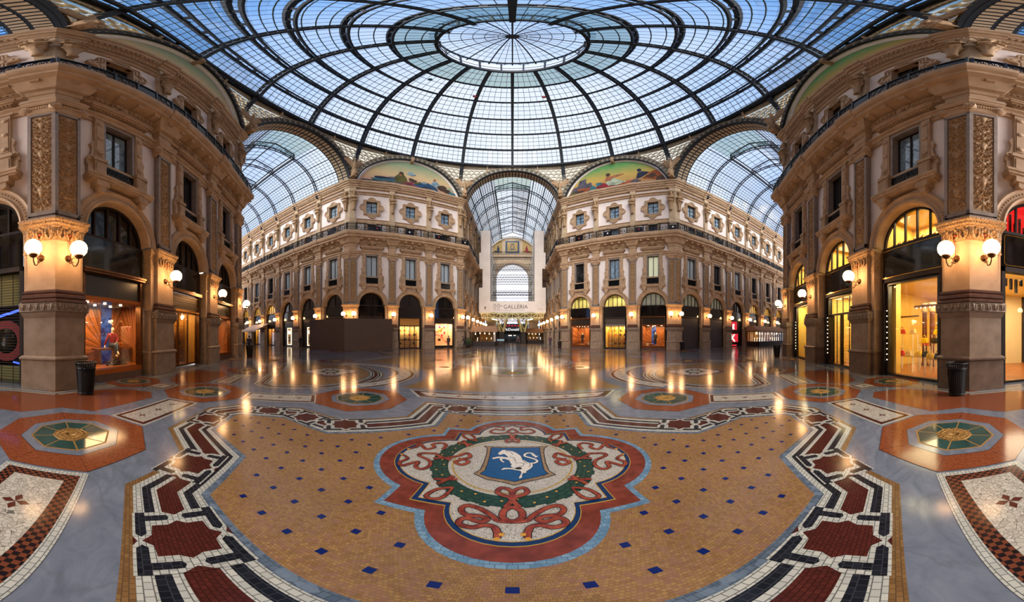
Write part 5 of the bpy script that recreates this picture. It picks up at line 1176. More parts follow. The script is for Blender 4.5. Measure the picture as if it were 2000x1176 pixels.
M['greypane'] = mat('grey_lit_pane', '878b7e', .3, '6f746a', 1, em=.08, emc='b0b098')
lun_meshes()
def roombox(x0, x1, y0, y1, z0, z1, name, mats, root, org=(0,0,0)):
    a = MB(); V = [(x0,y0,z0),(x1,y0,z0),(x1,y1,z0),(x0,y1,z0),(x0,y0,z1),(x1,y0,z1),(x1,y1,z1),(x0,y1,z1)]; V = [(p[0]-org[0], p[1]-org[1], p[2]-org[2]) for p in V]
    a.add(V, [(0,1,2,3)], 1); a.add(V, [(7,6,5,4)], 2 if len(mats) > 2 else 0); a.add(V, [(2,6,7,3),(1,5,6,2),(3,7,4,0)], 0)
    return a.build(name, mats, root, Matrix.Translation(org))
def bag(mx, m, label, s=1.0, g='handbags in the lit shop windows'):
    t = thing('handbag', label, 'handbag', mx @ Matrix.Scale(s, 4), g, 'thing')
    a = MB(); a.loft([[(x*w, y*d, z) for x, y in ((-1,-.8),(-.8,-1),(.8,-1),(1,-.8),(1,.8),(.8,1),(-.8,1),(-1,.8))] for z, w, d in ((0,.16,.07),(.02,.175,.08),(.12,.17,.075),(.22,.14,.05),(.24,.13,.04))], 0, False); bb = a.build('bag_body', m, t)
    a = MB(); a.tube([(.09*cos(q), -.03, .23+.13*sin(q)) for q in [pi*i/8 for i in range(9)]], .011, 6); a.build('handle', m, t)
    a = MB(); a.box(-.02,.02,-.09,-.07,.13,.17); a.build('clasp', 'gold', bb)
def shop(k, u, typ, label, place=''):
    mx = FM(k, u); t = thing('shopfront', label, 'shopfront', mx, None, 'structure'); P = lambda nm, mb, m: mb.build(nm, m, t)
    W3 = {'wood','goldA','flowers','darkB','tiles'}
    lit = {'yellow1':('room_y',170),'yellow2':('room_y',170),'yellow3':('room_y',170),'woodC':('room_c',70),'goldC':('room_c',80),'goldL':('room_y',90),'litL':('room_y',60),'cosm':('room_w',0)}.get(typ)
    obj('lunette_frame', LUN['f0' if typ in ('darkB','flowers','goldB','slim') else 'f'], t)
    obj('lunette_pane', LUN['clear' if lit else 'grey' if typ in ('woodCg','closed') else 'dark'], t); obj('fascia', LUN['fas'], t)
    if lit:
        roombox(-1.58,1.58,.76,2.6,4.3,7.45,'upper_room',[lit[0],'room_g'],t)
        if lit[1]: arealight(mx @ Matrix.Translation((0,1.6,7.35)), 2.4, 1.2, lit[1], (1,.86,.5))
    a = MB()
    for s in (-1, 1): a.box(min(s*1.46,s*1.6),max(s*1.46,s*1.6),.5,.8,0,4.28)
    a.box(-1.6,1.6,.5,.8,4.1,4.28); P('door_frame', a, 'bronze' if typ in ('wood','goldA','woodC','woodCg') else 'dark')
    if typ in ('wood','woodC','woodCg'):
        a = MB(); a.box(-1.6,1.6,.34,.78,4.12,4.3); a.box(-1.62,1.62,.28,.5,4.2,4.27); P('bronze_ledge', a, 'bronze')
        a = MB(); a.box(-1.46,1.46,.6,.76,3.24,4.1); P('sign_panel', a, 'satinblack'); a = MB(); a.box(-1.46,1.46,.5,.78,3.1,3.24); a.box(-1.46,1.46,.45,.8,0,.28,1); a.box(-1.46,1.46,.42,.78,.28,.46); P('copper_sill', a, ['copperedge','brown'])
        roombox(-1.45,2.1 if typ == 'wood' else 1.45,.8,2.5,.46,3.12,'display_walls',['woodray','woodfloor','mirrorceil'],t,(1.1 if typ == 'wood' else .1,2.5,1.1))
        x0 = .8 if typ == 'wood' else .5 if typ == 'woodC' else -.62
        a = MB(); a.box(x0,x0+.62,2.42,2.48,.5,3.1); P('mountain_picture', a, 'blueglow')
        a = MB()
        for i in range(3):
            for j in (0, 1): a.lathe([(0,0),(.07,0),(.07,.02),(0,.02)], 10, (-.9+.9*i,1.2+.7*j,3.085))
        P('ceiling_spots', a, 'spotlit'); arealight(mx @ Matrix.Translation((0,1.5,3.05)), 2.4, 1.1, 130, (1,.62,.3))
        a = MB(); a.box(-1.46,1.46,.77,.785,.46,3.1); P('shop_glass', a, 'shop')
    elif typ in ('goldA','goldC','goldB','goldL','litL','darkB'):
        z1 = 3.1
        if typ == 'goldA':
            a = MB(); a.box(-1.6,1.6,.34,.78,4.12,4.3); P('bronze_ledge', a, 'bronze'); a = MB()
            for i in range(6): a.box(-1.46,1.46,.6-.03*(i % 2),.76,3.24+.14*i,3.36+.14*i)
            P('roller_shutter_box', a, 'shutter')
        elif typ == 'goldC':
            a = MB(); a.box(-1.46,1.46,.7,.76,3.3,4.1)
            for i in range(14):
                for j in range(4): c = (-1.36+.21*i, 3.42+.19*j); a.frame([(c[0]+.09*cos(q),c[1]+.085*sin(q)) for q in [pi*2*w/6 for w in range(6)]], [(c[0]+.06*cos(q),c[1]+.055*sin(q)) for q in [pi*2*w/6 for w in range(6)]], .66, .7, 1)
            P('pierced_metal_frieze', a, ['dark','steel_l'])
            a = MB(); a.box(-1.46,1.46,.62,.76,3.08,3.3); P('metal_band', a, 'steel_l')
        elif typ == 'goldB':
            a = MB()
            for i in range(12): a.box(-1.46,1.46,.66,.74,3.14+.09*i,3.2+.09*i)
            P('shutter_slats', a, 'shutter')
        else:
            a = MB(); a.box(-1.46,1.46,.6,.76,3.1,4.1); P('sign_panel', a, 'dark')
        w = {'goldA':['room_g','woodfloor','room_g'],'goldC':['room_y','woodfloor','cream2'],'goldB':['cream2','woodfloor','cream'],'goldL':['room_g','woodfloor','room_y'],'litL':['room_y','woodfloor'],'darkB':['dark','dark']}[typ]
        roombox(-1.5,1.5,.8,2.5,.08,3.3 if typ != 'goldB' else 4.2,'shop_room',w,t)
        if typ != 'darkB': arealight(mx @ Matrix.Translation((0,1.4,3.22)), 2.2, 1.0, {'goldA':90,'goldC':150,'goldB':150,'goldL':120,'litL':70}[typ], (1,.66,.3))
        a = MB()
        for x in ((-1.46,-.5,.5,1.46) if typ != 'goldB' else (-1.46,-.72,0,.72,1.46)): a.box(x-.035,x+.035,.72,.8,.08,z1)
        a.box(-1.46,1.46,.72,.8,.04,.14); a.box(-1.46,1.46,.72,.8,z1-.06,z1+.04)
        if typ == 'goldB': a.box(-1.46,1.46,.72,.8,1.14,1.24)
        P('door_bars', a, 'bronze' if typ == 'goldA' else 'dark'); a = MB(); a.box(-1.46,1.46,.78,.79,.1,z1); P('shop_glass', a, 'shop')
        if typ != 'darkB':
            r = random.Random(int(abs(u)*10)+ord(k[0]))
            for j in range(4): a = MB(); a.box(-1.3,1.3,1.5,2.1,.55+.6*j,.58+.6*j); P('display_shelf', a, 'gold')
            a = MB()
            for x in (-1.3,-.45,.45,1.3): a.box(x-.025,x+.025,1.48,1.53,.1,3.1)
            P('shelf_posts', a, 'gold')
            a = MB()
            for i in range(5): a.tube([(-1.2+.6*i,1.2,3.1),(-1.2+.6*i,1.2,2.85)], .008, 4); a.ball((-1.2+.6*i,1.2,2.78), .06, 8)
            P('hanging_bulbs', a, 'spotlit')
            n = 0
            for j in range(4):
                for i in range(4):
                    if r.random() < .7: n += 1; mm = r.choice(['blk','blk','crm','orl','redl']); bag(mx @ Matrix.Translation((-1.05+.7*i+r.uniform(-.08,.08), 1.75, .59+.6*j)), mm, f'{ {"blk":"black","crm":"cream","orl":"tan","redl":"red"}[mm]} bag, {ORD[i]} along the {["lowest","second","third","top"][j]} golden shelf, {place}', r.uniform(.8,1.1), f'bags on the golden shelves, {place}')
    elif typ == 'flowers':
        a = MB(); a.box(-1.46,1.46,.6,.78,0,.36); a.box(-1.46,1.46,.6,.76,3.5,4.1); P('dark_base', a, 'dark'); roombox(-1.45,1.45,.8,2.0,.36,3.5,'display_box',['room_w','room_w'],t)
        arealight(mx @ Matrix.Translation((0,1.2,3.45)), 2.6, .8, 170, (1,.74,.46)); a = MB()
        for i in range(9): a.ball((-1.3+.325*i,.95,3.42), .04, 6)
        P('bulb_row', a, 'spotlit'); a = MB(); a.box(-1.46,1.46,.77,.785,.36,3.5); P('shop_glass', a, 'shop'); r = random.Random(5)
        for x, z in ((-1.16,3.0),(.52,3.0),(.0,2.58),(.6,2.2),(.16,1.8),(-1.16,1.42),(-.2,3.08)):
            b = thing('balloon', f'pink balloon at {"the top" if z > 2.6 else "mid height" if z > 1.7 else "the lower left"} of the white flower window', 'balloon', mx @ Matrix.Translation((x,1.6,z)) @ Matrix.Scale(1.25, 4), 'pink balloons in the white window', 'thing'); a = MB(); a.lathe([(.001,-.2),(.03,-.18),(.1,-.06),(.13,.04),(.1,.13),(.001,.17)], 12); a.build('balloon_skin', 'pink', b)
            a = MB(); a.tube([(0,0,-.19),(.02,0,-.24),(0,0,-.3)], .006, 4); a.build('string', 'white', b)
        for j in range(2):
            a = MB()
            for i in range(16): q = i/15; x = -1.3+1.5*q+(.9*q if j else 0); z = (2.1+.75*q**1.5) if not j else 1.75-.9*q+.3*sin(q*5); a.add([(x-.08,1.3,z+.1*r.random()),(x+.1,1.28,z+.02),(x+.06,1.32,z+.2),(x-.06,1.3,z+.2)], [(0,1,2,3)], r.choice([0,0,1])); a.ball((x,1.35,z), .07, 6, r.choice([0,1]))
            g = tag(a.build('flower_garland', ['ylw','pink'], None, mx), f'{"upper" if not j else "lower"} garland of yellow and pink flowers in the white window', 'garland', 'garlands in the white window', 'thing')
        g = thing('gift_box', 'small open gold box hanging at the centre of the flower window', 'box', mx @ Matrix.Translation((-.35,1.4,1.0)), None, 'thing'); a = MB(); a.box(-.2,.2,0,.25,0,.36); a.build('box_body', 'gold', g); a = MB(); a.box(-.12,.12,-.02,0,.1,.26); a.build('dark_label', 'blk', g)
    elif typ == 'slim':
        a = MB(); a.box(-1.46,1.46,.6,.78,0,4.1); 
        P('black_front', a, 'satinblack'); x0, x1 = -.35, .75
        a = MB(); a.frame([(x0,.25),(x1,.25),(x1,3.05),(x0,3.05)], [(x0+.1,.35),(x1-.1,.35),(x1-.1,2.95),(x0+.1,2.95)], .5, .6); P('lit_frame', a, 'vitlit')
        a = MB(); a.box(x0+.1,x1-.1,.57,.6,.35,2.95); P('vitrine_back', a, 'room_w'); a = MB(); a.ball((.2,.54,2.3), .3, 12); P('lit_disc', a, 'vitlit')
        for z, m in ((.85,'blk'),(1.35,'blk')): bag(mx @ Matrix.Translation((.2,.5,z)), m, f'dark bag on {"lower" if z < 1 else "upper"} ledge of a lit narrow vitrine, {SHORT[k]}, {"nearer the hoarding" if abs(u) < 9 else "farther along"}', .9, None)
    elif typ.startswith('yellow'):
        a = MB(); gl = 'gold'
        for p in ((-1.58,1.58,.5,.53,4.3,4.33),(-1.58,1.58,.5,.53,5.58,5.61),(-1.58,-1.55,.5,.53,4.3,5.6),(1.55,1.58,.5,.53,4.3,5.6)): a.box(*p)
        P('gold_border', a, gl); dep = 6.5 if typ == 'yellow1' else 4 if typ == 'yellow2' else 1.6
        roombox(-1.58 if typ != 'yellow1' else -3.4,1.58,.8,dep,.06,4.24,'shop_room',['room_y','woodfloor','cream'],t)
        arealight(mx @ Matrix.Translation((0,(.8+dep)/2,4.18)), 2.4, dep-1.2, {'yellow1':480,'yellow2':330,'yellow3':190}[typ], (1,.86,.5))
        a = MB()
        for s in (-1, 1): a.box(min(s*1.3,s*1.46),max(s*1.3,s*1.46),.6,.8,0,4.1)
        a.box(-1.46,1.46,.6,.8,0,.1); a.box(-1.46,1.46,.6,.8,4.0,4.15); P('black_frame', a, 'satinblack')
        a = MB()
        for i in range(10): a.ball((-1.38,.59,.7+.24*i), .022, 6)
        P('bulb_row', a, 'spotlit'); a = MB(); a.box(-1.3,1.3,.77,.785,.1,4.0); P('shop_glass', a, 'shop')
        if typ == 'yellow2':
            a = MB()
            for i in range(42): a.box(-1.3,1.3,.83,.85,.2+.09*i,.215+.09*i)
            for x in (-1.3,-.65,0,.65,1.3): a.box(x-.02,x+.02,.81,.86,.1,4.0)
            P('roller_grille', a, 'steel2'); a = MB(); a.box(-1.3,1.3,.6,.8,2.95,3.05); a.box(-.95,-.88,.6,.8,.1,3); a.box(.05,.14,.6,.8,.1,3); P('door_bars', a, 'satinblack')
            s = thing('exit_sign', 'small green exit sign above the grilled door', 'sign', mx @ Matrix.Translation((1.0,1.4,3.75)), None, 'thing'); a = MB(); a.box(-.12,.12,0,.04,0,.14); a.build('sign_box', emit('green_sign', (.05,.7,.45), 1.2), s)
            s = thing('display_plinth', 'dark plinth behind the grilled door', 'plinth', mx @ Matrix.Translation((.45,2.0,.06)), None, 'thing'); a = MB(); a.box(-.25,.25,-.2,.2,0,1.5); a.box(-.3,.3,-.25,.25,1.5,1.55); a.build('plinth_body', 'bronze', s)
            for i in range(3): bag(mx @ Matrix.Translation((.9,2.6,1.0+.6*i)), ['blk','yll','crm'][i], f'{["black","yellow","cream"][i]} bag behind the grilled door', 1)
            a = MB()
            for i in range(3): a.box(.6,1.5,2.3,3.0,.96+.6*i,.99+.6*i)
            P('display_shelf', a, 'gold')
        if typ == 'yellow3':
            a = MB(); a.box(-.05,.0,1.5,1.55,.9,1.6); a.box(.1,.15,1.5,1.55,.9,1.6); P('door_handles', a, 'gold')
        if typ == 'yellow1':
            a = MB(); a.box(-3.3,-1.22,1.0,1.3,.06,4.2); P('plain_partition', a, 'room_y')
            for i, x in enumerate((-2.09,-1.56)):
                c = thing('shop_column', f'reddish-brown marble column with gilt capital, {["left","right"][i]} of the pair', 'column', mx @ Matrix.Translation((x,4.2,.06)), 'marble columns inside the handbag shop', 'thing'); a = MB(); a.lathe([(.2,0),(.2,.1),(.15,.15),(.14,2.9),(.13,3.0)], 16); a.build('shaft', 'redcol', c); a = MB(); a.lathe([(.14,3.0),(.2,3.1),(.16,3.2),(.23,3.45),(.24,3.55),(.0,3.55)], 12); a.build('gilt_capital', 'crm', c)
            a = MB(); a.box(-2.2,.3,3.4,3.6,3.3,3.4); a.box(-3.2,-1.6,3.0,3.1,2.75,2.83); P('hanging_rail', a, 'bronze')
            a = MB()
            for i in range(8): a.ball((-2.1+.3*i,3.5,3.27), .035, 6)
            P('rail_spots', a, 'spotlit')
            for i, (x, y, z, w) in enumerate(((-.55,2.6,1.34,.5),(-1.6,2.0,.71,.45),(-.5,1.95,.73,.43),(.45,1.6,.70,.42),(-2.5,3.2,1.8,.6),(-2.5,2.2,1.05,.4),(-.2,3.3,1.75,.6),(-1.2,3.3,1.2,.35))):
                tb = thing('display_table', f'clear glass display table, {ORD[i]} of eight in the handbag shop', 'table', mx @ Matrix.Translation((x,y,.06)), 'glass tables in the handbag shop', 'thing'); a = MB(); a.box(-w,w,-.25,.25,z-.03,z); a.build('glass_top', 'shop', tb)
                for sx in (-1, 1):
                    for sy in (-1, 1): a = MB(); a.box(sx*(w-.04)-.015,sx*(w-.04)+.015,sy*.2-.015,sy*.2+.015,0,z-.03); a.build('leg', 'white', tb)
                q = int(2*w/.42)
                for j in range(q):
                    xx = -w+.21+j*(2*w-.42)/max(1, q-1); m = ['yll','blk','redl','crm','yll','blk'][(i*2+j) % 6]; cn = {'yll':'yellow','blk':'black','redl':'red','crm':'cream'}[m]
                    bag(mx @ Matrix.Translation((x+xx,y,.06+z)), m, f'{cn} handbag on the {ORD[i]} glass table, {ORD[j]} along it', 1.05)
    elif typ == 'closed':
        a = MB(); a.box(-1.6,1.6,.5,.6,0,4.28); a.box(-1.2,.9,.47,.5,.05,2.6); a.box(-1.6,1.6,.46,.6,4.2,4.3); P('closing_panel', a, 'greyclose')
    elif typ == 'red':
        a = MB(); a.box(-1.46,1.46,.7,.76,0,4.1); P('dark_back', a, 'dark'); a = MB(); a.box(-1.4,.3,.6,.68,2.75,4.05); a.box(-1.4,.6,.6,.68,.75,2.1); a.box(-1.4,.2,.6,.68,.1,.3); P('red_posters', a, 'redsign')
        a = MB(); a.prism([(-1.25,2.0),(-1.0,2.0),(-1.0,1.55),(-.55,2.0),(-.2,2.0),(-.75,1.45),(-.15,.8),(-.5,.8),(-1.0,1.35),(-1.0,.8),(-1.25,.8)][::-1], .58, .6); a.ball((-.7,.58,3.5), .22, 10); a.prism([(-1.0,2.8),(-.4,2.8),(-.5,3.3),(-.9,3.3)], .57, .6); P('white_letter', a, 'whitesign')
    elif typ == 'tiles':
        a = MB(); a.box(-1.46,1.46,.9,1.0,2.9,4.1); a.box(-1.46,1.46,.9,1.0,0,.6); P('tiled_band', a, 'tilegrn'); roombox(-1.46,1.46,.8,2.6,.05,4.1,'shop_room',['dark','dark'],t)
        a = MB(); a.tube([(.1,1.4,2.55),(1.4,1.4,2.85)], .05, 6); a.tube([(.8,1.3,.7),(1.4,1.3,.62)], .04, 6); P('blue_neon', a, 'bluelit')
        s = thing('roundel_sign', 'red ring roundel sign in the dark tiled shop window', 'sign', mx @ Matrix.Translation((.55,1.15,1.55)), None, 'thing'); a = MB(); a.frame([(.8*cos(q),.8*sin(q)) for q in [2*pi*i/40 for i in range(40)]], [(.5*cos(q),.5*sin(q)) for q in [2*pi*i/40 for i in range(40)]], 0, .05); a.build('red_ring', 'redpaint', s); a = MB(); a.lathe([(0,0),(.5,0),(.5,.03),(0,.03)], 24); a.v = [(x,.03-z,y) for x, y, z in a.v]; a.build('tile_centre', 'tilegrn', s)
        a = MB()
        for i in range(38): a.box(-1.46,1.46,.74,.76,.1+.105*i,.12+.105*i)
        P('roller_grille', a, 'steel2'); arealight(mx @ Matrix.Translation((0,1.3,4.0)), 2, .5, 8, (1,.8,.5))
    elif typ == 'cosm':
        a = MB(); 
        for i in range(16): x = -1.5+i*.2; a.box(x-.04,x+.04,.8,.9,5.7,6.2+.5*((i*7) % 5)/4)
        P('black_spikes', a, 'black'); a = MB(); a.box(-1.5,1.5,1.0,1.02,5.6,7.4); P('red_lit_back', a, 'redlit')
        a = MB(); pts = [(-1.5,4.42),(-1.42,4.34),(1.42,4.34),(1.5,4.42),(1.5,5.5),(1.42,5.58),(-1.42,5.58),(-1.5,5.5)]; a.frame(pts, inset(pts, .02) , .505, .53); P('gold_border', a, 'gold')
        roombox(-1.58,2.6,.8,6,.06,4.2,'shop_room',['cream2','woodfloor','cream'],t); arealight(mx @ Matrix.Translation((.3,3,4.1)), 2.6, 3.6, 330, (1,.84,.6))
        a = MB()
        for i in range(14): x = -1.45+i*.22; a.box(x-.05,x+.05,.9,1.0,3.35+.35*((i*5) % 7)/6,3.95)
        P('black_spikes', a, 'black'); a = MB(); a.box(-1.58,1.58,.74,.8,0,.08); a.box(-1.58,1.58,.77,.785,.1,4.0,1); P('shop_glass', a, ['satinblack','shop'])
        for j in range(4):
            for i in range(4):
                c = thing('cosmetics_cubby', f'white lit cubby of boxes, {["lowest","second","third","top red"][j]} row, {ORD[i]} along', 'shelf', mx @ Matrix.Translation((-1.45+.0,1.5+i*.5,.75+.42*j)), 'cosmetics cubbies on the side wall', 'thing'); a = MB(); a.box(0,.25,0,.46,0,.03); a.box(0,.03,0,.46,0,.4); a.box(0,.25,0,.02,0,.4); a.build('cubby_frame', 'redl' if j == 3 else 'white', c)
                a = MB()
                for q in range(3): a.box(.06,.18,.08+.13*q,.17+.13*q,.03,.22+.03*(q % 2))
                a.build('boxed_goods', 'white', c)
    return t
M['satinblack'] = mat('satin_black', '14110f', .3); M['copperedge'] = mat('copper_edge', '8a4c20', .28, metal=.8); M['steel_l'] = mat('light_steel', '9a958c', .35, metal=.7); M['mirrorceil'] = mat('mirror_ceiling', '6a6660', .08, metal=.9); M['redcol'] = mat('red_brown_marble', '6a2c18', .25, '4a1c10', 6)
M['blueglow'] = mat('blue_mountain_photo', '2e5fc4', .4, '0a1a44', 2.4, lo=.42, hi=.58, em=.12, emc='2040c0')  # faint emission added to brighten the mountain picture
b3 = DI['bays']
for k, u, t, lb in (('A',b3[0],'wood','copper-framed window with sunburst wood walls and seated mannequin in red coat'), ('A',b3[1],'goldA','golden glass-shelved shop door between the two sunburst wood windows'), ('A',b3[2],'wood','sunburst wood window without mannequin at the right end of its row'),
                   ('B',b3[0],'darkB','dark arch mostly hidden by the brown hoarding, right of its corner'), ('B',b3[1],'goldB','glass door under slatted shutter, right of the brown hoarding'), ('B',b3[2],'flowers','white lit window with pink balloons and flowers'),
                   ('C',b3[0],'woodC','wood-lined window with mannequin in black suit'), ('C',b3[1],'goldC','lit shop door under a pierced metal frieze between two mannequin windows'), ('C',b3[2],'woodCg','wood-lined window with mannequin in green coat'),
                   ('D',b3[0],'yellow3','plain yellow-lit window farthest along the handbag shop'), ('D',b3[1],'yellow2','yellow-lit door behind a roller grille'), ('D',b3[2],'yellow1','large yellow-lit window full of handbags'),
                   ('NL',-2.95,'tiles','dark tiled shop with a red roundel at the extreme left edge'), ('NR',2.95,'cosm','shop with red lunette and white cosmetics shelves at the extreme right edge')): shop(k, u, t, lb, {'A':'red-coat building door','B':'door right of hoarding','C':'mannequin building door'}.get(k,''))
def seq(k): return sorted(LAY[k]['bays'], key=abs)
for k, ts in (('L',['darkB','slim','slim','goldL','litL','litL']), ('R',['closed','closed','red','litL','litL','litL']), ('FL',['litL','goldL','litL','darkB','darkB','darkB']), ('FR',['darkB','litL','litL','darkB','darkB','darkB'])):
    for i, u in enumerate(seq(k)): shop(k, u, ts[i], f'{ {"darkB":"dark","slim":"black-fronted narrow lit","goldL":"golden lit","litL":"warm lit","closed":"dark grey boarded-up","red":"red-postered"}[ts[i]]} shopfront in the {ORD[i]} arch from the corner, {SHORT[k]}', f'{ORD[i]} arch, {SHORT[k]}')
def text(s, size, m, mx, parent, ext=.004, sx=1):
    c = bpy.data.curves.new('lettering', 'FONT'); c.body = s; c.size = size; c.extrude = ext; c.align_x = 'CENTER'; c.align_y = 'CENTER'; c.materials.append(M[m]); q = bpy.data.objects.new('q', c); COL.objects.link(q); me = bpy.data.meshes.new_from_object(q.evaluated_get(bpy.context.evaluated_depsgraph_get())); bpy.data.objects.remove(q); bpy.data.curves.remove(c); me.name = 'lettering'; return obj('lettering', me, parent, mx @ Matrix.Rotation(pi/2, 4, 'X') @ Matrix.Diagonal((sx,1,1,1)))
M['ink'] = mat('dark_lettering', '3a3432', .6)
for k, i, s in (('R',3,'BIFFI'),('R',4,'BIFFI'),('D',0,'VERSACE')):
    u = seq(k)[i] if k == 'R' else b3[i]
    o = thing('fascia_lettering', f'gilt letters on the black fascia of the {ORD[i]} arch, {SHORT[k]}', 'lettering', FM(k, u, .5, 5.0), None, 'thing'); text(s, .55, 'gold', Matrix.Identity(4), o)
# ------------------------------------------------------------------ people and mannequins
for nm, c in (('cl_black','17161a'),('cl_navy','1d2233'),('cl_red','7a1420'),('cl_denim','2f3f57'),('cl_green','2c3826'),('cl_brown','3a2a24'),('cl_grey','4a4a50'),('cl_plum','3a1f33'),('hairdark','1a1210'),('hairgrey','6a625a'),('cl_mustard','b07a1e'),('shoe','120f0e')): M[nm] = mat(nm, c, .8 if nm[:2] == 'cl' else .5)
def person(mx, label, top='cl_black', leg='cl_navy', hair='hairdark', pose='stand', body='skin', cat='person', group=None, long=False, lean=0, arms=None, step=0, s=1.0):
    root = thing('person' if cat == 'person' else 'mannequin', label, cat, mx @ Matrix.Scale(s, 4), group, 'thing')
    sit = pose == 'sit'; hz = .93 if not sit else .52; ly = lean
    sh = lambda x, y, z: (x, y-ly*max(0, z-hz), z-abs(ly)*.25*max(0, z-hz))
    tz = hz-.93
    V = [sh(0,0,hz), sh(0,.01,1.12+tz), sh(0,.0,1.32+tz), sh(0,.01,1.46+tz), sh(0,-.01,1.53+tz), sh(0,-.02,1.60+tz), sh(0,-.015,1.69+tz), sh(0,0,1.745+tz), sh(0,-.10,1.595+tz)]
    E = [(0,1),(1,2),(2,3),(3,4),(4,5),(5,6),(6,7),(5,8)]; Rr = [(.15,.11),(.13,.095),(.16,.105),(.1,.08),.052,(.075,.09),(.078,.095),.05,.014]
    parts = {'arms': [], 'legs': [], 'shoes': []}
    for q, sx in enumerate((-1, 1)):
        A = (arms or {}).get(sx) or [(sx*.24,.02,1.14),(sx*.25,-.06,.90),(sx*.25,-.09,.82)]
        i = len(V); pts = [sh(sx*.18,.01,1.42+tz)]+[sh(a[0],a[1],a[2]+tz) for a in A]
        V += pts; E += [(2,i),(i,i+1),(i+1,i+2),(i+2,i+3)]; Rr += [.062,.045,.03,(.042,.022)]; parts['arms'].append(pts)
        hd = Vector(pts[3])-Vector(pts[2]); hd.normalize(); hp = Vector(pts[3])
        for f in range(4):
            j = len(V); b = hp+hd*.03+Vector((0,(f-1.5)*.018,0)); V += [tuple(b+hd*.035), tuple(b+hd*(.065+.008*(1 if f in (1,2) else 0))+Vector((-sx*.012,0,0)))]; E += [(i+3,j),(j,j+1)]; Rr += [.0095,.008]
        j = len(V); V += [tuple(hp+Vector((-sx*.02,-.03,-.01))), tuple(hp+Vector((-sx*.025,-.045,-.045)))]; E += [(i+3,j),(j,j+1)]; Rr += [.011,.009]
        st = step*sx
        if sit: L = [(sx*.1,-.02,hz), (sx*.09-(.07 if sx > 0 else -.02),-.44,hz+.02+(.06 if sx > 0 else 0)), (sx*.06-(.12 if sx > 0 else 0),-.48-(.16 if sx > 0 else 0),.16+(.08 if sx > 0 else -.06)), (sx*.05-(.12 if sx > 0 else 0),-.62-(.14 if sx > 0 else 0),.10+(.04 if sx > 0 else -.06))]
        else: L = [(sx*.1,0,hz-.02), (sx*.1,-.03-st*.22,.5), (sx*.1,.03-st*.3,.09), (sx*.12,-.13-st*.3,.035)]
        i = len(V); V += L; E += [(0,i),(i,i+1),(i+1,i+2),(i+2,i+3)]; Rr += [.095,.06,.042,(.045,.03)]; parts['legs'].append(L)
    obj('body', skin(V, E, Rr, 1, 'body', (body,)), root)
    if cat == 'person' or True:
        # coat: torso and sleeves as one garment
        cv = [sh(0,0,hz-.06 if not long or sit else hz-.38), sh(0,0,hz+.02), sh(0,.01,1.12+tz), sh(0,0,1.33+tz), sh(0,.01,1.45+tz)]; ce = [(0,1),(1,2),(2,3),(3,4)]; cr = [(.185,.15) if not long else (.2,.16),(.18,.14),(.155,.12),(.19,.13),(.10,.09)]
        for pts in parts['arms']:
            i = len(cv); cv += pts[:3]; ce += [(3,i),(i,i+1),(i+1,i+2)]; cr += [.085,.065,.05]
        obj('coat', skin(cv, ce, cr, 1, 'coat', (top,)), root)
        tv = [(0,0,hz)]; te = []; tr = [(.16,.12)]
        for L in parts['legs']: i = len(tv); tv += L[:3]; te += [(0,i),(i,i+1),(i+1,i+2)]; tr += [.11,.078,.062]
        obj('trousers', skin(tv, te, tr, 1, 'trousers', (leg,)), root)
        for L in parts['legs']:
            d = Vector(L[3])-Vector(L[2]); a = Vector(L[2]); obj('shoe', skin([tuple(a+Vector((0,.03,-.02))), tuple(a+d*.6), tuple(a+d*1.15)], [(0,1),(1,2)], [.05,.048,.035], 1, 'shoe', ('shoe' if body == 'skin' else 'crm',)), root)
    if hair:
        a = MB(); c = sh(0,.015,1.675+tz); a.ball(c, .108, 14, 0, 1.02); a.ball(sh(0,.05,1.60+tz), .085, 10, 0, 1.1); obj('hair', a.mesh('hair', hair), root)
        for sx in (-1, 1): a = MB(); a.ball(sh(sx*.033,-.105,1.635+tz), .011, 6); obj('eye', a.mesh('eye', 'hairdark'), root)
    return root
def face(x, y, z=0, dx=0, dy=-1): return T(x, y, z, atan2(dx, -dy))    # figures look along -y at rest
fold = {-1: [(-.25,-.02,1.16),(-.08,-.22,1.16),(.02,-.2,1.2)], 1: [(.25,-.02,1.14),(.1,-.23,1.1),(.0,-.22,1.12)]}
push = {-1: [(-.22,-.15,1.2),(-.2,-.42,1.08),(-.2,-.5,1.06)], 1: [(.22,-.15,1.2),(.2,-.42,1.08),(.2,-.5,1.06)]}
person(face(18.75,8.55,0,-.5,-.8), 'person in black coat standing with folded arms against a corner pier', 'cl_black', 'cl_black', 'hairgrey', arms=fold)
person(face(-8.75,15.9,0,-.3,-.9), 'person in long dark coat standing before the white flower window', 'cl_brown', 'cl_black', 'hairdark', long=True)
person(face(-6.75,17.3,0,-1,-.1), 'person in black bending over a pushchair handle', 'cl_black', 'cl_black', 'hairdark', arms=push, lean=.38, step=.5)
person(face(-25.2,4.6,0,.6,-.8), 'dark-clothed person walking before the lit narrow vitrines', 'cl_black', 'cl_black', 'hairdark', step=.8)
person(face(6.1,22.3,0,-.3,-1), 'person in plum coat walking by the right pier of the central arcade', 'cl_plum', 'cl_navy', 'hairdark', step=.7, long=True)
person(face(.95,24.9,0,.1,-1), 'person in dark jacket walking towards us in the middle of the central arcade', 'cl_brown', 'cl_black', 'hairdark', step=.8)
person(face(-.7,36,0,.3,1), 'small distant person in dark clothes between the scaffold supports', 'cl_navy', 'cl_black', 'hairdark', step=.6)
person(face(-22.6,-4.6,0,-.8,.5), 'dark-clothed person walking away past the litter bin of the left arcade', 'cl_navy', 'cl_black', 'hairdark', step=.8)
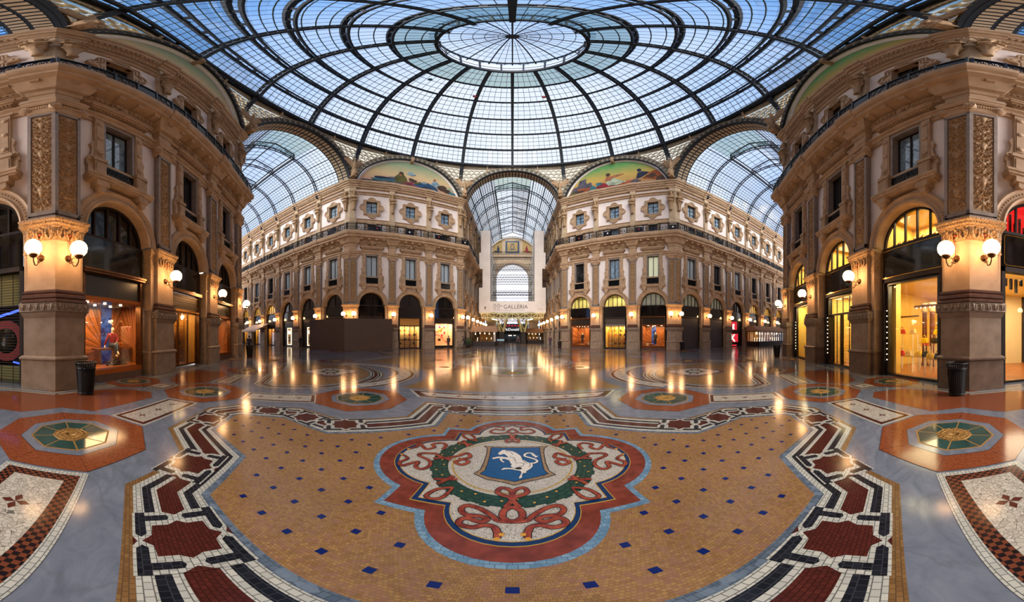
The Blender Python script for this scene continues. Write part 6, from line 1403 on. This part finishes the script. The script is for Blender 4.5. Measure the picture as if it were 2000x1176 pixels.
def pushchair(mx):
    t = thing('pushchair', 'dark folding pushchair with pink trim, held by a bending person', 'pushchair', mx, None, 'thing')
    a = MB()
    for s in (-1, 1): a.tube([(s*.22,.55,1.02),(s*.22,.0,.45),(s*.2,-.38,.1)], .014, 6); a.tube([(s*.22,.32,.1),(s*.22,.02,.55),(s*.2,-.1,.62)], .014, 6)
    a.tube([(-.22,.55,1.02),(.22,.55,1.02)], .018, 6); a.build('chassis', 'steel_l', t)
    for s in (-1, 1):
        for y in (.32, -.38):
            a = MB(); a.tube([(s*.22+.0,y+.08*cos(q),.09+.08*sin(q)) for q in [2*pi*i/14 for i in range(15)]], .018, 6); a.tube([(s*.19,y,.09),(s*.25,y,.09)], .03, 6); a.build('wheel', 'iron', t)
    a = MB(); a.loft([[(x*.2, y, z) for x, y, z in ((-1,-.3,.4+q),(1,-.3,.4+q),(1,.1,.36+q),(1,.28,.8+q),(-1,.28,.8+q),(-1,.1,.36+q))] for q in (0, .05)], 0); a.build('seat', 'cl_navy', t)
    a = MB(); a.loft([[(x, .28-.34*sin(q)*1.0, .78+.22*cos(q)*.9+.02) for x in (-.21,-.1,.1,.21)] for q in [i*.26 for i in range(7)]], 0, True, False, False); a.build('hood', 'cl_black', t); a = MB(); a.box(-.2,.2,-.34,-.28,.5,.56); a.build('bumper_bar', 'pink', t)
pushchair(face(-7.42,17.22,0,-1,-.1))
W1 = FM('A', b3[0])
seat = {-1: [(-.27,.06,1.16),(-.34,.12,.92),(-.36,.08,.88)], 1: [(.24,-.1,1.16),(.06,-.3,1.05),(-.03,-.34,1.0)]}
person(W1 @ T(.88,1.72,.80,-.25), 'seated ivory mannequin in red coat and jeans in the sunburst wood window', 'cl_red', 'cl_denim', None, 'sit', 'plastic', 'mannequin', None, arms=seat)
t = thing('display_bench', 'dark wooden wall bench under the seated mannequin', 'bench', W1, None, 'thing'); a = MB(); a.box(.1,2.05,1.62,2.3,1.10,1.18); a.build('bench_top', 'wood', t)
for x in (.2, 1.8): a = MB(); a.box(x,x+.1,1.8,2.2,.47,1.10); a.build('leg', 'wood', t)
bag(W1 @ T(1.32,1.72,1.19), 'orl', 'orange-tan handbag on the bench beside the seated mannequin', 1.1, None)
t = thing('figurine_group', 'low dark base with small black bird figurines at the mannequin feet', 'figurines', W1 @ T(.68,1.2,.47), None, 'thing'); a = MB(); a.box(-.55,.55,-.1,.1,0,.06); a.build('base', 'blk', t)
for i in range(5): a = MB(); x = -.42+.21*i; a.tube([(x-.09,0,.12),(x,0,.15),(x+.08,0,.2)], [.02,.05,.02], 6); a.tube([(x,-.03,.06),(x,0,.13)], .01, 4); a.ball((x+.09,0,.23), .03, 6); a.build('bird', 'blk', t)
person(FM('C', b3[0]) @ T(-.27,1.7,.47), 'standing mannequin in black suit before wood panelling', 'cl_black', 'cl_black', None, body='plastic', cat='mannequin')
person(FM('C', b3[2]) @ T(.04,1.7,.47), 'standing mannequin in dark green coat before the blue picture', 'cl_green', 'cl_black', None, body='plastic', cat='mannequin', long=True)
for i, (k, bi, x, y) in enumerate((('C',0,.45,1.8),('C',0,1.0,1.3),('C',2,-.75,1.75),('C',2,-1.0,1.2),('C',2,-.3,1.1))):
    t = thing('display_cube', f'small {["brown","cream"][i % 2]} display block on the floor of the {["black suit","green coat"][bi//2]} window, {ORD[i]} of five', 'display block', FM(k, b3[bi]) @ T(x,y,.46,.3*i), None, 'thing'); a = MB(); h = .22+.1*(i % 2); a.box(-.17,.17,-.14,.14,0,h); a.build('block', 'wood' if i % 2 == 0 else 'crm', t); a = MB(); a.box(-.19,.19,-.16,.16,h,h+.03); a.build('top_slab', 'crm', t)
# birds on the ledge of the big yellow lunette
for i in range(9):
    x = -1.3+.31*i; t = thing('gilt_ornament', f'gilt leaf-shaped ornament in the yellow lunette, {ORD[i]} from the left', 'ornament', FM('D', b3[2]) @ T(x,.95,5.76), 'gilt ornaments in the yellow lunette', 'thing'); a = MB(); a.tube([(-.1,0,0),(0,0,.18),(.12,0,.28+.05*(i % 3))], [.06,.1,.01], 6); a.tube([(.0,.03,0),(.05,.03,.2),(-.06,.03,.34)], [.05,.08,.01], 6); a.build('leaf', 'gold', t); a = MB(); a.box(-.11,.11,-.06,.06,-.02,.02); a.build('foot', 'gold', t)
# ------------------------------------------------------------------ brown hoarding round the far left corner
t = thing('hoarding', 'plain dark brown builders hoarding round the far left corner pier', 'hoarding', None, None, 'thing'); P = [(-22.6,7.3),(-21.65,3.74),(-18.21,5.55),(-14.21,9.49),(-15.8,11.2)]; P = [(-24.2,6.9),(-23.6,4.9),(-18.21,5.35),(-14.15,9.49),(-15.6,11.1)]
for (a0, b0) in zip(P[:-1], P[1:]): a = MB(); a.beam((a0[0],a0[1],1.9), (b0[0],b0[1],1.9), .1, 3.8); a.build('panel', 'hoard', t)
for (x, y) in P[1:-1]: a = MB(); a.box(x-.06,x+.06,y-.06,y+.06,0,3.82); a.build('corner_post', 'hoard', t)
# ------------------------------------------------------------------ scaffold across the central arcade
t = thing('scaffold_cover', 'tall white sheeted scaffold spanning the central arcade above a banner', 'scaffold', None, None, 'thing')
for s, nm in ((-1,'left_tower'),(1,'right_tower')):
    pl = [(-6.45,6.25),(-6.45,11.2),(-5.75,11.2),(-5.75,15.05),(-6.4,15.05),(-6.4,18.5),(-6.05,18.5),(-6.05,23.4),(-4.25,23.4),(-4.25,6.25)]; pl = [(x*-s, z) for x, z in pl] if s > 0 else pl
    a = MB(); a.prism(pl, 30, 33, 0); a.build('sheeted_tower', 'cover', t)
    a = MB(); a.box(min(s*4.25,s*4.35),max(s*4.25,s*4.35),33,43,6.3,14.5); a.build('side_sheet', 'cover', t)
    a = MB(); pl = [(s*4.3,14.5),(s*4.3,22.5),(s*4.28,14.5)]; a.add([(s*4.3,33,14.5),(s*4.3,37,14.5),(s*4.3,33,23)], [(0,1,2)]); a.build('torn_sheet', 'cover', t)
    a = MB()
    for y in range(33, 49, 2): a.beam((s*4.2,y,6.3), (s*4.2,y,21.5-(y-33)*.35), .08, .08)
    for z in range(8, 22, 2): a.beam((s*4.2,33,z), (s*4.2,48,z), .06, .06)
    for y in range(33, 47, 2):
        for z in range(8, 18, 2): a.beam((s*4.2,y,z), (s*4.2,y+2,z+2), .05, .05)
    a.build('tube_lattice', 'steel_l', t)
for j, (y, zs) in enumerate(((31,(9.2,13.4,17.2)),(34,(10.4,12.6,15.8,19.4)),(38,(11.0,14.6,17.8)),(43,(10.2,12.4,15.2,18)))):
    for z in zs:
        a = MB()
        for d in (0, .55): a.beam((-4.2,y,z+d), (4.2,y,z+d), .07, .07)
        for i in range(14): x = -4.2+.6*i; a.beam((x,y,z), (x+.3,y,z+.55), .045, .045); a.beam((x+.3,y,z+.55), (x+.6,y,z), .045, .045)
        a.build('cross_girder', 'steel2', t)
a = MB(); a.box(-4.25,4.25,29.85,30.1,6.3,8.4); a.build('banner', 'cover', t)
L0 = obj('banner_lettering', None, t, T(0,29.84,7.3)); text('GALLERIA', 1.08, 'ink', T(.62,0,0), L0, sx=.98); text('IN', .5, 'ink', T(-2.15,0,.18), L0); text('UN NUOVO SPAZIO NEL CUORE DI MILANO', .14, 'ink', T(-.35,0,-.62), L0, sx=1.4) if 0 else None
a = MB(); a.box(-2.4,2.4,29.83,29.85,6.66,6.69); a.build('rule_line', 'ink', t)
a = MB()
for x in (-3.62, -2.92):
    for x0, x1, z0, z1 in ((0,.03,0,1.3),(.1,.13,0,1.3),(.33,.36,0,1.3),(.43,.46,0,1.3),(0,.46,1.27,1.3),(.1,.36,1.1,1.13),(.1,.36,.85,.87)): a.box(x+x0,x+x1,29.82,29.85,6.6+z0,6.6+z1)
a.box(-3.2,-2.9,29.82,29.85,7.5,7.54); a.build('doorway_logo', 'ink', t)
a = MB(); a.prism([(-5.35,7.0),(-5.15,7.0),(-5.1,7.3),(-5.25,7.42),(-5.4,7.3)], 29.95, 30.0); a.box(-5.5,-5.0,29.96,30,6.8,6.84); a.build('small_crest', 'ink', t); a = MB(); a.box(4.9,5.9,29.97,30,6.9,6.94); a.build('small_print_line', 'ink', t)
M['deck'] = mat('yellow_deck_paint', 'c6be8c', .6)
t = thing('scaffold_deck', 'yellow-lit scaffold deck on splayed legs under the banner', 'scaffold', None, None, 'thing')
a = MB(); a.box(-6.3,6.3,30,44,6.05,6.25); a.build('deck_plate', 'deck', t); a = MB()
for i in range(11): x = -6+1.2*i; a.beam((x,30.1,5.3), (x,44,5.3), .09, .09); a.beam((x,30.1,5.3), (x,30.1,6.1), .08, .08); [a.beam((x,30.1+2.3*j,5.3 if j % 2 else 6.05), (x,32.4+2.3*j,6.05 if j % 2 else 5.3), .06, .06) for j in range(6)]
for j in range(7): y = 30.1+2.3*j; a.beam((-6,y,5.3), (6,y,5.3), .09, .09)
for i in range(10): x = -6+1.2*i; a.beam((x,30.1,6.05 if i % 2 else 5.3), (x+1.2,30.1,5.3 if i % 2 else 6.05), .07, .07)
a.build('deck_trusses', 'deck', t)
for s in (-1, 1):
    for y in (36.2, 41): 
        a = MB(); b0 = Vector((s*2.35,y,2.6))
        for dx, dy in ((-.9,-1.5),(.9,-1.5),(-.9,1.5),(.9,1.5)): a.beam(b0+Vector((dx*.35,dy*.2,0)), b0+Vector((dx*1.1,dy,2.7)), .22, .22)
        a.beam(b0+Vector((-.35,-.3,1.4)), b0+Vector((.7,-1,2.7)), .12, .12); a.beam(b0+Vector((.35,-.3,.3)), b0+Vector((-.7,-1,2.0)), .12, .12); a.beam(b0+Vector((s*.9,-1.4,2.4)), b0+Vector((s*3.9,-1.4,2.75)), .14, .14); a.build('splayed_leg', 'deck', t)
        a = MB(); a.box(s*2.35-.5,s*2.35+.5,y-.5,y+.5,0,2.6); a.build('dark_leg_plinth', 'dark', t)
for i, (x, dx) in enumerate(((-3.9,.7),(0,0),(3.9,-.7))):
    l = thing('tube_lamp', f'lit fluorescent tube under the yellow deck, {["left","middle","right"][i]} one', 'tube lamp', None, 'tubes under the scaffold deck', 'thing'); a = MB(); a.beam((x,30.6,5.05), (x+dx,34,5.05), .12, .1); a.build('tube', 'tube', l); a = MB(); a.beam((x,30.5,5.14), (x+dx,34.1,5.14), .2, .06); a.build('housing', 'steel_l', l)
# ---- end wall of the central arcade, square beyond, burger shop sign
a = MB()
def er(x0, x1, z0, z1, m=0): a.add([(x0,50,z0),(x1,50,z0),(x1,50,z1),(x0,50,z1)], [(0,1,2,3)], m)
er(-7.25,-4.5,0,17.8); er(4.5,7.25,0,17.8); A = arc(0,17.8,4.5,pi,0,24)
for p, q in zip(A[:-1], A[1:]): a.add([(p[0],50,p[1]),(q[0],50,q[1]),(q[0],50,24.3),(p[0],50,24.3)], [(0,1,2,3)])
er(-7.25,-4.5,17.8,24.3); er(4.5,7.25,17.8,24.3)
A = arc(0,VZ,VR,VA0,pi-VA0,24); a.add([(p[0],50,p[1]) for p in A]+[(-7.25,50,24.3)], [list(range(26))])
a.loft([[(4.5*cos(q),y,17.8+4.5*sin(q)) for q in [pi*i/24 for i in range(25)]] for y in (50, 52)], 0, False, False, False)
for s in (-1, 1): a.add([(s*4.5,50,0),(s*4.5,52,0),(s*4.5,52,17.8),(s*4.5,50,17.8)], [(0,1,2,3)])
w = tag(a.build('wall_end', 'stone2'), 'stone end wall of the central arcade with a great arch open to the square', 'wall', None, 'structure')
a = MB(); a.loft([[(r*cos(q),y,17.8+r*sin(q)) for r, y in ((4.5,49.9),(5.2,49.8),(5.3,50))] for q in [pi*i/24 for i in range(25)]], 0, False, False, False); a.box(-7.2,7.2,49.6,50,24.0,24.6); a.build('arch_moulding', 'stone', w)
M['goldmosaic'] = mat('gold_mosaic_panel', 'a98838', .5, '80641f', 3); M['bluebord'] = mat('blue_mosaic_border', '1d3a4e', .6)
t = thing('mosaic_panel', 'square blue-bordered gold mosaic panel high on the end wall', 'mosaic', T(0,49.95), None, 'thing'); a = MB(); a.box(-1.9,1.9,-.1,0,25.3,29.1); a.build('blue_border', 'bluebord', t); a = MB(); a.box(-1.4,1.4,-.14,-.1,25.8,28.6); a.build('gold_field', 'goldmosaic', t); a = MB(); a.frame([(.6*cos(q),27.2+.8*sin(q)) for q in [2*pi*i/20 for i in range(20)]], [(.4*cos(q),27.2+.6*sin(q)) for q in [2*pi*i/20 for i in range(20)]], -.17, -.14); a.box(-.9,.9,-.17,-.14,26.2,26.4); a.box(-.5,.5,-.17,-.14,28.1,28.3); a.build('dark_device', 'bluebord', t)
for s in (-1, 1):
    t = thing('mosaic_panel', f'gold side panel with figures {"left" if s < 0 else "right"} of the square mosaic on the end wall', 'mosaic', T(0,49.95), None, 'thing'); pl = [(s*2.8,25.3),(s*5.8,25.3),(s*5.0,27.6),(s*3.6,29.0),(s*2.8,29.2)]; pl = pl if s < 0 else pl[::-1]; a = MB(); a.prism(pl[::-1], -.08, 0); a.build('gold_field', 'goldmosaic', t); a = MB(); a.prism(blob(s*4.1,25.75,1.1,.3,18,.25,3), -.12, -.08); a.prism(blob(s*3.9,26.5,.35,.6,14,.15,4), -.13, -.08); a.prism(blob(s*3.9,27.3,.2,.24,12,.05,5), -.12, -.08); a.build('painted_figures', 'p_red' if s > 0 else 'p_navy', t)
M['office'] = mat('office_wall', 'a3a6b4', .7); t = thing('office_building', 'pale building with a row of windows seen through the end arch', 'building', T(0,97), None, 'thing'); a = MB(); a.box(-24,24,0,12,0,21.8); a.build('wall', 'office', t)
for i in range(9):
    for z in (5.5, 11, 15.8): a = MB(); a.box(-15.8+3.5*i,-13.0+3.5*i,-.1,.05,z,z+2.4); f = a.build('window', 'paneblue', t)
t = thing('burger_shop', 'dark burger shop front with white lit sign under the end arch', 'shopfront', T(0,53), None, 'thing'); a = MB(); a.box(-4.5,4.5,0,2,3.2,5.2); a.box(-4.5,-3.2,0,2,0,3.2); a.box(3.2,4.5,0,2,0,3.2); a.box(-3.2,3.2,1.8,2,0,3.2); a.build('dark_front', 'steel2', t)
M['signw'] = emit('white_lit_letters', (1,1,1), 1.1); text("McDonald's", 1.05, 'signw', T(0,-.05,3.55), t); a = MB()
for i in range(5): a = MB(); a.box(-2.0+.85*i,-1.5+.85*i,-.12,-.04,4.45+.1*(i % 2),4.75+.1*(i % 2)); a.build('red_menu_board', 'redsign', t)
a = MB(); a.box(-3,3,1.7,1.75,.9,2.1); a.build('lit_counter', 'bluebord', t); a = MB(); a.box(-1.2,-.2,1.6,1.7,1.7,2.0); a.box(.3,1.0,1.6,1.7,1.75,1.95); a.build('menu_screen', 'whitesign', t)
# ------------------------------------------------------------------ glazed restaurant kiosks and awnings
def kiosk(mx, w, d, label, front=True):
    t = thing('restaurant_kiosk', label, 'kiosk', mx, None, 'thing'); a = MB(); a.box(0,w,0,.12,0,.8); a.box(0,.12,0,d,0,.8); a.box(w-.12,w,0,d,0,.8); a.build('panelled_base', 'dark', t)
    a = MB()
    for i in range(int(w/.85)+1): x = min(w-.06, .06+i*.85); a.box(x-.035,x+.035,0,.1,.8,2.55)
    for i in range(int(d/.9)+1):
        for x in (.05, w-.05): a.box(x-.035,x+.035,i*.9,i*.9+.08,.8,2.55)
    a.box(0,w,0,.12,2.45,2.6); a.box(0,.12,0,d,2.45,2.6); a.box(w-.12,w,0,d,2.45,2.6); a.build('glazing_frame', 'dark', t)
    a = MB(); a.box(.05,w-.05,.05,.06,.8,2.5); a.box(.05,.06,.05,d,.8,2.5); a.box(w-.06,w-.05,.05,d,.8,2.5); a.build('glazing', 'shop', t)
    a = MB(); a.add([(-.25,-.3,2.55),(w+.25,-.3,2.55),(w+.25,d,2.55),(-.25,d,2.55),(.0,1.2,3.45),(w,1.2,3.45),(w,d,3.45),(0,d,3.45)], [(0,1,5,4),(1,2,6,5),(4,5,6,7),(3,0,4,7)]); 
    n = int(w/.25)
    for i in range(n): x = -.25+(w+.5)*i/n; a.add([(x,-.3,2.56),(x+(w+.5)/n,-.3,2.56),(x+(w+.5)/n,-.3,2.42),(x+(w+.5)/n/2,-.3,2.36),(x,-.3,2.42)], [(0,1,2,3,4)])
    a.build('awning', 'awn', t); a = MB(); a.box(.1,w-.1,.2,d,2.5,2.54); a.box(.1,w-.1,d-.1,d,.1,2.5); a.build('back_wall', 'room_g', t)
    r = random.Random(int(w*10))
    for i in range(int(w/.8)): x = .5+.8*i; a = MB(); y = .7+.5*r.random(); z = 2.0+.2*r.random(); a.ball((x,y,z), .09, 8); a.tube([(x,y,z+.08),(x,y,2.5)], .008, 4); a.build('hanging_lamp', 'spotlit', t); a = MB(); a.ball((x+.3,1.3,1.35), .06, 6); a.tube([(x+.3,1.3,.8),(x+.3,1.3,1.3)], .015, 4); a.build('table_lamp', 'spotlit', t)
    for i in range(int(w/.9)): a = MB(); a.box(.4+.9*i,.9+.9*i,.8,1.3,.75,.8); a.box(.62+.9*i,.68+.9*i,1.0,1.1,0,.75); a.box(.5+.9*i,.75+.9*i,.5,.55,.5,1.15); a.build('table', 'wood', t)
    arealight(mx @ Matrix.Translation((w/2,d*.45,2.45)), w*.8, d*.6, 60, (1,.65,.28)); return t
kiosk(T(-6.85,24.0), 4.1, 9, 'glazed restaurant kiosk with brown awning, left in the central arcade')
kiosk(T(3.3,38.3), 3.6, 8, 'glazed restaurant kiosk with yellow awning, right in the central arcade')
kiosk(T(33.9,4.6), 10, 2.3, 'long glazed restaurant kiosk with brown awning in the right arcade')
t = thing('wall_awning', 'sloping pale canvas awning over a shop in the left arcade', 'awning', FM('L', -21), None, 'thing'); a = MB(); a.add([(-3.4,.2,4.0),(2.4,.2,4.0),(2.4,-2.6,2.75),(-3.4,-2.6,2.75)], [(0,1,2,3)]); a.box(-3.4,2.4,-2.62,-2.58,2.5,2.77); a.build('canvas', 'cover', t); [(lambda a: (a.tube([(x,.2,3.2),(x,-2.5,2.8)], .03, 6), a.build('folding_arm', 'iron', t)))(MB()) for x in (-3.3, 2.3)]
for x, y, lb in ((-7.0,20.6,'small clipped evergreen in a pot left of the restaurant kiosk'), (-6.95,22.6,'second clipped evergreen in a pot, touching the kiosk side')):
    t = thing('potted_evergreen', lb, 'potted plant', T(x, y), None, 'thing'); a = MB(); a.lathe([(.0,0),(.2,0),(.27,.45),(.24,.45),(0,.4)], 14); a.build('pot', 'dark', t); a = MB(); r = random.Random(3)
    for i in range(160):
        z = .45+1.0*r.random(); q = r.random()*6.3; rr = .26*(1.6-z)/1.0*.9+.06; p = Vector((rr*cos(q), rr*sin(q), z)); a.add([p, p+Vector((.06*cos(q+.6),.06*sin(q+.6),.05)), p+Vector((.03*cos(q),.03*sin(q),.13))], [(0,1,2)])
    a.lathe([(.05,.42),(.22,.6),(.16,1.1),(.02,1.5)], 10); a.build('foliage', 'greenleaf', t)
t = thing('menu_stand', 'menu lectern with pale blue lit top at the kiosk corner', 'menu stand', T(-1.95,23.7), None, 'thing'); a = MB(); a.box(-.35,.35,-.2,.2,0,.85); a.build('cabinet', 'dark', t); a = MB(); a.add([(-.6,-.35,.95),(.6,-.35,.95),(.6,.3,1.2),(-.6,.3,1.2),(-.6,-.35,.9),(.6,-.35,.9),(.6,.3,1.15),(-.6,.3,1.15)], [(0,1,2,3),(7,6,5,4),(0,4,5,1),(1,5,6,2),(2,6,7,3),(3,7,4,0)]); a.build('slanted_top', 'p_skyb', t)
# near sides of the left and right arcades (they face away from the camera) and wall tops
for k, o in (('left_arm_near',(-BX-34,-7.25-.5)),('right_arm_near',(BX,-7.25-.5))):
    a = MB(); a.box(o[0],o[0]+34,o[1]-.4,o[1],0,24.4); tag(a.build(f'wall_{k}', 'stucco'), f'plain stucco near side wall of the {k.split("_")[0]} arcade', 'wall', None, 'structure')
for k in ('L','R','FL','FR','NL','NR'):
    L = LAY[k]; sg = 1 if L['u1'] > 1 else -1; u0, u1 = (5.8*sg, (L['u1'] if sg > 0 else L['u0'])+sg*2); u0, u1 = min(u0,u1), max(u0,u1); a = MB(); a.box(u0,u1,6.6,6.9,0,24.4); a.box(u0,u1,.5,6.8,24.3,24.4); e = u1 if sg > 0 else u0; a.box(min(e,e+.3*sg),max(e,e+.3*sg),.5,6.9,0,24.4)
    tag(a.build(f'wall_core_{SIDE[k]}', 'dark', None, FM(k)), f'inner structure behind the shops of the {SHORT[k]}', 'wall', None, 'structure')
for sg, nm in ((-1,'left'),(1,'right')):
    a = MB(); x = sg*(BX+53); a.box(min(x,x+sg*.5),max(x,x+sg*.5),-7.3,7.3,0,24.4); a.box(min(sg*(BX+34),x),max(sg*(BX+34),x),7.3,7.6,0,24.4); tag(a.build(f'wall_end_{nm}', 'stone2'), f'plain far end walls of the {nm} arcade', 'wall', None, 'structure')
for i, (k, u0, u1) in enumerate((('A',-.5,LEN+.5),('B',-.5,LEN+.5),('C',-.5,LEN+.5),('D',-.5,LEN+.5))):
    a = MB(); a.box(u0,u1,8,8.3,0,24.4); a.box(u0+.3,u1-.3,.5,8.2,24.3,24.4); tag(a.build(f'wall_core_{SIDE[k]}', 'dark', None, FM(k)), f'inner structure behind the shops of the {SHORT[k]}', 'wall', None, 'structure')
# red and teal pennants caught on the dome
for i, (r, az, m, c) in enumerate(((10.0,.43*1,'redpaint','red'),(10.0,-.36,'redpaint','scarlet'),(9.0,1.05,'p_teal','teal'))):
    p = dome(r, pi/2+az, 1.25); t = thing('lost_balloon', f'{c} deflated balloon caught on the dome ironwork', 'balloon', Matrix.Translation(p), None, 'thing'); a = MB(); a.lathe([(.001,-.25),(.1,-.15),(.25,.05),(.2,.2),(.001,.26)], 10); a.build('balloon_skin', m, t)
# ------------------------------------------------------------------ sky, sun, camera
w = bpy.data.worlds.new('sky'); SC.world = w; w.use_nodes = True; nt = w.node_tree; nt.nodes.clear()
N = lambda typ: nt.nodes.new(typ)
tc = N('ShaderNodeTexCoord'); sx = N('ShaderNodeSeparateXYZ'); nt.links.new(tc.outputs['Generated'], sx.inputs[0])
nz = N('ShaderNodeTexNoise'); nz.inputs['Scale'].default_value = 3.2; nz.inputs['Detail'].default_value = 5; nt.links.new(tc.outputs['Generated'], nz.inputs['Vector'])
ad = N('ShaderNodeMath'); ad.operation = 'MULTIPLY_ADD'; ad.inputs[1].default_value = .55; nt.links.new(nz.outputs[0], ad.inputs[0]); nt.links.new(sx.outputs[1], ad.inputs[2])
cr = N('ShaderNodeValToRGB'); e = cr.color_ramp.elements; e[0].position = .0; e[0].color = (.12,.36,.88,1); e[1].position = 1; e[1].color = (.92,.93,1.0,1)
for p, c in ((.36,(.22,.46,.92,1)), (.62,(.62,.74,1,1)), (.82,(.86,.89,1,1))): q = e.new(p); q.color = c
nt.links.new(ad.outputs[0], cr.inputs[0])
bg = N('ShaderNodeBackground'); mw = N('ShaderNodeMix'); mw.data_type = 'RGBA'; mw.inputs[7].default_value = (1,.89,.82,1); nt.links.new(cr.outputs[0], mw.inputs[6]); nt.links.new(mw.outputs[2], bg.inputs[0])
m0 = N('ShaderNodeMapRange'); m0.inputs[1].default_value = -.2; m0.inputs[2].default_value = -.7; nt.links.new(sx.outputs[1], m0.inputs[0]); nt.links.new(m0.outputs[0], mw.inputs[0])
mr = N('ShaderNodeMapRange'); mr.interpolation_type = 'SMOOTHSTEP'; mr.inputs[1].default_value = -.45; mr.inputs[2].default_value = -.85; mr.inputs[3].default_value = .94; mr.inputs[4].default_value = 4.5; nt.links.new(sx.outputs[1], mr.inputs[0]); nt.links.new(mr.outputs[0], bg.inputs[1])  # extra brightness added to the unseen sky behind the camera, lighting far facades
ou = N('ShaderNodeOutputWorld'); nt.links.new(bg.outputs[0], ou.inputs[0])
def sun(nm, d, e, ang, c):
    l = bpy.data.lights.new(nm, 'SUN'); l.energy = e; l.angle = radians(ang); l.color = c; o = bpy.data.objects.new(nm, l); COL.objects.link(o); o.rotation_euler = Vector(d).to_track_quat('-Z', 'Y').to_euler()
sun('veiled_sun', (.1,.83,-.50), 5.2, 40, (1,.92,.88))
c = bpy.data.cameras.new('camera'); c.type = 'PANO'; c.panorama_type = 'EQUIRECTANGULAR'; KD = radians(.1206)
c.longitude_min = -(1000.8)*KD; c.longitude_max = (2000-1000.8)*KD; c.latitude_max = 656.06*KD; c.latitude_min = -(1176-656.06)*KD; c.clip_end = 500
o = bpy.data.objects.new('camera', c); COL.objects.link(o); o.location = CAM; o.rotation_euler = (pi/2, 0, 0); SC.camera = o
SC.view_settings.view_transform = 'Standard'; SC.view_settings.look = 'None'; SC.view_settings.gamma = 1; SC.view_settings.use_curve_mapping = False; SC.view_settings.exposure = .38
SC.cycles.transparent_max_bounces = 24; SC.cycles.max_bounces = 8; SC.cycles.sample_clamp_indirect = 6
